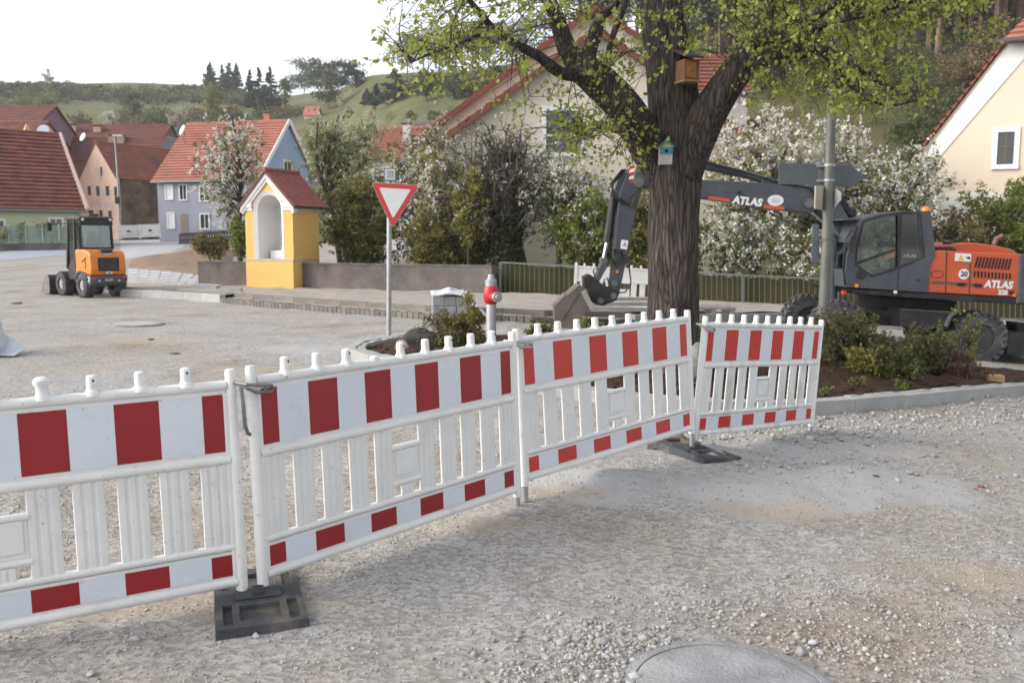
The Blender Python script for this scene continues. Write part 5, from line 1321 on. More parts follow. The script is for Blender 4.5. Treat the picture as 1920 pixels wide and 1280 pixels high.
MB().lathe([(.099, 0), (.099, .004), (.086, .004)], n=28, M=Matrix.Rotation(math.pi / 2, 3, 'X'), c=(c.x, ys - .006, c.z)).build('disc_ring', mat('print_grey', (.25, .25, .25), .6), hood, world=True) if False else None
def etext(txt, u, v, size, m_, d=YN, y=None, bold=.0, shear=0.0, xs=1.0, rotd=3.2, par=None, name='lettering'):
    p = W(u, v, d); par = par or hood
    M = Matrix.Translation(Vector((p.x, (y if y is not None else ys) - .004, p.z)) - worigin(par)) @ Matrix.Rotation(math.radians(rotd), 4, 'Y') @ Matrix.Rotation(math.pi / 2, 4, 'X')
    return text_part(txt, size, m_, par, M, bold, shear, .002, name, xs)
etext('20', 1807, 514, .135, m_black_print, y=ys - .008, bold=.002)
etext('ATLAS', 1872, 534, .185, m_white_print, bold=.009, shear=.12, xs=.98)
etext('220', 1880, 548.5, .115, m_white_print, bold=.006, xs=1.0)
etext('W', 1896, 549.5, .115, m_black_print, bold=.006, xs=.8)
flat([(1748, 527), (1842, 532), (1842, 537), (1748, 532)], YN, ys, 'trim_band', mat('band_grey', (.10, .07, .065), .5), hood, .004)
for u in (1802, 1833): flat([(u - 7, 529.6 + (u - 1800) * .05), (u + 7, 530.3 + (u - 1800) * .05), (u + 7, 537 + (u - 1800) * .05), (u - 7, 536.3 + (u - 1800) * .05)], YN, ys - .005, 'latch', m_black_print, hood, .01)
c = W(1757, 514, YN); mb = MB()
for a in range(20):
    t0, t1 = 2 * math.pi * a / 20, 2 * math.pi * (a + 1) / 20
    mb.bar((c.x + .115 * math.cos(t0), ys - .003, c.z + .07 * math.sin(t0)), (c.x + .115 * math.cos(t1), ys - .003, c.z + .07 * math.sin(t1)), .012, .006, up=(0, 1, 0))
mb.build('oval_mark', mat('print_darkred', (.22, .02, .015), .6), hood, world=True)
flat([(1898, 551), (1904, 551.5), (1904, 556.5), (1898, 556)], YN, ys, 'side_lamp', m_amber, hood, .02)
# cab: frame with glazing
yc0, yc1 = YN - .02, YN + 1.05
OUT = [(1588, 538), (1586, 505), (1588, 478), (1597, 455), (1612, 413), (1640, 403), (1690, 396), (1744, 396), (1752, 465), (1752, 480), (1742, 498), (1739, 548)]
WIN = [(1605, 495), (1608, 462), (1620, 417), (1652, 407.5), (1690, 402), (1722, 402), (1729, 480), (1685, 500), (1635, 516)]
# near side: ring between outline and window
def ring_face(OUT, WIN, y, th, name, mat_, par):
    import bmesh
    bm = bmesh.new(); vo = [bm.verts.new((p[0], y, p[1])) for p in poly(OUT, YN)]; vi = [bm.verts.new((p[0], y, p[1])) for p in poly(WIN, YN)]
    eds = [bm.edges.new((vo[i], vo[(i + 1) % len(vo)])) for i in range(len(vo))] + [bm.edges.new((vi[i], vi[(i + 1) % len(vi)])) for i in range(len(vi))]
    bmesh.ops.triangle_fill(bm, use_beauty=True, use_dissolve=False, edges=eds)
    r = bmesh.ops.extrude_face_region(bm, geom=bm.faces[:]); bmesh.ops.translate(bm, vec=(0, th, 0), verts=[v for v in r['geom'] if isinstance(v, bmesh.types.BMVert)])
    bmesh.ops.recalc_face_normals(bm, faces=bm.faces)
    o0 = worigin(par); bmesh.ops.translate(bm, vec=-o0, verts=bm.verts)
    me = bpy.data.meshes.new(name); bm.to_mesh(me); bm.free(); me.materials.append(mat_)
    o = link(bpy.data.objects.new(name, me)); o.parent = par; return o
cabf = ring_face(OUT, WIN, yc0, .07, 'cab_side', m_xg, ex)
ring_face(OUT, WIN, yc1, .07, 'cab_side', m_xg, ex)
WIN2 = [(1601.5, 497), (1604.5, 461), (1617, 413.5), (1651, 403.6), (1690, 398.3), (1725.5, 398.3), (1733, 482.5), (1686, 503.5), (1634, 520)]
ring_face(WIN2, WIN, yc0 - .006, .006, 'window_seal', m_xd, ex)
flat(WIN, YN, yc0 + .035, 'side_glass', m_cabglass, ex, .004)
flat(WIN, YN, yc1 + .035, 'side_glass', m_cabglass, ex, .004)
flat([(1682, 404), (1690, 403), (1686, 500), (1681, 502)], YN, yc0 + .0, 'door_pillar', m_xd, ex, .02)
flat([(1605, 492), (1679, 466), (1679, 470), (1605, 496.5)], YN, yc0 + .0, 'window_bar', m_xd, ex, .015)
flat([(1684, 501), (1686, 502), (1682, 548), (1680.5, 548)], YN, yc0 - .001, 'door_seam', m_xd, ex, .003)
flat([(1716, 524), (1724, 523.5), (1724, 526), (1716, 526.5)], YN, yc0 - .001, 'door_handle', m_xd, ex, .012)
def strip_x(px, name, m_):   # panels across the cab width following the outline
    mb = MB(); P = poly(px, YN)
    for i in range(len(P) - 1):
        a, b = P[i], P[i + 1]
        mb.add([(a[0], yc0 + .07, a[1]), (b[0], yc0 + .07, b[1]), (b[0], yc1, b[1]), (a[0], yc1, a[1])], [(0, 1, 2, 3)])
    o = mb.build(name, m_, ex, world=True); s_ = o.modifiers.new('t', 'SOLIDIFY'); s_.thickness = .03; s_.offset = 0; return o
strip_x([(1598, 455), (1612, 413), (1640, 404), (1690, 397), (1743, 397)], 'cab_roof', m_xg)
strip_x([(1743, 397), (1751, 465), (1751, 480), (1741, 498), (1738, 547)], 'cab_back', m_xg)
strip_x([(1589, 538), (1587, 505)], 'cab_front', m_xg)
strip_x([(1588, 504), (1589, 478), (1598, 456)], 'windscreen', m_cabglass)
strip_x([(1589, 537), (1738, 546)], 'cab_floor', m_xd)
mb = MB(); P = poly([(1612, 412), (1580, 413), (1583, 409.5), (1614, 408)], YN); mb.prism(P, yc0 + .02, yc1 - .02); mb.build('sun_visor', m_xg, ex, world=True)
# inside: seat, console, wheel
pprism([(1690, 440), (1712, 442), (1716, 515), (1690, 520), (1650, 522), (1650, 511), (1692, 508)], YN + .5, YN + .35, YN + .8, 'driver_seat', m_xd, .03)
pprism([(1615, 520), (1640, 500), (1648, 500), (1655, 530), (1615, 530)], YN + .5, YN + .3, YN + .75, 'console', mat('console_grey', (.16, .165, .17), .6), .02)
c = W(1658, 497, YN + .5); MB().cyl((c.x, c.y - .1, c.z), (c.x, c.y + .1, c.z), .07, .05, 12).build('console_lamp', mat('console_pale', (.4, .45, .45), .4), ex, world=True)
MB().tube([W(1640, 492, YN + .55), W(1650, 470, YN + .55), W(1648, 455, YN + .55)], .02, 8).build('control_lever', m_xd, ex, world=True)
c = W(1736, 393, YN + .5); MB().lathe([(.085, 0), (.085, .03), (.07, .09), (.04, .11), (.001, .115)], (c.x, c.y, c.z - .06), 16).build('beacon', m_amber, ex, smooth=True, world=True)
etext('ATLAS', 1705, 480, .085, mat('print_dim', (.32, .34, .35), .6), y=yc0 + .028, bold=.002, shear=.1, par=ex, rotd=0)
c = W(1605, 535.5, YN); MB().cyl((c.x, yc0 - .001, c.z), (c.x, yc0 - .02, c.z), .035, None, 14).build('side_lamp', m_amber, ex, world=True)
c = W(1678, 547.5, YN); MB().cyl((c.x, yc0 + .02, c.z), (c.x, yc0 - .02, c.z), .03, None, 14).build('side_lamp', m_lens, ex, world=True)
c = W(1582, 548, YN + .1); MB().box((c.x, c.y, c.z), (.06, .1, .07)).build('front_lamp', mat('red_lens', (.5, .04, .02), .3), ex, world=True)
c = W(1613, 514, YN); MB().lathe([(.09, 0), (.09, .02), (.06, .03)], n=16, M=Matrix.Rotation(math.pi / 2, 3, 'X'), c=(c.x, yc0 - .002, c.z)).build('round_hatch', m_xd, ex, world=True)
MB().tube([W(1584, 535, YN + .05), W(1581, 500, YN - .05), W(1586, 450, YN - .1), W(1596, 432, YN)], .018, 8).build('grab_rail', m_xd, ex, smooth=True, world=True)
pprism([(1590, 455), (1602, 428), (1606, 430), (1597, 470), (1592, 476)], YN - .1, YN - .16, YN - .06, 'mirror', m_xd, .01)
MB().tube([W(1600, 432, YN - .1), W(1608, 424, YN)], .015, 6).build('mirror_arm', m_xd, ex, world=True)
# undercarriage
pprism([(1688, 577), (1790, 583), (1778, 617), (1690, 613)], YN + .15, YN + .15, YF - .1, 'tool_box', m_xd, .02)
flat([(1690, 579), (1785, 584.5), (1785, 587), (1690, 581.5)], YN + .15, YN + .148, 'box_edge', m_xg, ex, .02)
mb = MB(); mb.tube([W(1795, 584, YN + .1), W(1782, 592, YN + .1), W(1773, 612, YN + .1)], .045, 8); mb.build('mudguard', m_xg, ex, world=True)
pprism([(1560, 588), (1870, 604), (1870, 622), (1560, 606)], YN + .6, YN + .7, YF - .5, 'chassis', m_xd, .02)
pprism([(1650, 556), (1800, 566), (1790, 585), (1655, 580)], YN + .6, YN + .7, YF - .6, 'turntable', m_xd, .02)
def wheel(name, c, r, wd_):
    t_ = MB(); prof = [(r * .58, -wd_ / 2), (r * .80, -wd_ / 2 * 1.04), (r * .95, -wd_ / 2 * .92), (r, -wd_ / 2 * .6), (r, wd_ / 2 * .6), (r * .95, wd_ / 2 * .92), (r * .8, wd_ / 2 * 1.04), (r * .58, wd_ / 2)]
    R = Matrix.Rotation(math.pi / 2, 3, 'X')
    o = t_.lathe(prof + [prof[0]], n=36, M=R, c=c, caps=False).build(name, m_tyre, ex, smooth=True, world=True)
    mb = MB(); n_ = 22
    for k in range(n_):
        for sd_ in (-1, 1):
            a = 2 * math.pi * (k + (.5 if sd_ > 0 else 0)) / n_; ca, sa = math.cos(a), math.sin(a)
            mb.box((c[0] + ca * (r + .012), c[1] + sd_ * wd_ * .27, c[2] + sa * (r + .012)), (.05, wd_ * .46, .085), Matrix.Rotation(-a, 3, 'Y') @ Matrix.Rotation(sd_ * .45, 3, 'X'))
            mb.box((c[0] + ca * r * .955, c[1] + sd_ * wd_ * .49, c[2] + sa * r * .955), (.08, .03, .075), Matrix.Rotation(-a, 3, 'Y'))
    q = mb.build('tread_lugs', m_tyre, ex, world=True); q.parent = o; q.location = (0, 0, 0); q['kind'] = 'stuff'
    mb = MB(); mb.lathe([(r * .57, -wd_ * .42), (r * .55, -wd_ * .2), (r * .42, -wd_ * .12), (r * .25, -wd_ * .14), (r * .22, -wd_ * .34), (.001, -wd_ * .36)], n=24, M=Matrix.Rotation(-math.pi / 2, 3, 'X') if False else R, c=(0, 0, 0))
    for v_i in range(len(mb.v)): x_, y_, z_ = mb.v[v_i]; mb.v[v_i] = (x_ + c[0], -abs(y_) + c[1] if y_ > 0 else y_ + c[1], z_ + c[2])
    rm = mb.build('rim', mat('rim_grey', (.03, .03, .034), .6, dirt=.35, dirtcol=(.2, .18, .15)), ex, smooth=True, world=True); rm.parent = o; rm.location = (0, 0, 0)
    return o
s17 = YN / FPX
for (u, v, dd) in ((1828, 633, .3), (1570, 613, .3)):
    c = W(u, v, YN + dd); wheel('wheel', (c.x, c.y, c.z), 48.5 * s17, .44)
    c = W(u, v, YN + dd); wheel('wheel', (c.x, YF - .3, c.z), 48.5 * s17, .44)
pprism([(1882, 622), (1990, 630), (1990, 672), (1884, 664)], YN + .2, YN + .1, YF - .1, 'stabiliser_blade', m_xd, .03)
pprism([(1905, 604), (1930, 606), (1928, 630), (1908, 628)], YN + .9, YN + .9, YN + 1.3, 'blade_arm', m_xd, .02)
# boom, arm, bucket in the middle plane
YB = 18.0; bh_ = .19
boom = pprism([(1188, 322), (1215, 322), (1310, 338), (1440, 345), (1528, 350), (1528, 393), (1512, 401), (1482, 397), (1310, 372), (1200, 352), (1184, 345)], YB, YB - bh_, YB + bh_, 'boom', m_xg, .02)
pprism([(1528, 352), (1548, 352), (1585, 412), (1606, 440), (1610, 500), (1575, 500), (1572, 455), (1548, 410), (1528, 394)], YB, YB - bh_ - .06, YB + bh_ + .06, 'lower_boom', m_xg, .02)
pprism([(1560, 352), (1578, 370), (1604, 405), (1600, 414), (1565, 380)], YB, YB - .1, YB + .1, 'boom_link', m_xd, .015)
for (u, v, r) in ((1510, 382, .09), (1195, 343, .10)):
    c = W(u, v, YB); MB().cyl((c.x, YB - bh_ - .05, c.z), (c.x, YB + bh_ + .05, c.z), r, None, 18).build('pin', mat('pin_steel', (.16, .16, .16), .4, metal=.6), ex, world=True)
MB().cyl(W(1522, 396, YB), W(1572, 440, YB), .045, None, 12).build('piston_rod', m_chrome, ex, world=True)
MB().cyl(W(1560, 440, YB - .25), W(1560, 560, YB - .25), .1, None, 14).build('lift_cylinder', m_xg, ex, world=True)
# cylinder lying along the top of the boom
MB().tube([W(1185, 292, YB), W(1310, 309, YB), W(1390, 325, YB), W(1432, 337, YB)], [.085, .085, .08, .075], 14).build('arm_cylinder', m_xg, ex, smooth=True, world=True)
pprism([(1425, 344), (1428, 331), (1440, 333), (1470, 345)], YB, YB - .12, YB + .12, 'cylinder_bracket', m_xg, .01)
mb = MB()
for k in range(2): mb.tube([W(1316, 302 + k * 3, YB - .15), W(1380, 318 + k * 3, YB - .17), W(1420, 330, YB - .17), W(1465, 343 + k * 2, YB - .2), W(1520, 352, YB - .22), W(1545, 390, YB - .25)], .016, 6)
mb.build('hydraulic_hose', m_hose, ex, smooth=True, world=True)
# print on the boom side
yb = YB - bh_ - .003
flat([(1328, 368), (1366, 372.5), (1372, 379.5), (1328, 373.5)], YB - bh_, yb, 'orange_stripe', m_xo, boom, .003)
flat([(1432, 384), (1471, 387), (1470, 394), (1431, 390)], YB - bh_, yb, 'orange_stripe', m_xo, boom, .003)
etext('ATLAS', 1401, 378, .195, m_white_print, d=YB - bh_, y=yb, bold=.011, shear=.12, xs=1.0, rotd=6.5, par=boom)
c = W(1454, 376, YB - bh_); mb = MB(); mb.lathe([(.155, 0), (.155, .004)], n=28, M=Matrix.Rotation(math.pi / 2, 3, 'X')); mb.v = [(x_ + c.x, y_ + yb, z_ * .68 + c.z) for x_, y_, z_ in mb.v]; mb.build('oval_badge', m_white_print, boom, world=True)
mb = MB()
for k in range(3): mb.box((c.x, yb - .006, c.z + .03 - k * .03), (.16 - .03 * abs(k - 1), .003, .010))
mb.build('badge_print', mat('print_grey', (.3, .32, .36), .6), boom, world=True)
c = W(1385, 361, YB - bh_); MB().cyl((c.x, yb, c.z), (c.x, yb - .03, c.z), .035, None, 12).build('work_lamp', m_xd, boom, world=True)
# dipper arm
YA = YB
pprism([(1160, 362), (1176, 318), (1208, 322), (1203, 350), (1186, 420), (1175, 472), (1166, 520), (1158, 556), (1140, 548), (1146, 500), (1152, 440)], YA, YA - .16, YA + .16, 'dipper_arm', m_xg, .02)
MB().cyl(W(1152, 366, YA - .02), W(1138, 455, YA - .02), .085, .08, 14).build('bucket_cylinder', m_xd, ex, smooth=True, world=True)
MB().cyl(W(1138, 455, YA - .02), W(1131, 490, YA - .02), .04, None, 12).build('piston_rod', m_chrome, ex, smooth=True, world=True)
pprism([(1146, 372), (1160, 330), (1172, 316), (1176, 330), (1160, 372)], YA, YA - .14, YA + .14, 'cylinder_bracket', m_xg, .01)
yd = YA - .16 - .004
for k in range(5):
    flat([(1181, 312 + k * 6.2), (1190, 309 + k * 6.4), (1190, 315.4 + k * 6.4), (1178.5, 318.2 + k * 6.2)], YA - .16, yd, 'warning_stripe', m_red if k % 2 == 0 else m_white_print, ex, .004)
flat([(1165, 449.5), (1178, 451), (1175.5, 468), (1163, 466)], YA - .16, yd, 'warning_label', m_white_print, ex, .003)
flat([(1167.5, 461.5), (1171.5, 452), (1174.5, 462)], YA - .16, yd - .004, 'warning_mark', mat('print_grey', (.3, .32, .36)), ex, .003)
c = W(1157, 509, YA - .16); MB().cyl((c.x, yd + .002, c.z), (c.x, yd - .02, c.z), .03, None, 12).build('marker_lamp', m_amber, ex, world=True)
mb = MB()
for k in range(4):
    mb.tube([W(1172 - k * 2, 318, YA - .12 - k * .03), W(1150 - k * 2, 345, YA - .2), W(1146 + k * 5, 366 + k * 4, YA - .24), W(1172 + k * 4, 378 + k * 3, YA - .25), W(1198, 352, YA - .22)], .018, 6)
mb.tube([W(1150, 366, YA - .2), W(1146, 410, YA - .22), W(1141, 460, YA - .22), W(1150, 492, YA - .24), W(1157, 500, YA - .22)], .018, 6)
mb.tube([W(1165, 470, YA - .2), W(1180, 505, YA - .25), W(1183, 530, YA - .25), W(1172, 548, YA - .25), W(1155, 549, YA - .2)], .016, 6)
mb.tube([W(1118, 524, YA - .15), W(1112, 508, YA - .2), W(1119, 500, YA - .2), W(1124, 512, YA - .2)], .014, 6)
mb.tube([W(1132, 535, YA - .2), W(1133, 524, YA - .25), W(1139, 521, YA - .25), W(1142, 532, YA - .2)], .014, 6)
mb.build('hydraulic_hose', m_hose, ex, smooth=True, world=True)
mb = MB()
for k in range(3): mb.cyl(W(1150 + k * 5, 466 + k * 2, YA - .22), W(1156 + k * 5, 494 - k, YA - .22), .028, None, 8)
mb.build('valve_block', m_xd, ex, smooth=True, world=True)
# tilting coupler and bucket
pprism([(1128, 487), (1136, 484), (1141, 492), (1120, 530), (1112, 526)], YA, YA - .22, YA + .22, 'tilt_link', m_xg, .012)
pprism([(1092, 518), (1104, 513), (1130, 534), (1158, 544), (1154, 562), (1128, 572), (1112, 568), (1094, 545)], YA, YA - .24, YA + .24, 'coupler', m_xd, .02)
for (u, v) in ((1131, 488), (1148, 553), (1124, 562), (1150, 530)):
    c = W(u, v, YA); MB().cyl((c.x, YA - .27, c.z), (c.x, YA + .27, c.z), .06, None, 14).build('pin', mat('pin_steel', (.16, .16, .16)), ex, world=True)
m_bk = mat('bucket_steel', (.13, .11, .10), .65, metal=.3, var=.3, vs_=3, dirt=.7, dirtcol=(.17, .14, .115), ds=3)
mb = MB()
bo = [(1083, 532), (1098, 540), (1104, 560), (1112, 577), (1097, 580), (1086, 592), (1076, 615), (1064, 632), (1048, 622), (1041, 600), (1041, 572), (1060, 552)]
bkt = MB().prism(poly(bo, YA), YA - .48, YA - .45).build('bucket_side', m_bk, ex, world=True)
MB().prism(poly(bo, YA), YA + .45, YA + .48).build('bucket_side', m_bk, ex, world=True)
mb = MB(); sh = poly([(1064, 632), (1048, 622), (1041, 600), (1041, 572), (1060, 552), (1083, 532), (1098, 540)], YA)
for i in range(len(sh) - 1): mb.add([(sh[i][0], YA - .45, sh[i][1]), (sh[i + 1][0], YA - .45, sh[i + 1][1]), (sh[i + 1][0], YA + .45, sh[i + 1][1]), (sh[i][0], YA + .45, sh[i][1])], [(0, 1, 2, 3)])
o = mb.build('bucket_shell', m_bk, ex, world=True); s_ = o.modifiers.new('t', 'SOLIDIFY'); s_.thickness = .03
MB().bar(W(1083, 548, YA - .485), W(1052, 600, YA - .485), .05, .02, up=(0, 1, 0)).build('bucket_rib', m_bk, ex, world=True)
pprism([(1094, 540), (1112, 577), (1102, 577), (1086, 545)], YA, YA - .52, YA - .485, 'bucket_edge', mat('bright_steel', (.36, .34, .31), .45, metal=.5), .006)

# ------------------------------------------------------------------ compact wheel loader
LD = 26.3; pL = W(203, 556, LD); head = math.atan2(.67, -.74)
ld = thing('wheel_loader', 'orange compact wheel loader with a black cab seen from behind', 'wheel loader', (pL.x, pL.y, pL.z), head); ld.scale = (.95, .95, .93)
m_lo = mat('loader_orange', (.66, .175, .012), .45, var=.08, vs_=3, dirt=.5, dirtcol=(.3, .2, .1), clear=.2)
m_lg = mat('loader_grey', (.075, .08, .085), .55, var=.12, dirt=.35, dirtcol=(.2, .18, .15))
m_lb = mat('loader_black', (.014, .014, .016), .5, var=.2, dirt=.3, dirtcol=(.1, .09, .08))
m_lglass = glassmat('loader_glass', (.62, .72, .70), .03, .7)
def lprism(pl, y0, y1, name, m_, bev=.02, par=None): return MB().prism(pl, y0, y1).build(name, m_, par or ld, bevel=bev)
# local x = forward, y = left, z = up; rear bumper at x = -0.1
hw = .56
lprism([(-.12, .42), (-.12, .66), (.2, .68), (1.0, .68), (1.0, .45), (.6, .34), (.0, .34)], -hw, hw, 'rear_frame', m_lg, .03)
lprism([(-.10, .67), (-.14, .85), (-.10, 1.28), (.02, 1.40), (.35, 1.46), (.95, 1.46), (.95, .685), (.1, .685)], -hw + .02, hw - .02, 'engine_hood', m_lo, .05)
gr = MB().box((-.135, 0, 1.0), (.04, .64, .42), Matrix.Rotation(-.03, 3, 'Y')).build('rear_grille', m_lb, ld, bevel=.02)
for k in range(6): MB().box((-.157, 0, .86 + k * .055), (.012, .56, .012)).build('grille_bar', m_lg, gr)
MB().box((.02, 0, 1.40), (.2, .34, .1)).build('hood_latch', m_lb, ld, bevel=.02)
def badge(c, ry, rz_, m_, par, name='oval_badge', R=None):
    mb = MB(); n_ = 20; P = [Vector((0, ry * math.cos(2 * math.pi * k / n_), rz_ * math.sin(2 * math.pi * k / n_))) for k in range(n_)]
    if R is not None: P = [R @ p for p in P]
    c = Vector(c); nx_ = (R @ Vector((-.004, 0, 0))) if R is not None else Vector((-.004, 0, 0))
    mb.add([p + c for p in P] + [p + c + nx_ for p in P], [tuple(range(n_)), tuple(range(2 * n_ - 1, n_ - 1, -1))] + [(i, (i + 1) % n_, n_ + (i + 1) % n_, n_ + i) for i in range(n_)])
    return mb.build(name, m_, par)
Rt = Matrix.Rotation(math.radians(42), 3, 'Y')
badge((-.055, 0, 1.345), .13, .06, m_white_print, ld, R=Rt); badge((-.06, 0, 1.345), .09, .03, mat('print_blue', (.05, .12, .4), .5), ld, 'badge_print', R=Rt)
badge((-.145, 0, .745), .11, .035, m_white_print, ld); badge((-.149, 0, .745), .06, .018, mat('print_blue', (.05, .12, .4), .5), ld, 'badge_print')
for sgn in (-1, 1):
    MB().box((-.13, sgn * .45, .58), (.04, .11, .07)).build('rear_lamp', mat('red_lens', (.5, .04, .02), .3), ld, bevel=.008)
    MB().cyl((-.125, sgn * .30, .50), (-.145, sgn * .30, .50), .03, None, 12).build('reflector', m_lens, ld)
MB().box((-.13, .02, .53), (.02, .28, .12)).build('number_plate_holder', m_lb, ld)
o = MB().box((-.145, .02, .53), (.012, .24, .085)).build('number_plate', mat('plate_dull', (.35, .35, .35), .5), ld)
MB().box((-.152, .02, .545), (.003, .16, .02)).build('plate_mark', m_black_print, o)
c = (-.05, hw + .004, .55)
MB().cyl((.02, hw, .55), (.02, hw + .006, .55), .085, None, 20).build('speed_disc', m_white_print, ld)
MB().cyl((.02, hw + .0065, .55), (.02, hw + .009, .55), .05, None, 16).build('disc_print', mat('print_grey', (.3, .32, .36)), ld)
MB().bar((.15, hw - .012, 1.2), (.45, hw - .012, 1.08), .03, .02, up=(0, 1, 0)).build('hood_slot', m_lb, ld)
MB().bar((.22, hw - .012, 1.18), (.2, hw - .012, .85), .02, .015, up=(0, 1, 0)).build('hood_seam', m_lb, ld)
# cab
cx0, cx1, cw2, cz0, cz1 = .62, 1.62, .50, .95, 2.36
for (xx, yy, x2, y2) in ((cx0, cw2, cx0 + .06, cw2 - .03), (cx0, -cw2, cx0 + .06, -cw2 + .03), (cx1, cw2, cx1 - .14, cw2 - .03), (cx1, -cw2, cx1 - .14, -cw2 + .03), ((cx0 + cx1) / 2 - .1, cw2, (cx0 + cx1) / 2 - .1, cw2 - .03)):
    MB().bar((xx, yy, cz0 - .1), (x2, y2, cz1), .07, .07).build('cab_pillar', m_lb, ld, bevel=.01)
lprism([(cx0 - .06, cz1), (cx0 - .06, cz1 + .09), (cx0 + .05, cz1 + .12), (cx1 - .1, cz1 + .12), (cx1 + .02, cz1 + .06), (cx1 + .0, cz1)], -cw2 - .02, cw2 + .02, 'cab_roof', m_lb, .03)
lprism([(cx0, .7), (cx0, cz0 + .52), (cx0 + .03, cz0 + .52), (cx1, cz0), (cx1, .5), (cx0 + .3, .5)], -cw2 + .01, cw2 - .01, 'cab_base', m_lb, .02)
lprism([(cx0 + .02, 1.46), (cx0 - .02, 1.5), (cx0 + .03, cz1 - .02), (cx0 + .045, cz1 - .02)], -cw2 + .08, cw2 - .08, 'rear_window', m_lglass, 0)
MB().b2((cx0 - .03, -cw2, 1.44), (cx0 + .05, cw2, 1.52)).build('window_rail', m_lb, ld)
MB().b2((cx0 - .035, -cw2, cz1 - .16), (cx0 + .05, cw2, cz1)).build('roof_beam', m_lb, ld)
for sgn in (-1, 1):
    lprism([(cx0 + .06, 1.0), (cx1 - .05, 1.0), (cx1 - .14, cz1), (cx0 + .06, cz1)], sgn * (cw2 - .02) - .004, sgn * (cw2 - .02) + .004, 'side_window', m_lglass, 0)
    MB().cyl((cx0 - .08, sgn * .42, cz1 + .02), (cx0 - .03, sgn * .42, cz1 + .02), .045, None, 12).build('work_lamp', m_lens, ld)
lprism([(cx1 - .03, 1.0), (cx1 - .01, 1.0), (cx1 - .13, cz1), (cx1 - .15, cz1)], -cw2 + .06, cw2 - .06, 'windscreen', m_lglass, 0)
MB().box((cx0 + .30, 0, 1.62), (.14, .44, .5), Matrix.Rotation(-.12, 3, 'Y'), taper=.75).build('driver_seat', m_lb, ld, bevel=.05)
MB().box((cx0 + .28, 0, 1.93), (.09, .22, .14)).build('head_rest', m_lb, ld, bevel=.03)
MB().tube([(cx1 - .1, cw2, cz1 - .1), (cx1 + .1, cw2 + .3, cz1 - .1), (cx1 + .1, cw2 + .42, cz1 - .12)], .014, 6).build('mirror_arm', m_lb, ld)
MB().box((cx1 + .1, cw2 + .44, cz1 - .2), (.05, .14, .26)).build('mirror', m_lb, ld, bevel=.02)
MB().box((cx0 + .42, -.1, cz1 + .16), (.22, .3, .1)).build('roof_box', mat('roof_brown_box', (.09, .05, .03), .7), ld, bevel=.02)
# front frame, arm, bucket
lprism([(1.0, .38), (1.0, .62), (2.2, .66), (2.2, .36)], -.3, .3, 'front_frame', m_lg, .03)
lprism([(1.55, .62), (1.6, 1.0), (1.85, 1.02), (2.0, .66)], -.22, .22, 'arm_tower', m_lg, .02)
MB().lathe([(.07, 0), (.07, .14), (.05, .18)], (1.75, .3, 1.0), 12).build('oil_filler', m_lb, ld)
lprism([(1.7, .98), (1.9, 1.04), (2.7, .55), (2.75, .30), (2.62, .28), (2.5, .52)], -.12, .12, 'lift_arm', m_lg, .02)
def lwheel(x_, sgn):
    r, w_ = .37, .31; c = (x_, sgn * .47, r - .01); R = Matrix.Rotation(math.pi / 2, 3, 'X')
    o = MB().lathe([(r * .5, -w_ / 2), (r * .8, -w_ / 2 * 1.05), (r * .96, -w_ / 2 * .85), (r, -w_ * .25), (r, w_ * .25), (r * .96, w_ / 2 * .85), (r * .8, w_ / 2 * 1.05), (r * .5, w_ / 2), (r * .5, -w_ / 2)], n=30, M=R, c=c, caps=False).build('wheel', m_tyre, ld, smooth=True)
    mb = MB()
    for k in range(18):
        for sd_ in (-1, 1):
            a = 2 * math.pi * (k + (.5 if sd_ > 0 else 0)) / 18; mb.box((c[0] + math.cos(a) * (r + .006), c[1] + sd_ * w_ * .25, c[2] + math.sin(a) * (r + .006)), (.03, w_ * .46, .06), Matrix.Rotation(-a, 3, 'Y') @ Matrix.Rotation(sd_ * .5, 3, 'X'))
    q = mb.build('tread_lugs', m_tyre, o); q['kind'] = 'stuff'
    mb = MB(); mb.cyl((c[0], c[1] + sgn * w_ * .30, c[2]), (c[0], c[1] + sgn * w_ * .36, c[2]), r * .52, r * .46, 20); mb.cyl((c[0], c[1] + sgn * w_ * .36, c[2]), (c[0], c[1] + sgn * w_ * .42, c[2]), r * .2, r * .16, 12)
    mb.build('rim', mat('rim_pale', (.30, .30, .31), .5, dirt=.5), o, smooth=True)
for x_ in (.42, 1.95):
    for sgn in (-1, 1): lwheel(x_, sgn)
for sgn in (-1, 1):
    mb = MB()
    for k in range(7):
        a0, a1 = math.pi * (.12 + .76 * k / 7), math.pi * (.12 + .76 * (k + 1) / 7); R_ = .43
        p0, p1 = (.42 + R_ * math.cos(a0), .36 + R_ * math.sin(a0)), (.42 + R_ * math.cos(a1), .36 + R_ * math.sin(a1)); y0, y1 = sgn * .40, sgn * .63
        mb.add([(p0[0], y0, p0[1]), (p0[0], y1, p0[1]), (p1[0], y1, p1[1]), (p1[0], y0, p1[1])], [(0, 1, 2, 3)])
    o = mb.build('mudguard', m_lg, ld, smooth=True); s_ = o.modifiers.new('t', 'SOLIDIFY'); s_.thickness = .02
bw = .68
side = [(2.62, .06), (2.62, .50), (2.72, .60), (2.95, .58), (3.35, .06), (3.35, .02), (2.75, .02)]
for sgn in (-1, 1): lprism(side, sgn * bw - .012, sgn * bw + .012, 'bucket_side', mat('bucket_worn', (.16, .15, .14), .5, metal=.4, var=.25), 0)
mb = MB(); sh = [(3.35, .02), (2.75, .02), (2.62, .06), (2.62, .50), (2.72, .60), (2.78, .60)]
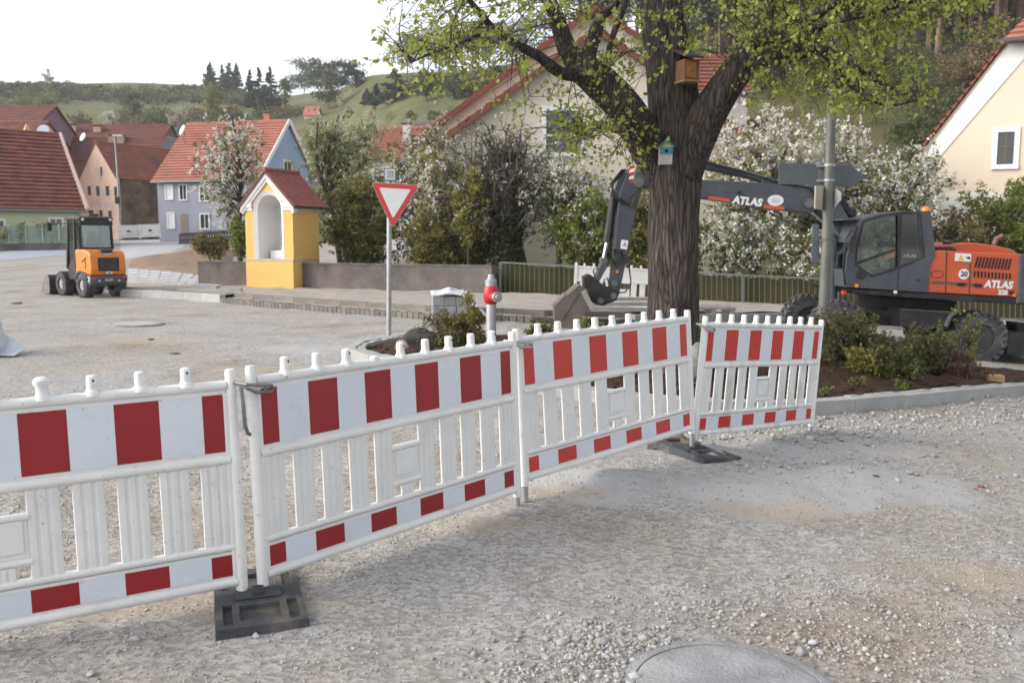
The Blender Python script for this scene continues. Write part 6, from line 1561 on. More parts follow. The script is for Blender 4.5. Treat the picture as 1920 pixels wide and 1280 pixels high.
for i in range(len(sh) - 1): mb.add([(sh[i][0], -bw, sh[i][1]), (sh[i + 1][0], -bw, sh[i + 1][1]), (sh[i + 1][0], bw, sh[i + 1][1]), (sh[i][0], bw, sh[i][1])], [(0, 1, 2, 3)])
o = mb.build('bucket_shell', mat('bucket_black', (.03, .032, .038), .45, metal=.2, var=.2, dirt=.5), ld); s_ = o.modifiers.new('t', 'SOLIDIFY'); s_.thickness = .02
lprism([(2.5, .2), (2.62, .12), (2.62, .48), (2.5, .42)], -.3, .3, 'quick_hitch', m_lb, .01)

# white bulk bag cut by the left edge
p = G(0, 668); p = Vector((W(-44, 668, p.y).x, p.y, gzr(p.x, p.y)))
bag = MB(); prof = [(.30, 0), (.40, .08), (.42, .22), (.36, .36), (.33, .48), (.26, .60), (.16, .66), (.001, .68)]
bag.lathe(prof, n=24)
rr = np.random.default_rng(5); bag.v = [(x * (1 + .10 * math.sin(5 * math.atan2(y, x) + z * 9)), y * (1 + .08 * math.cos(4 * math.atan2(y, x))), z + .03 * math.sin(7 * math.atan2(y, x))) for x, y, z in bag.v]
o = bag.build('sack', mat('sack_white', (.52, .56, .60), .5, var=.1, vs_=5, bump=.5, bs=12), smooth=True, angle=80); o.location = p
tag(o, 'white plastic sack on the gravel, cut off by the left edge of the picture', 'sack')
tail = MB(); tail.add([(.30, -.1, .02), (.62, -.15, .02), (.66, .12, .10), (.34, .15, .30)], [(0, 1, 2, 3)]); t2 = tail.build('sack_flap', mat('sack_white', (.52, .56, .60)), o); s_ = t2.modifiers.new('t', 'SOLIDIFY'); s_.thickness = .01
# ------------------------------------------------------------------ leaves and wood
def unit(v): return v / np.maximum(np.linalg.norm(v, axis=-1, keepdims=True), 1e-9)
def leaf_quads(C, size, rng, w_=.62, flat=0.0, fold=0.0):
    """diamond leaves round the centres C; flat biases them to lie level"""
    n = len(C); nrm = unit(rng.normal(size=(n, 3)) + np.array([0, 0, flat])); a = unit(np.cross(nrm, rng.normal(size=(n, 3)))); b = np.cross(nrm, a)
    s = np.asarray(size).reshape(-1, 1) * np.ones((n, 1))
    V = np.stack([C - a * s, C + b * s * w_ + nrm * s * fold, C + a * s, C - b * s * w_ + nrm * s * fold], 1)
    return V.reshape(-1, 3), np.arange(4 * n).reshape(n, 4)
def foliage(name, sets, parent, seed=0, flat=0.0, world=True):
    """sets: list of (centres, size array, material)"""
    rng = np.random.default_rng(seed); Vs, Fs, mi, mats, off = [], [], [], [], 0
    for k, (C, sz, m_) in enumerate(sets):
        V, F = leaf_quads(np.asarray(C), sz, rng, flat=flat); Vs.append(V); Fs.append(F + off); mi.append(np.full(len(F), k)); mats.append(m_); off += len(V)
    return np_mesh(name, np.concatenate(Vs), np.concatenate(Fs), mats, parent, np.concatenate(mi), world=world)
def curve_pts(p, q, rng, n=5, wob=.12, sag=0.0):
    p = np.asarray(p, float); q = np.asarray(q, float); L = np.linalg.norm(q - p); out = []
    o1 = rng.normal(size=3) * wob * L; o2 = rng.normal(size=3) * wob * L
    for k in range(n):
        t = k / (n - 1); out.append(p + (q - p) * t + o1 * math.sin(math.pi * t) * .6 + o2 * math.sin(2 * math.pi * t) * .3 + np.array([0, 0, sag * L * math.sin(math.pi * t)]))
    return out
m_bark = mat('bark_dark', (.060, .048, .038), .95, var=.35, vs_=8, zs=.3, bump=.8, bs=20)
m_bark2 = mat('bark_grey', (.13, .115, .10), .95, var=.3, vs_=8, zs=.3, bump=.6, bs=20)
def woody(name, label, cat, base, cen, rad, tr, nb, tw, sets, seed=0, barkm=None, group=None, crownname='crown', trunk_top=.55, shell=.5, twr=.4, fork=.25, flat=0.0, stems=1, sag=.08, clumpy=0.0):
    """trunk, boughs and twigs, then leaves or blossom at the twigs. sets: (number, size, spread, material)"""
    rng = np.random.default_rng(seed); base = np.array(base, float); cen = np.array(cen, float); rad = np.array(rad, float)
    t_ = thing(name, label, cat, tuple(base), group=group); mb = MB(); P = []
    for s_ in range(stems):
        b0 = base + (rng.normal(size=3) * rad * .12 * (1, 1, 0) if stems > 1 else 0); top = cen + np.array([0, 0, rad[2] * trunk_top]) + (rng.normal(size=3) * rad * .3 * (1, 1, .4) if stems > 1 else 0)
        tp = curve_pts(b0 - (0, 0, .15), top, rng, 7, .05); mb.tube(tp, [tr * (1.15 - .9 * k / 6) for k in range(7)], 8)
        for i in range(nb // stems):
            d = unit(rng.normal(size=3)); rho = shell + (1 - shell) * rng.random() ** .6
            tip = cen + d * rad * rho
            f = np.clip(fork + (1 - fork) * (.15 + .75 * (tip[2] - (cen[2] - rad[2])) / (2 * rad[2])) * rng.uniform(.6, 1), .1, .98)
            x = f * 6; k = min(5, int(x)); st = tp[k] * (1 - (x - k)) + tp[k + 1] * (x - k)
            bp = curve_pts(st, tip, rng, 6, .10, sag); r0 = tr * .42 * (1.1 - f * .7)
            mb.tube(bp, [max(.006, r0 * (1 - .9 * q / 5)) for q in range(6)], 5, caps=False)
            P += [bp[q] * (1 - w_) + bp[q + 1] * w_ for q in (2, 3, 4) for w_ in (.2, .6, 1.0)]
            for j in range(tw):
                q = rng.uniform(1.6, 5); k2 = min(4, int(q)); s0 = bp[k2] * (1 - (q - k2)) + bp[k2 + 1] * (q - k2)
                e = s0 + unit(unit(rng.normal(size=3)) + d * .7 + np.array([0, 0, .25])) * rad.mean() * twr * rng.uniform(.4, 1)
                tpn = curve_pts(s0, e, rng, 4, .1); mb.tube(tpn, [max(.004, r0 * .28), max(.004, r0 * .2), .004, .003], 4, caps=False)
                P += [tpn[1], tpn[2], tpn[3], tpn[3], (tpn[2] + tpn[3]) / 2]
    mb.build('trunk', barkm or m_bark, t_, smooth=True, world=True); P = np.array(P); out = []
    if clumpy: 
        keep = vnoise(P[:, 0] * clumpy + 9, P[:, 2] * clumpy + P[:, 1] * clumpy * .7 + 50, seed) > .42
        if keep.sum() > 20: P = P[keep]
    for (n, sz, sp, m_) in sets:
        K = 7; nc = n // K + 1; C = (np.repeat(P[rng.integers(0, len(P), nc)] + rng.normal(size=(nc, 3)) * sp * .9, K, 0) + rng.normal(size=(nc * K, 3)) * (sz * .95))[:n]; C[:, 2] = np.maximum(C[:, 2], base[2] + .05)
        out.append((C, sz * rng.uniform(.6, 1.3, n), m_))
    foliage(crownname, out, t_, seed + 1, flat); return t_
def px_woody(name, label, cat, ub, vb, d, u0, v0, u1, v1, ry, tr, nb, tw, sets, **kw):
    b = W(ub, vb, d); b.z = min(b.z, gz(b.x, b.y) + 3.0); a0 = W(u0, v0, d); a1 = W(u1, v1, d); b.z = gz(b.x, b.y)
    cen = (a0 + a1) / 2; rad = (abs(a1.x - a0.x) / 2, ry, abs(a1.z - a0.z) / 2)
    return woody(name, label, cat, b, cen, rad, tr, nb, tw, sets, **kw)
LF = leafmat
l_linden = LF('linden_leaf', (.21, .25, .05), (.39, .42, .11), .5)
l_pear = LF('pear_leaf', (.09, .12, .03), (.19, .22, .07), .4)
l_bloss = LF('blossom', (.52, .50, .44), (.74, .72, .66), .3, .7)
l_bloss2 = LF('blossom_grey', (.42, .42, .34), (.62, .61, .54), .3, .7)
l_willow = LF('willow_leaf', (.24, .26, .13), (.44, .44, .28), .45)
l_hedge = LF('hedge_leaf', (.085, .092, .026), (.23, .215, .065), .4)
l_fresh = LF('fresh_leaf', (.11, .15, .03), (.22, .26, .06), .4)
l_yell = LF('yellow_green_leaf', (.17, .17, .04), (.30, .28, .08), .4)
l_ivy = LF('ivy_leaf', (.025, .034, .014), (.075, .085, .03), .2)
l_dark = LF('needle', (.030, .042, .024), (.075, .09, .050), .15)
l_pine = LF('pine_needle', (.045, .06, .028), (.11, .125, .055), .15)
l_brown = LF('bud_brown', (.13, .085, .04), (.22, .15, .075), .2)
l_hill = LF('hill_leaf', (.055, .075, .025), (.15, .17, .06), .25)
l_tan = LF('pale_bud', (.34, .29, .22), (.48, .42, .33), .3)

# ------------------------------------------------------------------ linden in the island
TD = 11.3
tb_ = W(1262, 690, TD); tb_.z = bed_z(tb_.x, tb_.y) - .05
lin = thing('linden_tree', 'large old linden tree with dark ridged trunk and fresh light green leaves', 'tree', tb_)
def bark_material():
    m = bpy.data.materials.new('linden_bark'); m.use_nodes = True; t = m.node_tree; L = t.links; b = t.nodes['Principled BSDF']; b.inputs['Roughness'].default_value = .95; b.inputs['Specular IOR Level'].default_value = .15
    tc = nn(t, 'ShaderNodeTexCoord'); mp = nn(t, 'ShaderNodeMapping'); mp.inputs['Scale'].default_value = (1, 1, .12); L.new(tc.outputs['Object'], mp.inputs[0])
    ns = nn(t, 'ShaderNodeTexNoise'); ns.inputs['Scale'].default_value = 6; ns.inputs['Detail'].default_value = 4; L.new(mp.outputs[0], ns.inputs['Vector'])
    mx = nn(t, 'ShaderNodeMix', data_type='RGBA'); mx.inputs[0].default_value = .12; L.new(mp.outputs[0], mx.inputs[6]); L.new(ns.outputs['Color'], mx.inputs[7])
    v = nn(t, 'ShaderNodeTexVoronoi', feature='DISTANCE_TO_EDGE'); v.inputs['Scale'].default_value = 26; L.new(mx.outputs[2], v.inputs['Vector'])
    n2 = nn(t, 'ShaderNodeTexNoise'); n2.inputs['Scale'].default_value = 22; n2.inputs['Detail'].default_value = 8; n2.inputs['Roughness'].default_value = .7; L.new(mp.outputs[0], n2.inputs['Vector'])
    mu = nn(t, 'ShaderNodeMath', operation='MULTIPLY_ADD'); mu.inputs[1].default_value = 1.5; L.new(v.outputs['Distance'], mu.inputs[0]); L.new(n2.outputs['Fac'], mu.inputs[2])
    r = nn(t, 'ShaderNodeValToRGB'); e = r.color_ramp.elements; e[0].position = .38; e[0].color = (.016, .013, .012, 1); e[1].position = .9; e[1].color = (.115, .098, .088, 1)
    L.new(mu.outputs[0], r.inputs[0])
    n3 = nn(t, 'ShaderNodeTexNoise'); n3.inputs['Scale'].default_value = 1.6; n3.inputs['Detail'].default_value = 8; L.new(tc.outputs['Object'], n3.inputs['Vector'])
    r3 = nn(t, 'ShaderNodeValToRGB'); r3.color_ramp.elements[0].position = .60; r3.color_ramp.elements[1].position = .75; r3.color_ramp.elements[1].color = (.5, .5, .5, 1); L.new(n3.outputs['Fac'], r3.inputs[0])
    m2 = nn(t, 'ShaderNodeMix', data_type='RGBA'); L.new(r3.outputs[0], m2.inputs[0]); L.new(r.outputs[0], m2.inputs[6]); m2.inputs[7].default_value = (.11, .09, .035, 1); L.new(m2.outputs[2], b.inputs['Base Color'])
    bp = nn(t, 'ShaderNodeBump'); bp.inputs['Strength'].default_value = 1.0; bp.inputs['Distance'].default_value = .05; L.new(mu.outputs[0], bp.inputs['Height']); L.new(bp.outputs[0], b.inputs['Normal']); return m
m_lbark = bark_material()
def limb(px, n=24, name='limb', seed=1, lump=.05, dense=6):
    """px: (u, v, depth, radius in px)"""
    rng = np.random.default_rng(seed); P = [np.array(W(u, v, d)) for u, v, d, r in px]; R = [r * d / FPX for u, v, d, r in px]
    pts, rad = [], []; m = len(P)
    for i in range(m - 1):
        p0, p1, p2, p3 = P[max(i - 1, 0)], P[i], P[i + 1], P[min(i + 2, m - 1)]
        for k in range(dense):
            t = k / dense
            pts.append(.5 * ((2 * p1) + (-p0 + p2) * t + (2 * p0 - 5 * p1 + 4 * p2 - p3) * t * t + (-p0 + 3 * p1 - 3 * p2 + p3) * t ** 3)); rad.append(R[i] * (1 - t) + R[i + 1] * t)
    pts.append(P[-1]); rad.append(R[-1])
    mb = MB(); mb.tube(pts, rad, n)
    V = np.array([tuple(v) for v in mb.v]); ax = np.repeat(np.array(pts), n, 0); rr = np.repeat(np.array(rad), n)
    d = V - ax; ang = np.tile(np.arange(n) / n * 2 * np.pi, len(pts)); h = np.repeat(np.arange(len(pts)), n)
    lumps = lump * (np.sin(ang * 3 + h * .25 + seed) * .5 + np.sin(ang * 5 - h * .4 + seed * 2) * .35 + np.sin(ang * 9 + h * .15) * .25)
    mb.v = [tuple(p) for p in ax + d * (1 + lumps)[:, None]]
    mb.build(name, m_lbark, lin, smooth=True, world=True, angle=180); return pts, rad
LIMBS = []
LIMBS.append(limb([(1262, 715, TD, 66), (1262, 690, TD, 60), (1261, 655, TD, 52), (1261, 600, TD, 48), (1262, 520, TD, 46.5), (1264, 430, TD, 46.5), (1266, 340, TD, 48), (1267, 270, TD, 49), (1264, 205, TD, 46), (1257, 130, TD, 44), (1246, 60, TD, 40), (1238, 0, TD, 38), (1230, -120, TD, 34), (1226, -300, TD, 26), (1236, -520, TD, 16)], 40, 'trunk', 1, .045))
LIMBS.append(limb([(1248, 350, 11.35, 26), (1222, 285, 11.28, 35), (1195, 238, 11.12, 35), (1160, 190, 10.9, 33), (1122, 152, 10.8, 32), (1092, 128, 10.75, 28), (1076, 112, 10.7, 18)], 24, 'limb', 2, .06))
LIMBS.append(limb([(1090, 130, 10.75, 22), (1068, 100, 10.7, 19), (1052, 60, 10.6, 16), (1040, 25, 10.5, 14), (1022, -20, 10.4, 12), (1000, -110, 10.2, 9), (985, -220, 10, 6)], 14, 'limb', 3, .06))
LIMBS.append(limb([(1088, 138, 10.7, 14), (1052, 137, 10.5, 11), (1010, 106, 10.3, 9.5), (965, 82, 10.1, 8), (932, 61, 10.0, 8), (907, 34, 9.9, 6.5), (878, -2, 9.8, 5), (850, -40, 9.7, 3.5)], 10, 'limb', 4, .08))
LIMBS.append(limb([(1100, 128, 10.8, 17), (1104, 95, 10.9, 15), (1118, 55, 11, 13), (1130, 30, 11.1, 9), (1152, 12, 11.2, 6), (1175, -30, 11.3, 4)], 12, 'limb', 5, .08))
LIMBS.append(limb([(1133, 150, 10.8, 5), (1140, 105, 10.9, 6), (1152, 60, 11, 6), (1168, 20, 11, 5.5), (1182, -40, 11, 4.5)], 8, 'limb', 6, .05))
LIMBS.append(limb([(932, 61, 10, 6), (900, 66, 9.8, 4), (860, 82, 9.6, 3), (810, 100, 9.4, 2.2), (770, 118, 9.2, 1.4)], 6, 'limb', 7, .05))
LIMBS.append(limb([(1280, 330, 11.2, 34), (1312, 245, 11.1, 36), (1340, 195, 11.0, 32), (1370, 150, 10.9, 29), (1400, 112, 10.85, 29), (1422, 92, 10.8, 25)], 24, 'limb', 8, .05))
LIMBS.append(limb([(1412, 110, 10.85, 21), (1424, 70, 10.9, 19), (1432, 30, 11, 17), (1440, -10, 11.1, 16), (1452, -100, 11.3, 12), (1470, -240, 11.5, 8)], 14, 'limb', 9, .05))
LIMBS.append(limb([(1405, 118, 10.8, 22), (1440, 108, 10.6, 18), (1480, 102, 10.5, 15), (1512, 94, 10.4, 13), (1532, 90, 10.35, 10), (1580, 108, 10.2, 5), (1640, 150, 10, 3.5), (1700, 178, 9.9, 2)], 12, 'limb', 10, .08))
LIMBS.append(limb([(1425, 95, 10.8, 17), (1460, 62, 10.7, 14), (1500, 45, 10.6, 11), (1545, 18, 10.5, 9), (1590, -12, 10.4, 7), (1660, -70, 10.2, 4)], 12, 'limb', 11, .06))
LIMBS.append(limb([(1455, 75, 10.7, 10), (1510, 60, 10.5, 9), (1570, 38, 10.3, 7.5), (1640, 22, 10.1, 6), (1720, 0, 9.9, 4), (1800, -30, 9.8, 2.5)], 10, 'limb', 12, .06))
LIMBS.append(limb([(1520, 92, 10.4, 6), (1560, 125, 10.2, 4.5), (1610, 175, 10.0, 3.2), (1670, 198, 9.9, 2.2), (1740, 180, 9.8, 1.3)], 6, 'limb', 13, .06))
LIMBS.append(limb([(1205, 262, 10.9, 6), (1165, 250, 10.6, 4), (1120, 240, 10.4, 2.6), (1080, 262, 10.3, 1.6)], 6, 'limb', 14, .06))
# twigs with leaves, aimed at the parts of the crown that show, and all round above
rng = np.random.default_rng(77)
NODES = np.array([p for pts, r in LIMBS[1:] for p in pts[2:]] + [p for p in LIMBS[0][0][55:]]); 
AREAS = [  # u0, v0, u1, v1, depth range, number
    (690, -40, 900, 110, 8.8, 11.5, 30), (760, 60, 1010, 175, 9.0, 11.5, 30), (880, -60, 1110, 60, 9.0, 12, 30), (940, 130, 1090, 250, 9.2, 11, 10), (1040, 205, 1215, 325, 9.6, 11, 32), (1100, -60, 1240, 140, 9.5, 12.5, 26),
    (1170, 20, 1330, 160, 9.4, 10.6, 12), (1300, -60, 1480, 110, 9.5, 12.5, 50), (1440, -60, 1680, 90, 8.9, 12.5, 78), (1500, 60, 1740, 210, 8.9, 12.0, 76), (1640, -60, 1880, 80, 8.8, 12.5, 70), (1400, 120, 1560, 200, 9.4, 11.0, 16),
    (760, -520, 1750, -60, 8.0, 15.0, 120), (900, -300, 1650, 60, 13.0, 16.0, 60)]
mb = MB(); LP = []; LN = []
for (u0, v0, u1, v1, d0, d1, n) in AREAS:
    for i in range(n):
        tip = np.array(W(rng.uniform(u0, u1), rng.uniform(v0, v1), rng.uniform(d0, d1)))
        dist = np.linalg.norm(NODES - tip, axis=1) + np.maximum(0, (NODES[:, 2] - tip[2])) * -.15; k = int(np.argsort(dist)[rng.integers(0, 4)]); st = NODES[k]
        pts = curve_pts(st, tip, rng, 7, .09, .07); mb.tube(pts, [.010, .0085, .007, .0055, .0045, .0035, .0025], 4, caps=False)
        L = np.linalg.norm(tip - st); ns = int(np.clip(L * 4.2, 4, 16))
        for j in range(ns):
            q = rng.uniform(1.2, 6); k2 = min(5, int(q)); s0 = pts[k2] * (1 - (q - k2)) + pts[k2 + 1] * (q - k2)
            e = s0 + unit(rng.normal(size=3) * (1, 1, .7) + np.array([0, 0, -.05])) * rng.uniform(.10, .42); tw_ = curve_pts(s0, e, rng, 3, .12); mb.tube(tw_, [.004, .003, .002], 3, caps=False)
            for q_ in range(rng.integers(4, 8)):
                LP.append(tw_[1] * (1 - q_ / 6) + tw_[2] * (q_ / 6) + rng.normal(size=3) * .022)
        for q_ in range(4): LP.append(tip + rng.normal(size=3) * .035)
tg = mb.build('twigs', m_bark, lin, world=True); tg['kind'] = 'stuff'
# heart-like folded leaves, hanging
LP = np.array(LP); n = len(LP); up = unit(rng.normal(size=(n, 3)) * (1, 1, .5) + np.array([0, 0, .55])); a = unit(np.cross(up, rng.normal(size=(n, 3)))); a[:, 2] -= .45; a = unit(a); b = unit(np.cross(up, a)); up = np.cross(a, b)
s = (rng.gamma(6, .0048, n).clip(.013, .045))[:, None]
V = np.stack([LP, LP + a * s * .45 + b * s * .72 + up * s * .22, LP + a * s * 1.75, LP + a * s * .45 - b * s * .72 + up * s * .22], 1).reshape(-1, 3)
i4 = np.arange(n)[:, None] * 4; F = np.concatenate([i4 + np.array([[0, 1, 2]]), i4 + np.array([[0, 2, 3]])])
cr = np_mesh('crown', V, F, l_linden, lin); cr['kind'] = 'stuff'

# nest boxes hanging on the trunk
p = W(1249, 285, TD - .5); sb = p.y / FPX
nb1 = thing('nest_box', 'small teal and white bird nest box with a pitched roof on the trunk', 'nest box', W(1249, 308, TD - .5))
m_teal = mat('teal_paint', (.045, .22, .27), .6, var=.12, dirt=.4); m_wwood = mat('white_wood', (.40, .385, .37), .8, var=.15, vs_=30, zs=.2, dirt=.4)
wq = 11.3 * sb; hb = 32 * sb
MB().prism([(-wq, 0), (wq, 0), (wq, hb), (0, hb + 10 * sb), (-wq, hb)], 0, .13).build('body', m_wwood, nb1)
MB().b2((-wq - .001, -.006, 18 * sb), (wq + .001, -.0005, 31 * sb)).build('teal_front', m_teal, nb1)
MB().cyl((0, -.012, 24 * sb), (0, -.004, 24 * sb), 3.2 * sb, None, 12).build('entrance_hole', m_hole, nb1)
for sgn in (-1, 1): MB().bar((0, .06, hb + 12 * sb), (sgn * wq * 1.22, .06, hb - .5 * sb), .17, .012, up=(0, 1, 0) if False else (0, 0, 1)).build('roof_board', m_teal, nb1)
nb2 = thing('nest_box', 'larger brown wooden nest box with a dark roof on the right of the trunk', 'nest box', W(1297, 150, TD - .48), .35)
sb = (TD - .3) / FPX; wq = 15 * sb; hb = 36 * sb
MB().b2((-wq, 0, 0), (wq, .2, hb)).build('body', mat('nest_brown', (.17, .085, .04), .8, var=.25, vs_=20, zs=.3), nb2)
MB().b2((-wq * .78, -.006, 4 * sb), (wq * .55, -.0005, hb * .9)).build('front_board', mat('nest_orange', (.30, .13, .04), .8, var=.35, vs_=15), nb2)
MB().b2((wq + .001, .0, 2 * sb), (wq + .012, .19, hb * .95)).build('side_board', mat('nest_grey', (.30, .31, .33), .7), nb2)
MB().b2((-wq * 1.1, -.02, -.02), (wq * 1.1, .21, -.0005)).build('floor_board', mat('nest_pale', (.25, .19, .1), .8), nb2)
mb = MB(); mb.add([(-wq * 1.25, -.06, hb + .01), (wq * 1.25, -.06, hb + .01), (wq * 1.25, .22, hb + .12), (-wq * 1.25, .22, hb + .12), (-wq * 1.25, -.06, hb + .03), (wq * 1.25, -.06, hb + .03), (wq * 1.25, .22, hb + .14), (-wq * 1.25, .22, hb + .14)], [(0, 3, 2, 1), (4, 5, 6, 7), (0, 1, 5, 4), (1, 2, 6, 5), (2, 3, 7, 6), (3, 0, 4, 7)]); mb.build('roof_board', mat('nest_roof', (.06, .04, .035), .7), nb2)

# ------------------------------------------------------------------ garden trees and shrubs behind the wall and the railing
px_woody('pear_tree', 'slim white blossoming pear tree left of the yellow chapel', 'tree', 452, 440, 32, 366, 205, 508, 425, 1.3, .10, 46, 9, [(5200, .045, .07, l_bloss), (2600, .05, .09, l_pear)], seed=1, trunk_top=.9, shell=.35)
px_woody('shrub', 'dark green shrub at the foot of the pear tree', 'shrub', 452, 470, 30.6, 434, 405, 474, 470, .5, .03, 16, 6, [(2200, .045, .07, l_fresh), (600, .05, .07, l_hedge)], seed=2, stems=3)
px_woody('willow_shrub', 'tall pale grey green flowering shrub above the chapel roof', 'shrub', 655, 470, 32.0, 558, 188, 752, 440, 1.6, .10, 60, 10, [(10000, .05, .09, l_willow), (3000, .045, .1, l_bloss2), (2500, .055, .1, l_fresh)], seed=3, stems=3, shell=.3, trunk_top=.8)
px_woody('hedge_shrub', 'dense olive green shrub right behind the long concrete wall', 'shrub', 680, 490, 29.2, 600, 335, 770, 492, 1.0, .04, 60, 9, [(17000, .045, .09, l_hedge), (3500, .05, .09, l_yell)], seed=4, stems=5, shell=.2, fork=.05)
px_woody('hedge_shrub', 'olive shrub with straw coloured stems at the right end of the concrete wall', 'shrub', 800, 490, 28.2, 748, 400, 860, 492, .8, .03, 40, 8, [(6000, .04, .08, l_hedge), (2500, .05, .08, l_yell)], seed=5, stems=5, shell=.2, fork=.05, barkm=mat('straw_stem', (.22, .18, .10), .9))
px_woody('blossom_shrub', 'white blossoming shrub right of the give way sign', 'shrub', 815, 480, 28.6, 758, 262, 872, 470, .9, .06, 44, 9, [(4200, .045, .08, l_bloss), (4800, .045, .09, l_yell)], seed=6, stems=2, shell=.25)
px_woody('bare_tree', 'dark twiggy half bare tree in front of the cream house gable end', 'tree', 860, 480, 29.5, 775, 195, 1010, 420, 1.6, .09, 80, 12, [(2600, .035, .07, l_bloss2), (1800, .04, .1, l_hedge)], seed=7, shell=.3, barkm=mat('twig_grey', (.10, .085, .08), .9))
px_woody('young_tree', 'small yellow green leafing tree left of the ivy covered trunk', 'tree', 890, 490, 28.0, 842, 285, 940, 440, .8, .055, 36, 9, [(5200, .05, .08, l_yell), (900, .04, .08, l_bloss2)], seed=8, shell=.3)
tv = px_woody('ivy_tree', 'dark ivy covered tree with a bare twiggy crown behind the railing', 'tree', 948, 492, 28.2, 860, 215, 1060, 430, 1.5, .26, 80, 12, [(700, .035, .08, l_bloss2), (900, .05, .15, l_ivy)], seed=9, shell=.3, barkm=mat('twig_dark', (.10, .088, .08), .9), trunk_top=.3)
p = W(948, 492, 28.2); rng = np.random.default_rng(4); n = 5200; a = rng.uniform(0, 2 * math.pi, n); hgt = rng.random(n) ** .9 * 4.3; r = .40 * (1.1 - .1 * hgt / 4.3) * rng.uniform(.75, 1.25, n)
foliage('ivy', [(np.stack([p.x + r * np.cos(a), p.y + r * np.sin(a), gz(p.x, p.y) + hgt], 1), .065 * rng.uniform(.6, 1.3, n), l_ivy)], tv, 5)
px_woody('apple_tree', 'crooked dark trunked blossoming fruit tree before the white house wall', 'tree', 1050, 495, 28.0, 960, 285, 1160, 455, 1.4, .13, 64, 11, [(4600, .045, .07, l_bloss), (3400, .045, .09, l_pear)], seed=10, shell=.3, trunk_top=.2, fork=.45)
px_woody('green_shrub', 'loose yellow green shrub left of the excavator arm', 'shrub', 1110, 495, 26.8, 1060, 345, 1160, 495, .8, .04, 40, 8, [(7000, .05, .09, l_fresh), (2500, .05, .09, l_hedge), (1200, .045, .09, l_bloss)], seed=11, stems=3, shell=.2, fork=.1)
px_woody('green_shrub', 'olive shrub between the excavator arm and the linden trunk', 'shrub', 1195, 505, 26.4, 1160, 335, 1240, 505, .8, .04, 30, 8, [(6500, .05, .09, l_hedge), (1500, .05, .09, l_yell)], seed=12, stems=3, shell=.2, fork=.1)
px_woody('cherry_tree', 'large white blossoming cherry tree right of the linden trunk', 'tree', 1400, 510, 28.5, 1300, 185, 1540, 450, 2.2, .17, 80, 12, [(13500, .058, .12, l_bloss), (7000, .05, .13, l_yell)], seed=13, shell=.25, trunk_top=.5, fork=.3)
px_woody('cherry_tree', 'white blossoming cherry tree behind the lamp post and direction signs', 'tree', 1560, 515, 29.5, 1450, 215, 1680, 470, 2.2, .15, 76, 12, [(11500, .058, .12, l_bloss), (7000, .05, .13, l_yell)], seed=14, shell=.25, trunk_top=.5, fork=.3)
px_woody('cherry_tree', 'lower white blossoming cherry tree behind the excavator cab', 'tree', 1680, 520, 28.0, 1590, 270, 1800, 500, 1.8, .12, 64, 11, [(7500, .055, .09, l_bloss), (5200, .05, .11, l_fresh)], seed=15, shell=.25, trunk_top=.5, fork=.25)
px_woody('blossom_shrub', 'white blossoming shrub low behind the railing right of the trunk', 'shrub', 1350, 520, 26.2, 1310, 400, 1470, 515, .8, .06, 34, 9, [(3200, .05, .09, l_bloss), (2600, .05, .1, l_pear)], seed=16, shell=.2, stems=3)
px_woody('blossom_shrub', 'white flowering shrub low behind the railing left of the lamp post', 'shrub', 1500, 520, 25.8, 1430, 420, 1560, 522, .8, .05, 34, 9, [(3800, .05, .09, l_bloss), (3200, .05, .1, l_hedge)], seed=17, shell=.2, stems=3)
px_woody('brown_shrub', 'twiggy brown green shrub behind the engine hood of the excavator', 'shrub', 1800, 520, 27.4, 1735, 380, 1860, 520, .9, .04, 46, 11, [(3600, .045, .1, l_hedge), (1600, .045, .09, l_brown), (900, .045, .09, l_bloss2)], seed=18, shell=.25, stems=4)
px_woody('green_shrub', 'bright green shrub below the window of the cream gable house', 'shrub', 1880, 520, 28.0, 1800, 335, 1990, 520, 1.0, .04, 60, 9, [(15000, .05, .1, l_fresh), (2200, .05, .1, l_yell)], seed=19, stems=4, shell=.2, fork=.1)
px_woody('hedge_shrub', 'olive hedge shrub filling the gap behind the railing under the boom', 'shrub', 1290, 510, 27.0, 1215, 400, 1345, 515, .7, .04, 26, 8, [(4200, .05, .09, l_hedge), (900, .05, .09, l_bloss)], seed=20, stems=3, shell=.2)
px_woody('bare_tree', 'tangled grey twigged thicket with sparse blossom above the railing end', 'tree', 985, 495, 30.4, 870, 235, 1120, 470, 1.6, .08, 90, 12, [(3600, .04, .08, l_bloss), (3000, .045, .1, l_pear)], seed=22, shell=.25, barkm=mat('twig_grey', (.1, .085, .08)), stems=4)
px_woody('blossom_shrub', 'tall loose white blossoming shrub before the faded red roof', 'shrub', 790, 480, 30.6, 725, 215, 880, 460, 1.4, .07, 64, 11, [(6500, .045, .09, l_bloss2), (5200, .05, .1, l_hedge), (3000, .05, .1, l_yell)], seed=23, shell=.25, stems=3)
px_woody('hedge_shrub', 'dark green undergrowth behind the right end of the concrete wall', 'shrub', 870, 492, 28.6, 800, 420, 945, 494, .8, .03, 40, 8, [(8000, .045, .09, l_hedge), (2500, .045, .09, l_ivy)], seed=24, stems=5, shell=.2, fork=.05)
px_woody('green_shrub', 'broad yellow green bush under the blossoming fruit tree by the railing', 'shrub', 1085, 497, 27.4, 1030, 390, 1175, 497, .9, .03, 44, 9, [(8000, .05, .09, l_fresh), (4000, .05, .09, l_hedge)], seed=25, stems=4, shell=.2, fork=.05)
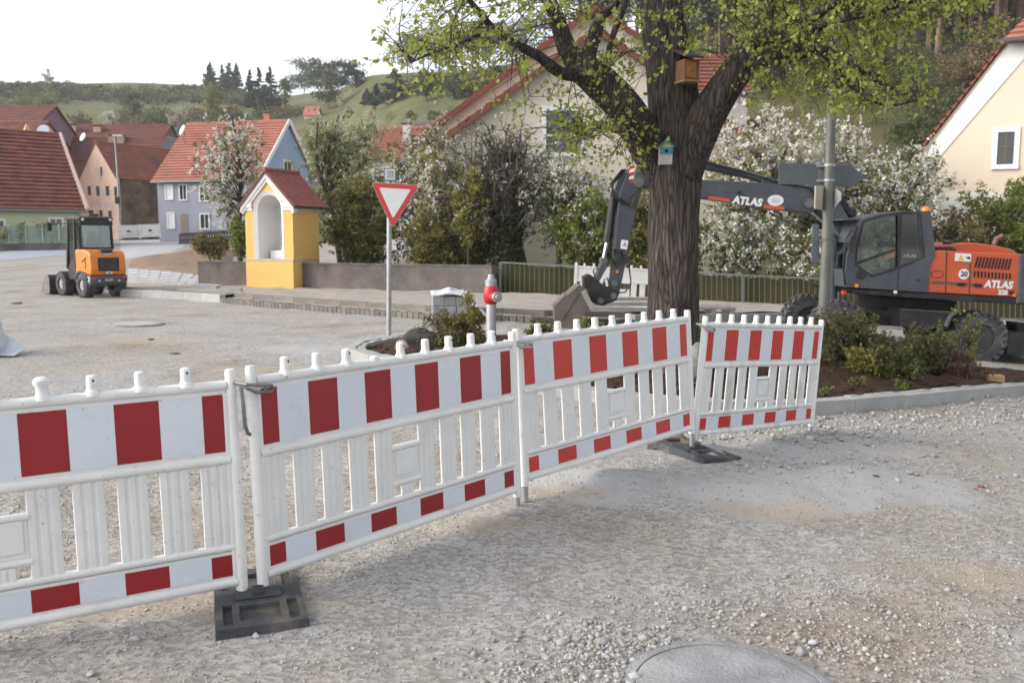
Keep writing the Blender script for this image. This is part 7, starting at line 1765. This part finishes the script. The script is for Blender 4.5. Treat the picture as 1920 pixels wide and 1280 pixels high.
# shrubs by the lattice fence and green house
px_woody('low_shrub', 'low brown green shrub under the lattice fence left of the chapel', 'shrub', 400, 466, 36, 345, 446, 442, 474, .7, .02, 16, 6, [(2400, .06, .09, l_hedge), (700, .06, .09, l_brown)], seed=21, stems=4, shell=.2)
for i, (u, d, h, lab, m_) in enumerate([(38, 56.5, 16, 'small dark green shrub by the mesh fence at the far left', l_hedge), (80, 57, 22, 'reddish twiggy shrub by the mesh fence before the green house', l_brown), (104, 57.5, 22, 'bright green shrub under the green house window', l_fresh), (4, 56, 14, 'grey green shrub at the very left end of the mesh fence', l_willow)]):
    px_woody('low_shrub', lab, 'shrub', u, 448, d, u - 11, 448 - h - 12, u + 11, 450, .5, .02, 10, 5, [(700, .08, .12, m_)], seed=30 + i, stems=2, shell=.2)

# ------------------------------------------------------------------ plants in the island
def bed_plant(name, label, cat, u, v, d, w_, h, dep, sets, seed, nb=24, tw=7, **kw):
    p = W(u, v, d); b = Vector((p.x, p.y, bed_z(p.x, p.y) - .02))
    return woody(name, label, cat, b, (b.x, b.y, b.z + h * .5), (w_ / 2, dep / 2, h * .55), .012, nb, tw, sets, seed=seed, stems=4, shell=.25, fork=.02, trunk_top=.5, twr=.5, **kw)
l_jun = LF('juniper', (.06, .066, .026), (.165, .16, .065), .3); l_heath = LF('heather', (.10, .055, .06), (.20, .11, .11), .2); l_bush = LF('bronze_leaf', (.085, .07, .02), (.19, .16, .05), .3)
bed_plant('juniper_shrub', 'large dark olive spreading shrub in the planting bed right of the barriers', 'shrub', 1600, 668, 12.9, 1.9, .66, 1.0, [(19000, .020, .035, l_jun), (900, .02, .04, l_brown)], 41, 40, 9)
bed_plant('juniper_shrub', 'olive spreading shrub in the planting bed left of the excavator wheel', 'shrub', 1712, 672, 13.2, 1.7, .52, .9, [(14000, .020, .035, l_jun), (900, .022, .04, l_fresh)], 42, 34, 9)
bed_plant('juniper_shrub', 'low dull green shrub spreading at the front of the bed before the excavator', 'shrub', 1660, 690, 12.2, 1.3, .36, .5, [(7000, .020, .035, l_jun), (1200, .022, .035, l_fresh)], 54, 30, 8)
bed_plant('leafy_plant', 'yellow green leafy plant low in the bed beside the rightmost barrier', 'plant', 1618, 690, 12.0, .45, .45, .35, [(900, .026, .04, l_yell)], 43, 14, 5)
bed_plant('leafy_plant', 'bright green upright plant before the excavator undercarriage', 'plant', 1752, 672, 13.4, .35, .62, .3, [(1100, .028, .04, l_fresh)], 44, 14, 5)
bed_plant('leafy_plant', 'leafy plant hanging over the excavator wheel', 'plant', 1795, 668, 14.0, .8, .95, .35, [(500, .03, .05, l_fresh), (350, .03, .05, l_yell)], 45, 16, 5)
bed_plant('heather', 'reddish brown heather clump in the bed under the excavator wheel', 'heather', 1800, 690, 12.9, .85, .36, .5, [(4200, .016, .03, l_heath), (1700, .018, .03, l_jun)], 46, 26, 7)
bed_plant('small_plant', 'single small green plant alone on the dark soil of the bed', 'plant', 1690, 712, 11.4, .22, .16, .2, [(160, .022, .025, l_fresh)], 47, 8, 3)
bed_plant('small_plant', 'little yellow green seedling on the soil close to the rightmost barrier', 'plant', 1605, 712, 11.2, .2, .17, .18, [(150, .02, .025, l_yell)], 48, 8, 3)
bed_plant('small_plant', 'green sprout at the kerb just right of the rightmost barrier', 'plant', 1545, 738, 10.3, .22, .12, .18, [(120, .02, .025, l_fresh)], 49, 8, 3)
fl = bed_plant('flower_clump', 'small clump with yellow flowers before the excavator tool box', 'flowers', 1738, 650, 13.2, .3, .55, .25, [(500, .018, .03, l_fresh), (40, .03, .04, LF('yellow_petal', (.6, .45, .02), (.75, .6, .05), .2))], 50, 12, 4)
bed_plant('bronze_shrub', 'bronze green shrub left of the hydrant in the planting bed', 'shrub', 850, 642, 13.2, .85, .48, .6, [(4600, .022, .035, l_bush), (1500, .02, .035, l_jun)], 51, 30, 8)
bed_plant('bronze_shrub', 'upright yellow green shrub directly behind the hydrant', 'shrub', 880, 640, 13.9, .5, .66, .4, [(2400, .022, .03, l_yell), (900, .022, .03, l_bush)], 52, 24, 7)
bed_plant('juniper_shrub', 'low dark mat of juniper beside the boulder and the hydrant', 'shrub', 840, 645, 12.7, .9, .24, .5, [(3600, .018, .03, l_jun)], 53, 26, 7)
for i, (u, v, d, w_, h, lab) in enumerate([(1010, 620, 14.2, .6, .3, 'low green plant behind the tilted barrier, right of the hydrant'), (1105, 618, 13.6, .7, .34, 'green plant below the excavator bucket'), (1180, 612, 13.0, .45, .36, 'green plant left of the linden trunk base'), (1325, 622, 13.4, .6, .38, 'green plant right of the linden trunk base'), (1430, 620, 13.6, .9, .36, 'low yellow green plant behind the rightmost barrier'), (1500, 630, 13.2, .7, .42, 'green plant at the foot of the lamp post'), (1318, 690, 11.0, .25, .35, 'thin green shoots at the linden trunk between two barriers')]):
    bed_plant('ground_plant', lab, 'plant', u, v, d, w_, h, .4, [(1200, .022, .035, l_fresh if i % 2 else l_jun), (500, .022, .035, l_yell)], 60 + i, 16, 5)
# boulders in the bed
def boulder(label, u, v, d, r, m_, seed, sq=(1.3, 1, .9)):
    p = W(u, v, d); rr = np.random.default_rng(seed)
    import bmesh
    bm = bmesh.new(); bmesh.ops.create_icosphere(bm, subdivisions=3, radius=1)
    for q in bm.verts:
        f = 1 + .16 * math.sin(3 * q.co.x + seed) * math.cos(2.6 * q.co.y) + .1 * math.sin(6 * q.co.z + 2 * seed) + rr.normal() * .025; q.co = Vector((q.co.x * sq[0], q.co.y * sq[1], q.co.z * sq[2])) * r * f
    me = bpy.data.meshes.new('boulder'); bm.to_mesh(me); bm.free(); me.materials.append(m_); me.polygons.foreach_set('use_smooth', [True] * len(me.polygons))
    o = link(bpy.data.objects.new('boulder', me)); o.location = (p.x, p.y, bed_z(p.x, p.y) + r * .45); return tag(o, label, 'boulder')
boulder('dark mossy boulder in the planting bed left of the bronze shrub', 795, 640, 12.9, .22, mat('dark_rock', (.035, .034, .033), .9, var=.4, vs_=7, bump=.8, bs=20), 3)
boulder('rusty brown and pale stone beside the dark boulder in the bed', 762, 634, 12.9, .11, mat('rust_rock', (.30, .22, .18), .9, var=.5, vs_=9, bump=.6, bs=20), 5)
boulder('grey rough stone at the linden foot between two barriers', 1304, 700, 10.6, .22, mat('grey_rock', (.19, .185, .175), .95, var=.4, vs_=8, bump=.9, bs=18), 7, (.8, 1, 1.3))
p = W(1865, 683, 13.0); o = MB().box((0, 0, .05), (.26, .14, .12)).build('sandstone_block', mat('orange_stone', (.40, .25, .12), .9, var=.2), bevel=.02); o.location = (p.x, p.y, bed_z(p.x, p.y)); tag(o, 'small orange sandstone block at the right end of the planting bed', 'block')

# ------------------------------------------------------------------ trees on the hills
def conifer_mesh(seed, h, r, n, m_, droop=.35, tiers=16, bare=.06):
    """needles strung along ragged drooping boughs"""
    rng = np.random.default_rng(seed); B = 95; t = rng.random(B) ** 1.15; ang = rng.uniform(0, 2 * math.pi, B); ln = r * np.maximum(.10, (1 - t) ** .8) * rng.uniform(.55, 1.12, B)
    k = rng.choice(B, n, p=ln / ln.sum()); f = rng.random(n) ** .75; rr = ln[k] * f; a = ang[k] + rng.normal(size=n) * .16
    z = h * (bare + (1 - bare) * t[k]) - rr * droop + ln[k] * .25 * f * f + rng.normal(size=n) * h * .012
    return np.stack([rr * np.cos(a), rr * np.sin(a), z], 1)
def conifer(name, label, p, h, r, n, m_, seed, size, group, bare=.06, cat='tree'):
    t_ = thing(name, label, cat, p, group=group); rng = np.random.default_rng(seed)
    MB().tube([(0, 0, -.5), (0, 0, h * .6), (0, 0, h * .97)], [h * .018, h * .011, .03], 6).build('trunk', m_bark2, t_)
    C = conifer_mesh(seed, h, r, n, m_, bare=bare); foliage('crown', [(C, size * rng.uniform(.6, 1.3, n), m_)], t_, seed, .8, world=False); return t_
def pine(name, label, p, h, r, n, m_, seed, size, group, low=.5):
    t_ = thing(name, label, 'tree', p, group=group); rng = np.random.default_rng(seed)
    MB().tube([(0, 0, -.5), (.1 * r, 0, h * .5), (0, 0, h * .95)], [h * .017, h * .013, .05], 6).build('trunk', mat('pine_bark', (.16, .105, .075), .9, var=.3), t_)
    K = 11; cc = np.stack([rng.normal(0, .42, K) * r, rng.normal(0, .42, K) * r, h * rng.uniform(low, .97, K)], 1); k = rng.integers(0, K, n)
    C = cc[k] + rng.normal(size=(n, 3)) * np.array([r * .30, r * .30, h * .055]); foliage('crown', [(C, size * rng.uniform(.6, 1.3, n), m_)], t_, seed, .5, world=False); return t_
def hill_p(u, v): return G(u, v, 0.0, 55)
GC = 'dark conifers on the hill'
for i, (u, vt, vb, wpx, lab) in enumerate([(395, 120, 168, 20, 'leftmost slender spruce on the hill skyline'), (418, 124, 172, 14, 'thin spruce second from the left on the hill skyline'), (431, 118, 176, 20, 'spruce in the middle of the skyline trio'), (444, 122, 172, 14, 'rightmost thin spruce of the skyline trio'), (470, 135, 205, 22, 'left tree of the broad dark conifer group above the red roof'), (487, 131, 208, 26, 'middle tree of the broad dark conifer group above the red roof'), (508, 130, 210, 32, 'right tree of the broad dark conifer group above the red roof'), (741, 132, 192, 46, 'broad dark spruce on the open slope above the pale shrub'), (706, 160, 198, 20, 'small dark spruce left of the broad one on the slope'), (688, 168, 195, 14, 'tiny spruce on the open green slope')]):
    q = hill_p(u, vb); s_ = q.y / FPX; conifer('spruce_tree', lab, q, (vb - vt) * s_, wpx * 1.05 * s_, 3000, l_dark, 200 + i, 1.6 * s_ * 1.3, GC)
for i, (u, vt, vb, wpx, lab) in enumerate([(570, 118, 175, 46, 'leftmost rounded pine of the skyline clump'), (600, 113, 178, 50, 'second rounded pine of the skyline clump'), (632, 118, 180, 46, 'third rounded pine of the skyline clump'), (660, 122, 172, 36, 'rightmost pine of the skyline clump'), (616, 132, 205, 42, 'olive rounded conifer standing in front of the skyline clump')]):
    q = hill_p(u, vb); s_ = q.y / FPX; pine('pine_tree', lab, q, (vb - vt) * s_, wpx * .62 * s_, 2200, l_pine if i == 4 else l_dark, 230 + i, 2.0 * s_, 'round pines on the hill', .22)
rng = np.random.default_rng(50)
where = ['far left', 'left', 'left of the middle', 'middle', 'right of the middle', 'right', 'far right', 'hindmost', 'front']
for i, (u, vt, vb) in enumerate([(762, 72, 168), (792, 66, 165), (822, 58, 160), (852, 62, 158), (884, 54, 155), (915, 60, 152), (948, 50, 148), (984, 40, 142), (1020, 30, 132)]):
    q = hill_p(u, vb); s_ = q.y / FPX; pine('pine_tree', 'bare trunked pine on the ridge behind the linden, %s of the row' % where[i], q, (vb - vt) * s_, 30 * s_, 1500, l_pine, 260 + i, 2.0 * s_, 'bare trunked pines on the ridge', .45)
# forest on the right hand slope: three kinds copied with their parts
protoA = pine('pine_tree', '', (0, 0, 0), 16, 3.2, 2600, l_pine, 301, .28, 'tall pines on the right hand slope', .32)
protoB = pine('pine_tree', '', (0, 0, 0), 18, 3.0, 2600, l_dark, 302, .28, 'tall pines on the right hand slope', .4)
rng = np.random.default_rng(61); FL = 'tall pine of the dense wood on the right hand slope above the cherry trees'
first = [True, True]
for i in range(56):
    u = 1090 + 15.5 * i + rng.uniform(-8, 8); v = float(np.interp(u, [1090, 1300, 1500, 1700, 1950], [105, 118, 128, 112, 70])) + rng.uniform(-60, 20)
    q = hill_p(u, v); sc = rng.uniform(.8, 1.2); k = i % 2; pr = (protoA, protoB)[k]
    if first[k]: o = pr; o.location = q; o.scale = (sc,) * 3; first[k] = False
    else: o = dup(pr, q, rng.uniform(0, 6), scale=sc)
    o['label'] = FL; o.rotation_euler = (0, 0, rng.uniform(0, 6))
def hill_tree(name, label, u, vb, wpx, hpx, sets, seed, group=None, bark=None, cat='tree'):
    q = hill_p(u, vb); s_ = q.y / FPX
    return woody(name, label, cat, q, (q.x, q.y, q.z + hpx * s_ * .56), (wpx / 2 * s_, wpx / 2 * s_, hpx / 2 * s_), .012 * hpx * s_ + .05, 26, 6, [(n, k * s_, .055 * wpx * s_, m_) for n, k, m_ in sets], seed=seed, group=group, barkm=bark or m_bark2, shell=.3)
hill_tree('round_tree', 'bare pinkish round tree alone on the far left skyline', 90, 163, 22, 30, [(900, 1.1, l_tan)], 71)
hill_tree('poplar_tree', 'yellow green upright tree in front of the skyline spruces', 404, 232, 36, 72, [(2600, 1.8, l_yell)], 72)
hill_tree('blossom_tree', 'small pale blossoming tree on the meadow above the long roofs', 206, 240, 34, 30, [(900, 1.6, l_bloss2), (200, 1.5, l_tan)], 73)
hill_tree('round_tree', 'brown green round tree right of the pale blossoming tree on the meadow', 252, 225, 46, 50, [(1700, 1.9, l_hill)], 74)
hill_tree('round_tree', 'brown budding tree low on the meadow left of the pale blossoming tree', 152, 245, 46, 34, [(1200, 1.8, l_brown), (500, 1.8, l_hill)], 75)
hill_tree('round_tree', 'olive green bushy tree behind the grey blue house roof', 300, 255, 60, 44, [(2000, 2.0, l_hill)], 76)
hill_tree('round_tree', 'pale budding tree beside the grey blue house chimney aerial', 325, 262, 30, 40, [(700, 1.8, l_tan)], 77)
hill_tree('round_tree', 'olive budding tree between the spruces and the skyline pines', 535, 200, 30, 50, [(900, 1.8, l_hill), (300, 1.6, l_tan)], 78)
for i, (u, v, w_, h) in enumerate([(800, 190, 60, 50), (860, 186, 70, 52), (925, 178, 70, 55), (990, 168, 70, 60)]):
    hill_tree('forest_edge_tree', 'dark green tree at the edge of the pine ridge, %s of four' % ['first from the left', 'second from the left', 'third from the left', 'rightmost'][i], u, v, w_, h, [(1800, 2.0, l_hill), (600, 2.0, l_dark)], 80 + i, 'trees at the edge of the pine ridge')
for i, (u, v, w_, h, m_) in enumerate([(1420, 175, 120, 120, l_fresh), (1510, 180, 110, 130, l_yell), (1590, 185, 120, 140, l_fresh), (1660, 210, 110, 130, l_hill), (1740, 260, 120, 120, l_hill), (1800, 230, 110, 130, l_brown), (1855, 160, 100, 120, l_brown), (1700, 320, 90, 110, l_hill), (1760, 330, 80, 90, l_brown)]):
    hill_tree('slope_tree', ['fresh green tree on the slope directly behind the linden right limb', 'yellow green tree on the slope behind the lamp post top', 'fresh green tree on the slope right of the lamp post', 'olive tree on the slope above the cherry trees', 'dull green budding tree on the slope left of the cream gable', 'brown budding tree halfway up the slope by the pine trunks', 'topmost brown budding tree above the cream gable roof', 'olive tree low on the slope beside the cream gable edge', 'brown low tree touching the cream gable edge'][i], u, v, w_, h, [(3800, 2.3, m_), (900, 2.3, l_hill)], 90 + i, 'budding trees on the right hand slope')
# hedgerows and scrub nobody could count
def scrub(name, label, px, n, r_px, per, mats_, seed):
    rng = np.random.default_rng(seed); sets = {k: [] for k in range(len(mats_))}; sizes = {k: [] for k in range(len(mats_))}
    for i in range(n):
        k0 = rng.random() * (len(px) - 1); a = int(k0); f = k0 - a; u = px[a][0] * (1 - f) + px[a + 1][0] * f; v = px[a][1] * (1 - f) + px[a + 1][1] * f + rng.normal() * (px[a][2] * (1 - f) + px[a + 1][2] * f)
        q = hill_p(u, v); s_ = q.y / FPX; R = r_px * s_ * rng.uniform(.6, 1.4); d = unit(rng.normal(size=(per, 3))) * (rng.random((per, 1)) ** .4) * R * (1, 1, .8)
        m_ = int(rng.integers(0, len(mats_))); sets[m_].append(np.array(q) + (0, 0, R * .5) + d); sizes[m_].append(np.full(per, 1.9 * s_) * rng.uniform(.7, 1.3, per))
    L = [(np.concatenate(sets[k]), np.concatenate(sizes[k]), mats_[k]) for k in sets if sets[k]]
    tag(foliage(name, L, None, seed), label, kind='stuff')
scrub('hedgerow', 'hedgerow scrub along the top of the far left hill', [(-60, 178, 5), (60, 175, 6), (160, 182, 6), (240, 185, 5), (330, 186, 5), (420, 185, 6), (520, 188, 5)], 240, 12, 90, [l_hill, l_hill, l_dark, LF('hill_grey', (.10, .11, .06), (.2, .21, .13), .2)], 401)
scrub('ridge_scrub', 'low scrub along the far left skyline', [(-80, 161, 1.5), (100, 162, 1.5), (200, 167, 1), (330, 168, 1), (400, 168, 2)], 70, 6, 50, [l_hill, l_hill, l_dark], 402)
scrub('lower_scrub', 'budding scrub below the meadow behind the roofs', [(-60, 205, 6), (20, 205, 6), (60, 196, 5), (110, 190, 5)], 46, 14, 110, [l_hill, l_yell, l_hill], 403)
scrub('slope_scrub', 'budding scrub at the foot of the meadow right of the tall roofs', [(220, 232, 8), (300, 228, 8), (380, 230, 8), (450, 225, 6), (560, 215, 5)], 100, 14, 110, [l_hill, l_brown, l_hill], 404)
scrub('forest_floor', 'dense undergrowth under the pines on the right hand slope', [(760, 172, 6), (1000, 160, 10), (1200, 150, 18), (1400, 150, 25), (1600, 140, 45), (1800, 120, 70), (1960, 90, 70)], 480, 21, 110, [l_hill, l_brown, l_dark, l_hill, l_fresh, l_hill], 405)
scrub('meadow_bushes', 'scattered small bushes on the open green slope', [(720, 232, 4), (770, 225, 5), (830, 222, 4), (860, 215, 5)], 14, 9, 80, [l_hill, l_fresh], 406)
# ------------------------------------------------------------------ thin evening haze over the valley
hm = bpy.data.materials.new('haze'); hm.use_nodes = True; ht = hm.node_tree; ht.nodes.clear()
pv = nn(ht, 'ShaderNodeVolumePrincipled'); pv.inputs['Density'].default_value = .0004; pv.inputs['Color'].default_value = (.93, .95, 1.0, 1); pv.inputs['Anisotropy'].default_value = .2
ho = nn(ht, 'ShaderNodeOutputMaterial'); ht.links.new(pv.outputs[0], ho.inputs['Volume'])
zlo = float(Z.min()) - 1.0; zhi = float(Z.max()) + 30
hz = MB().b2((-905, -305, zlo), (905, 1505, zhi)).build('haze', hm); tag(hz, 'thin pale evening haze filling the valley', kind='stuff')
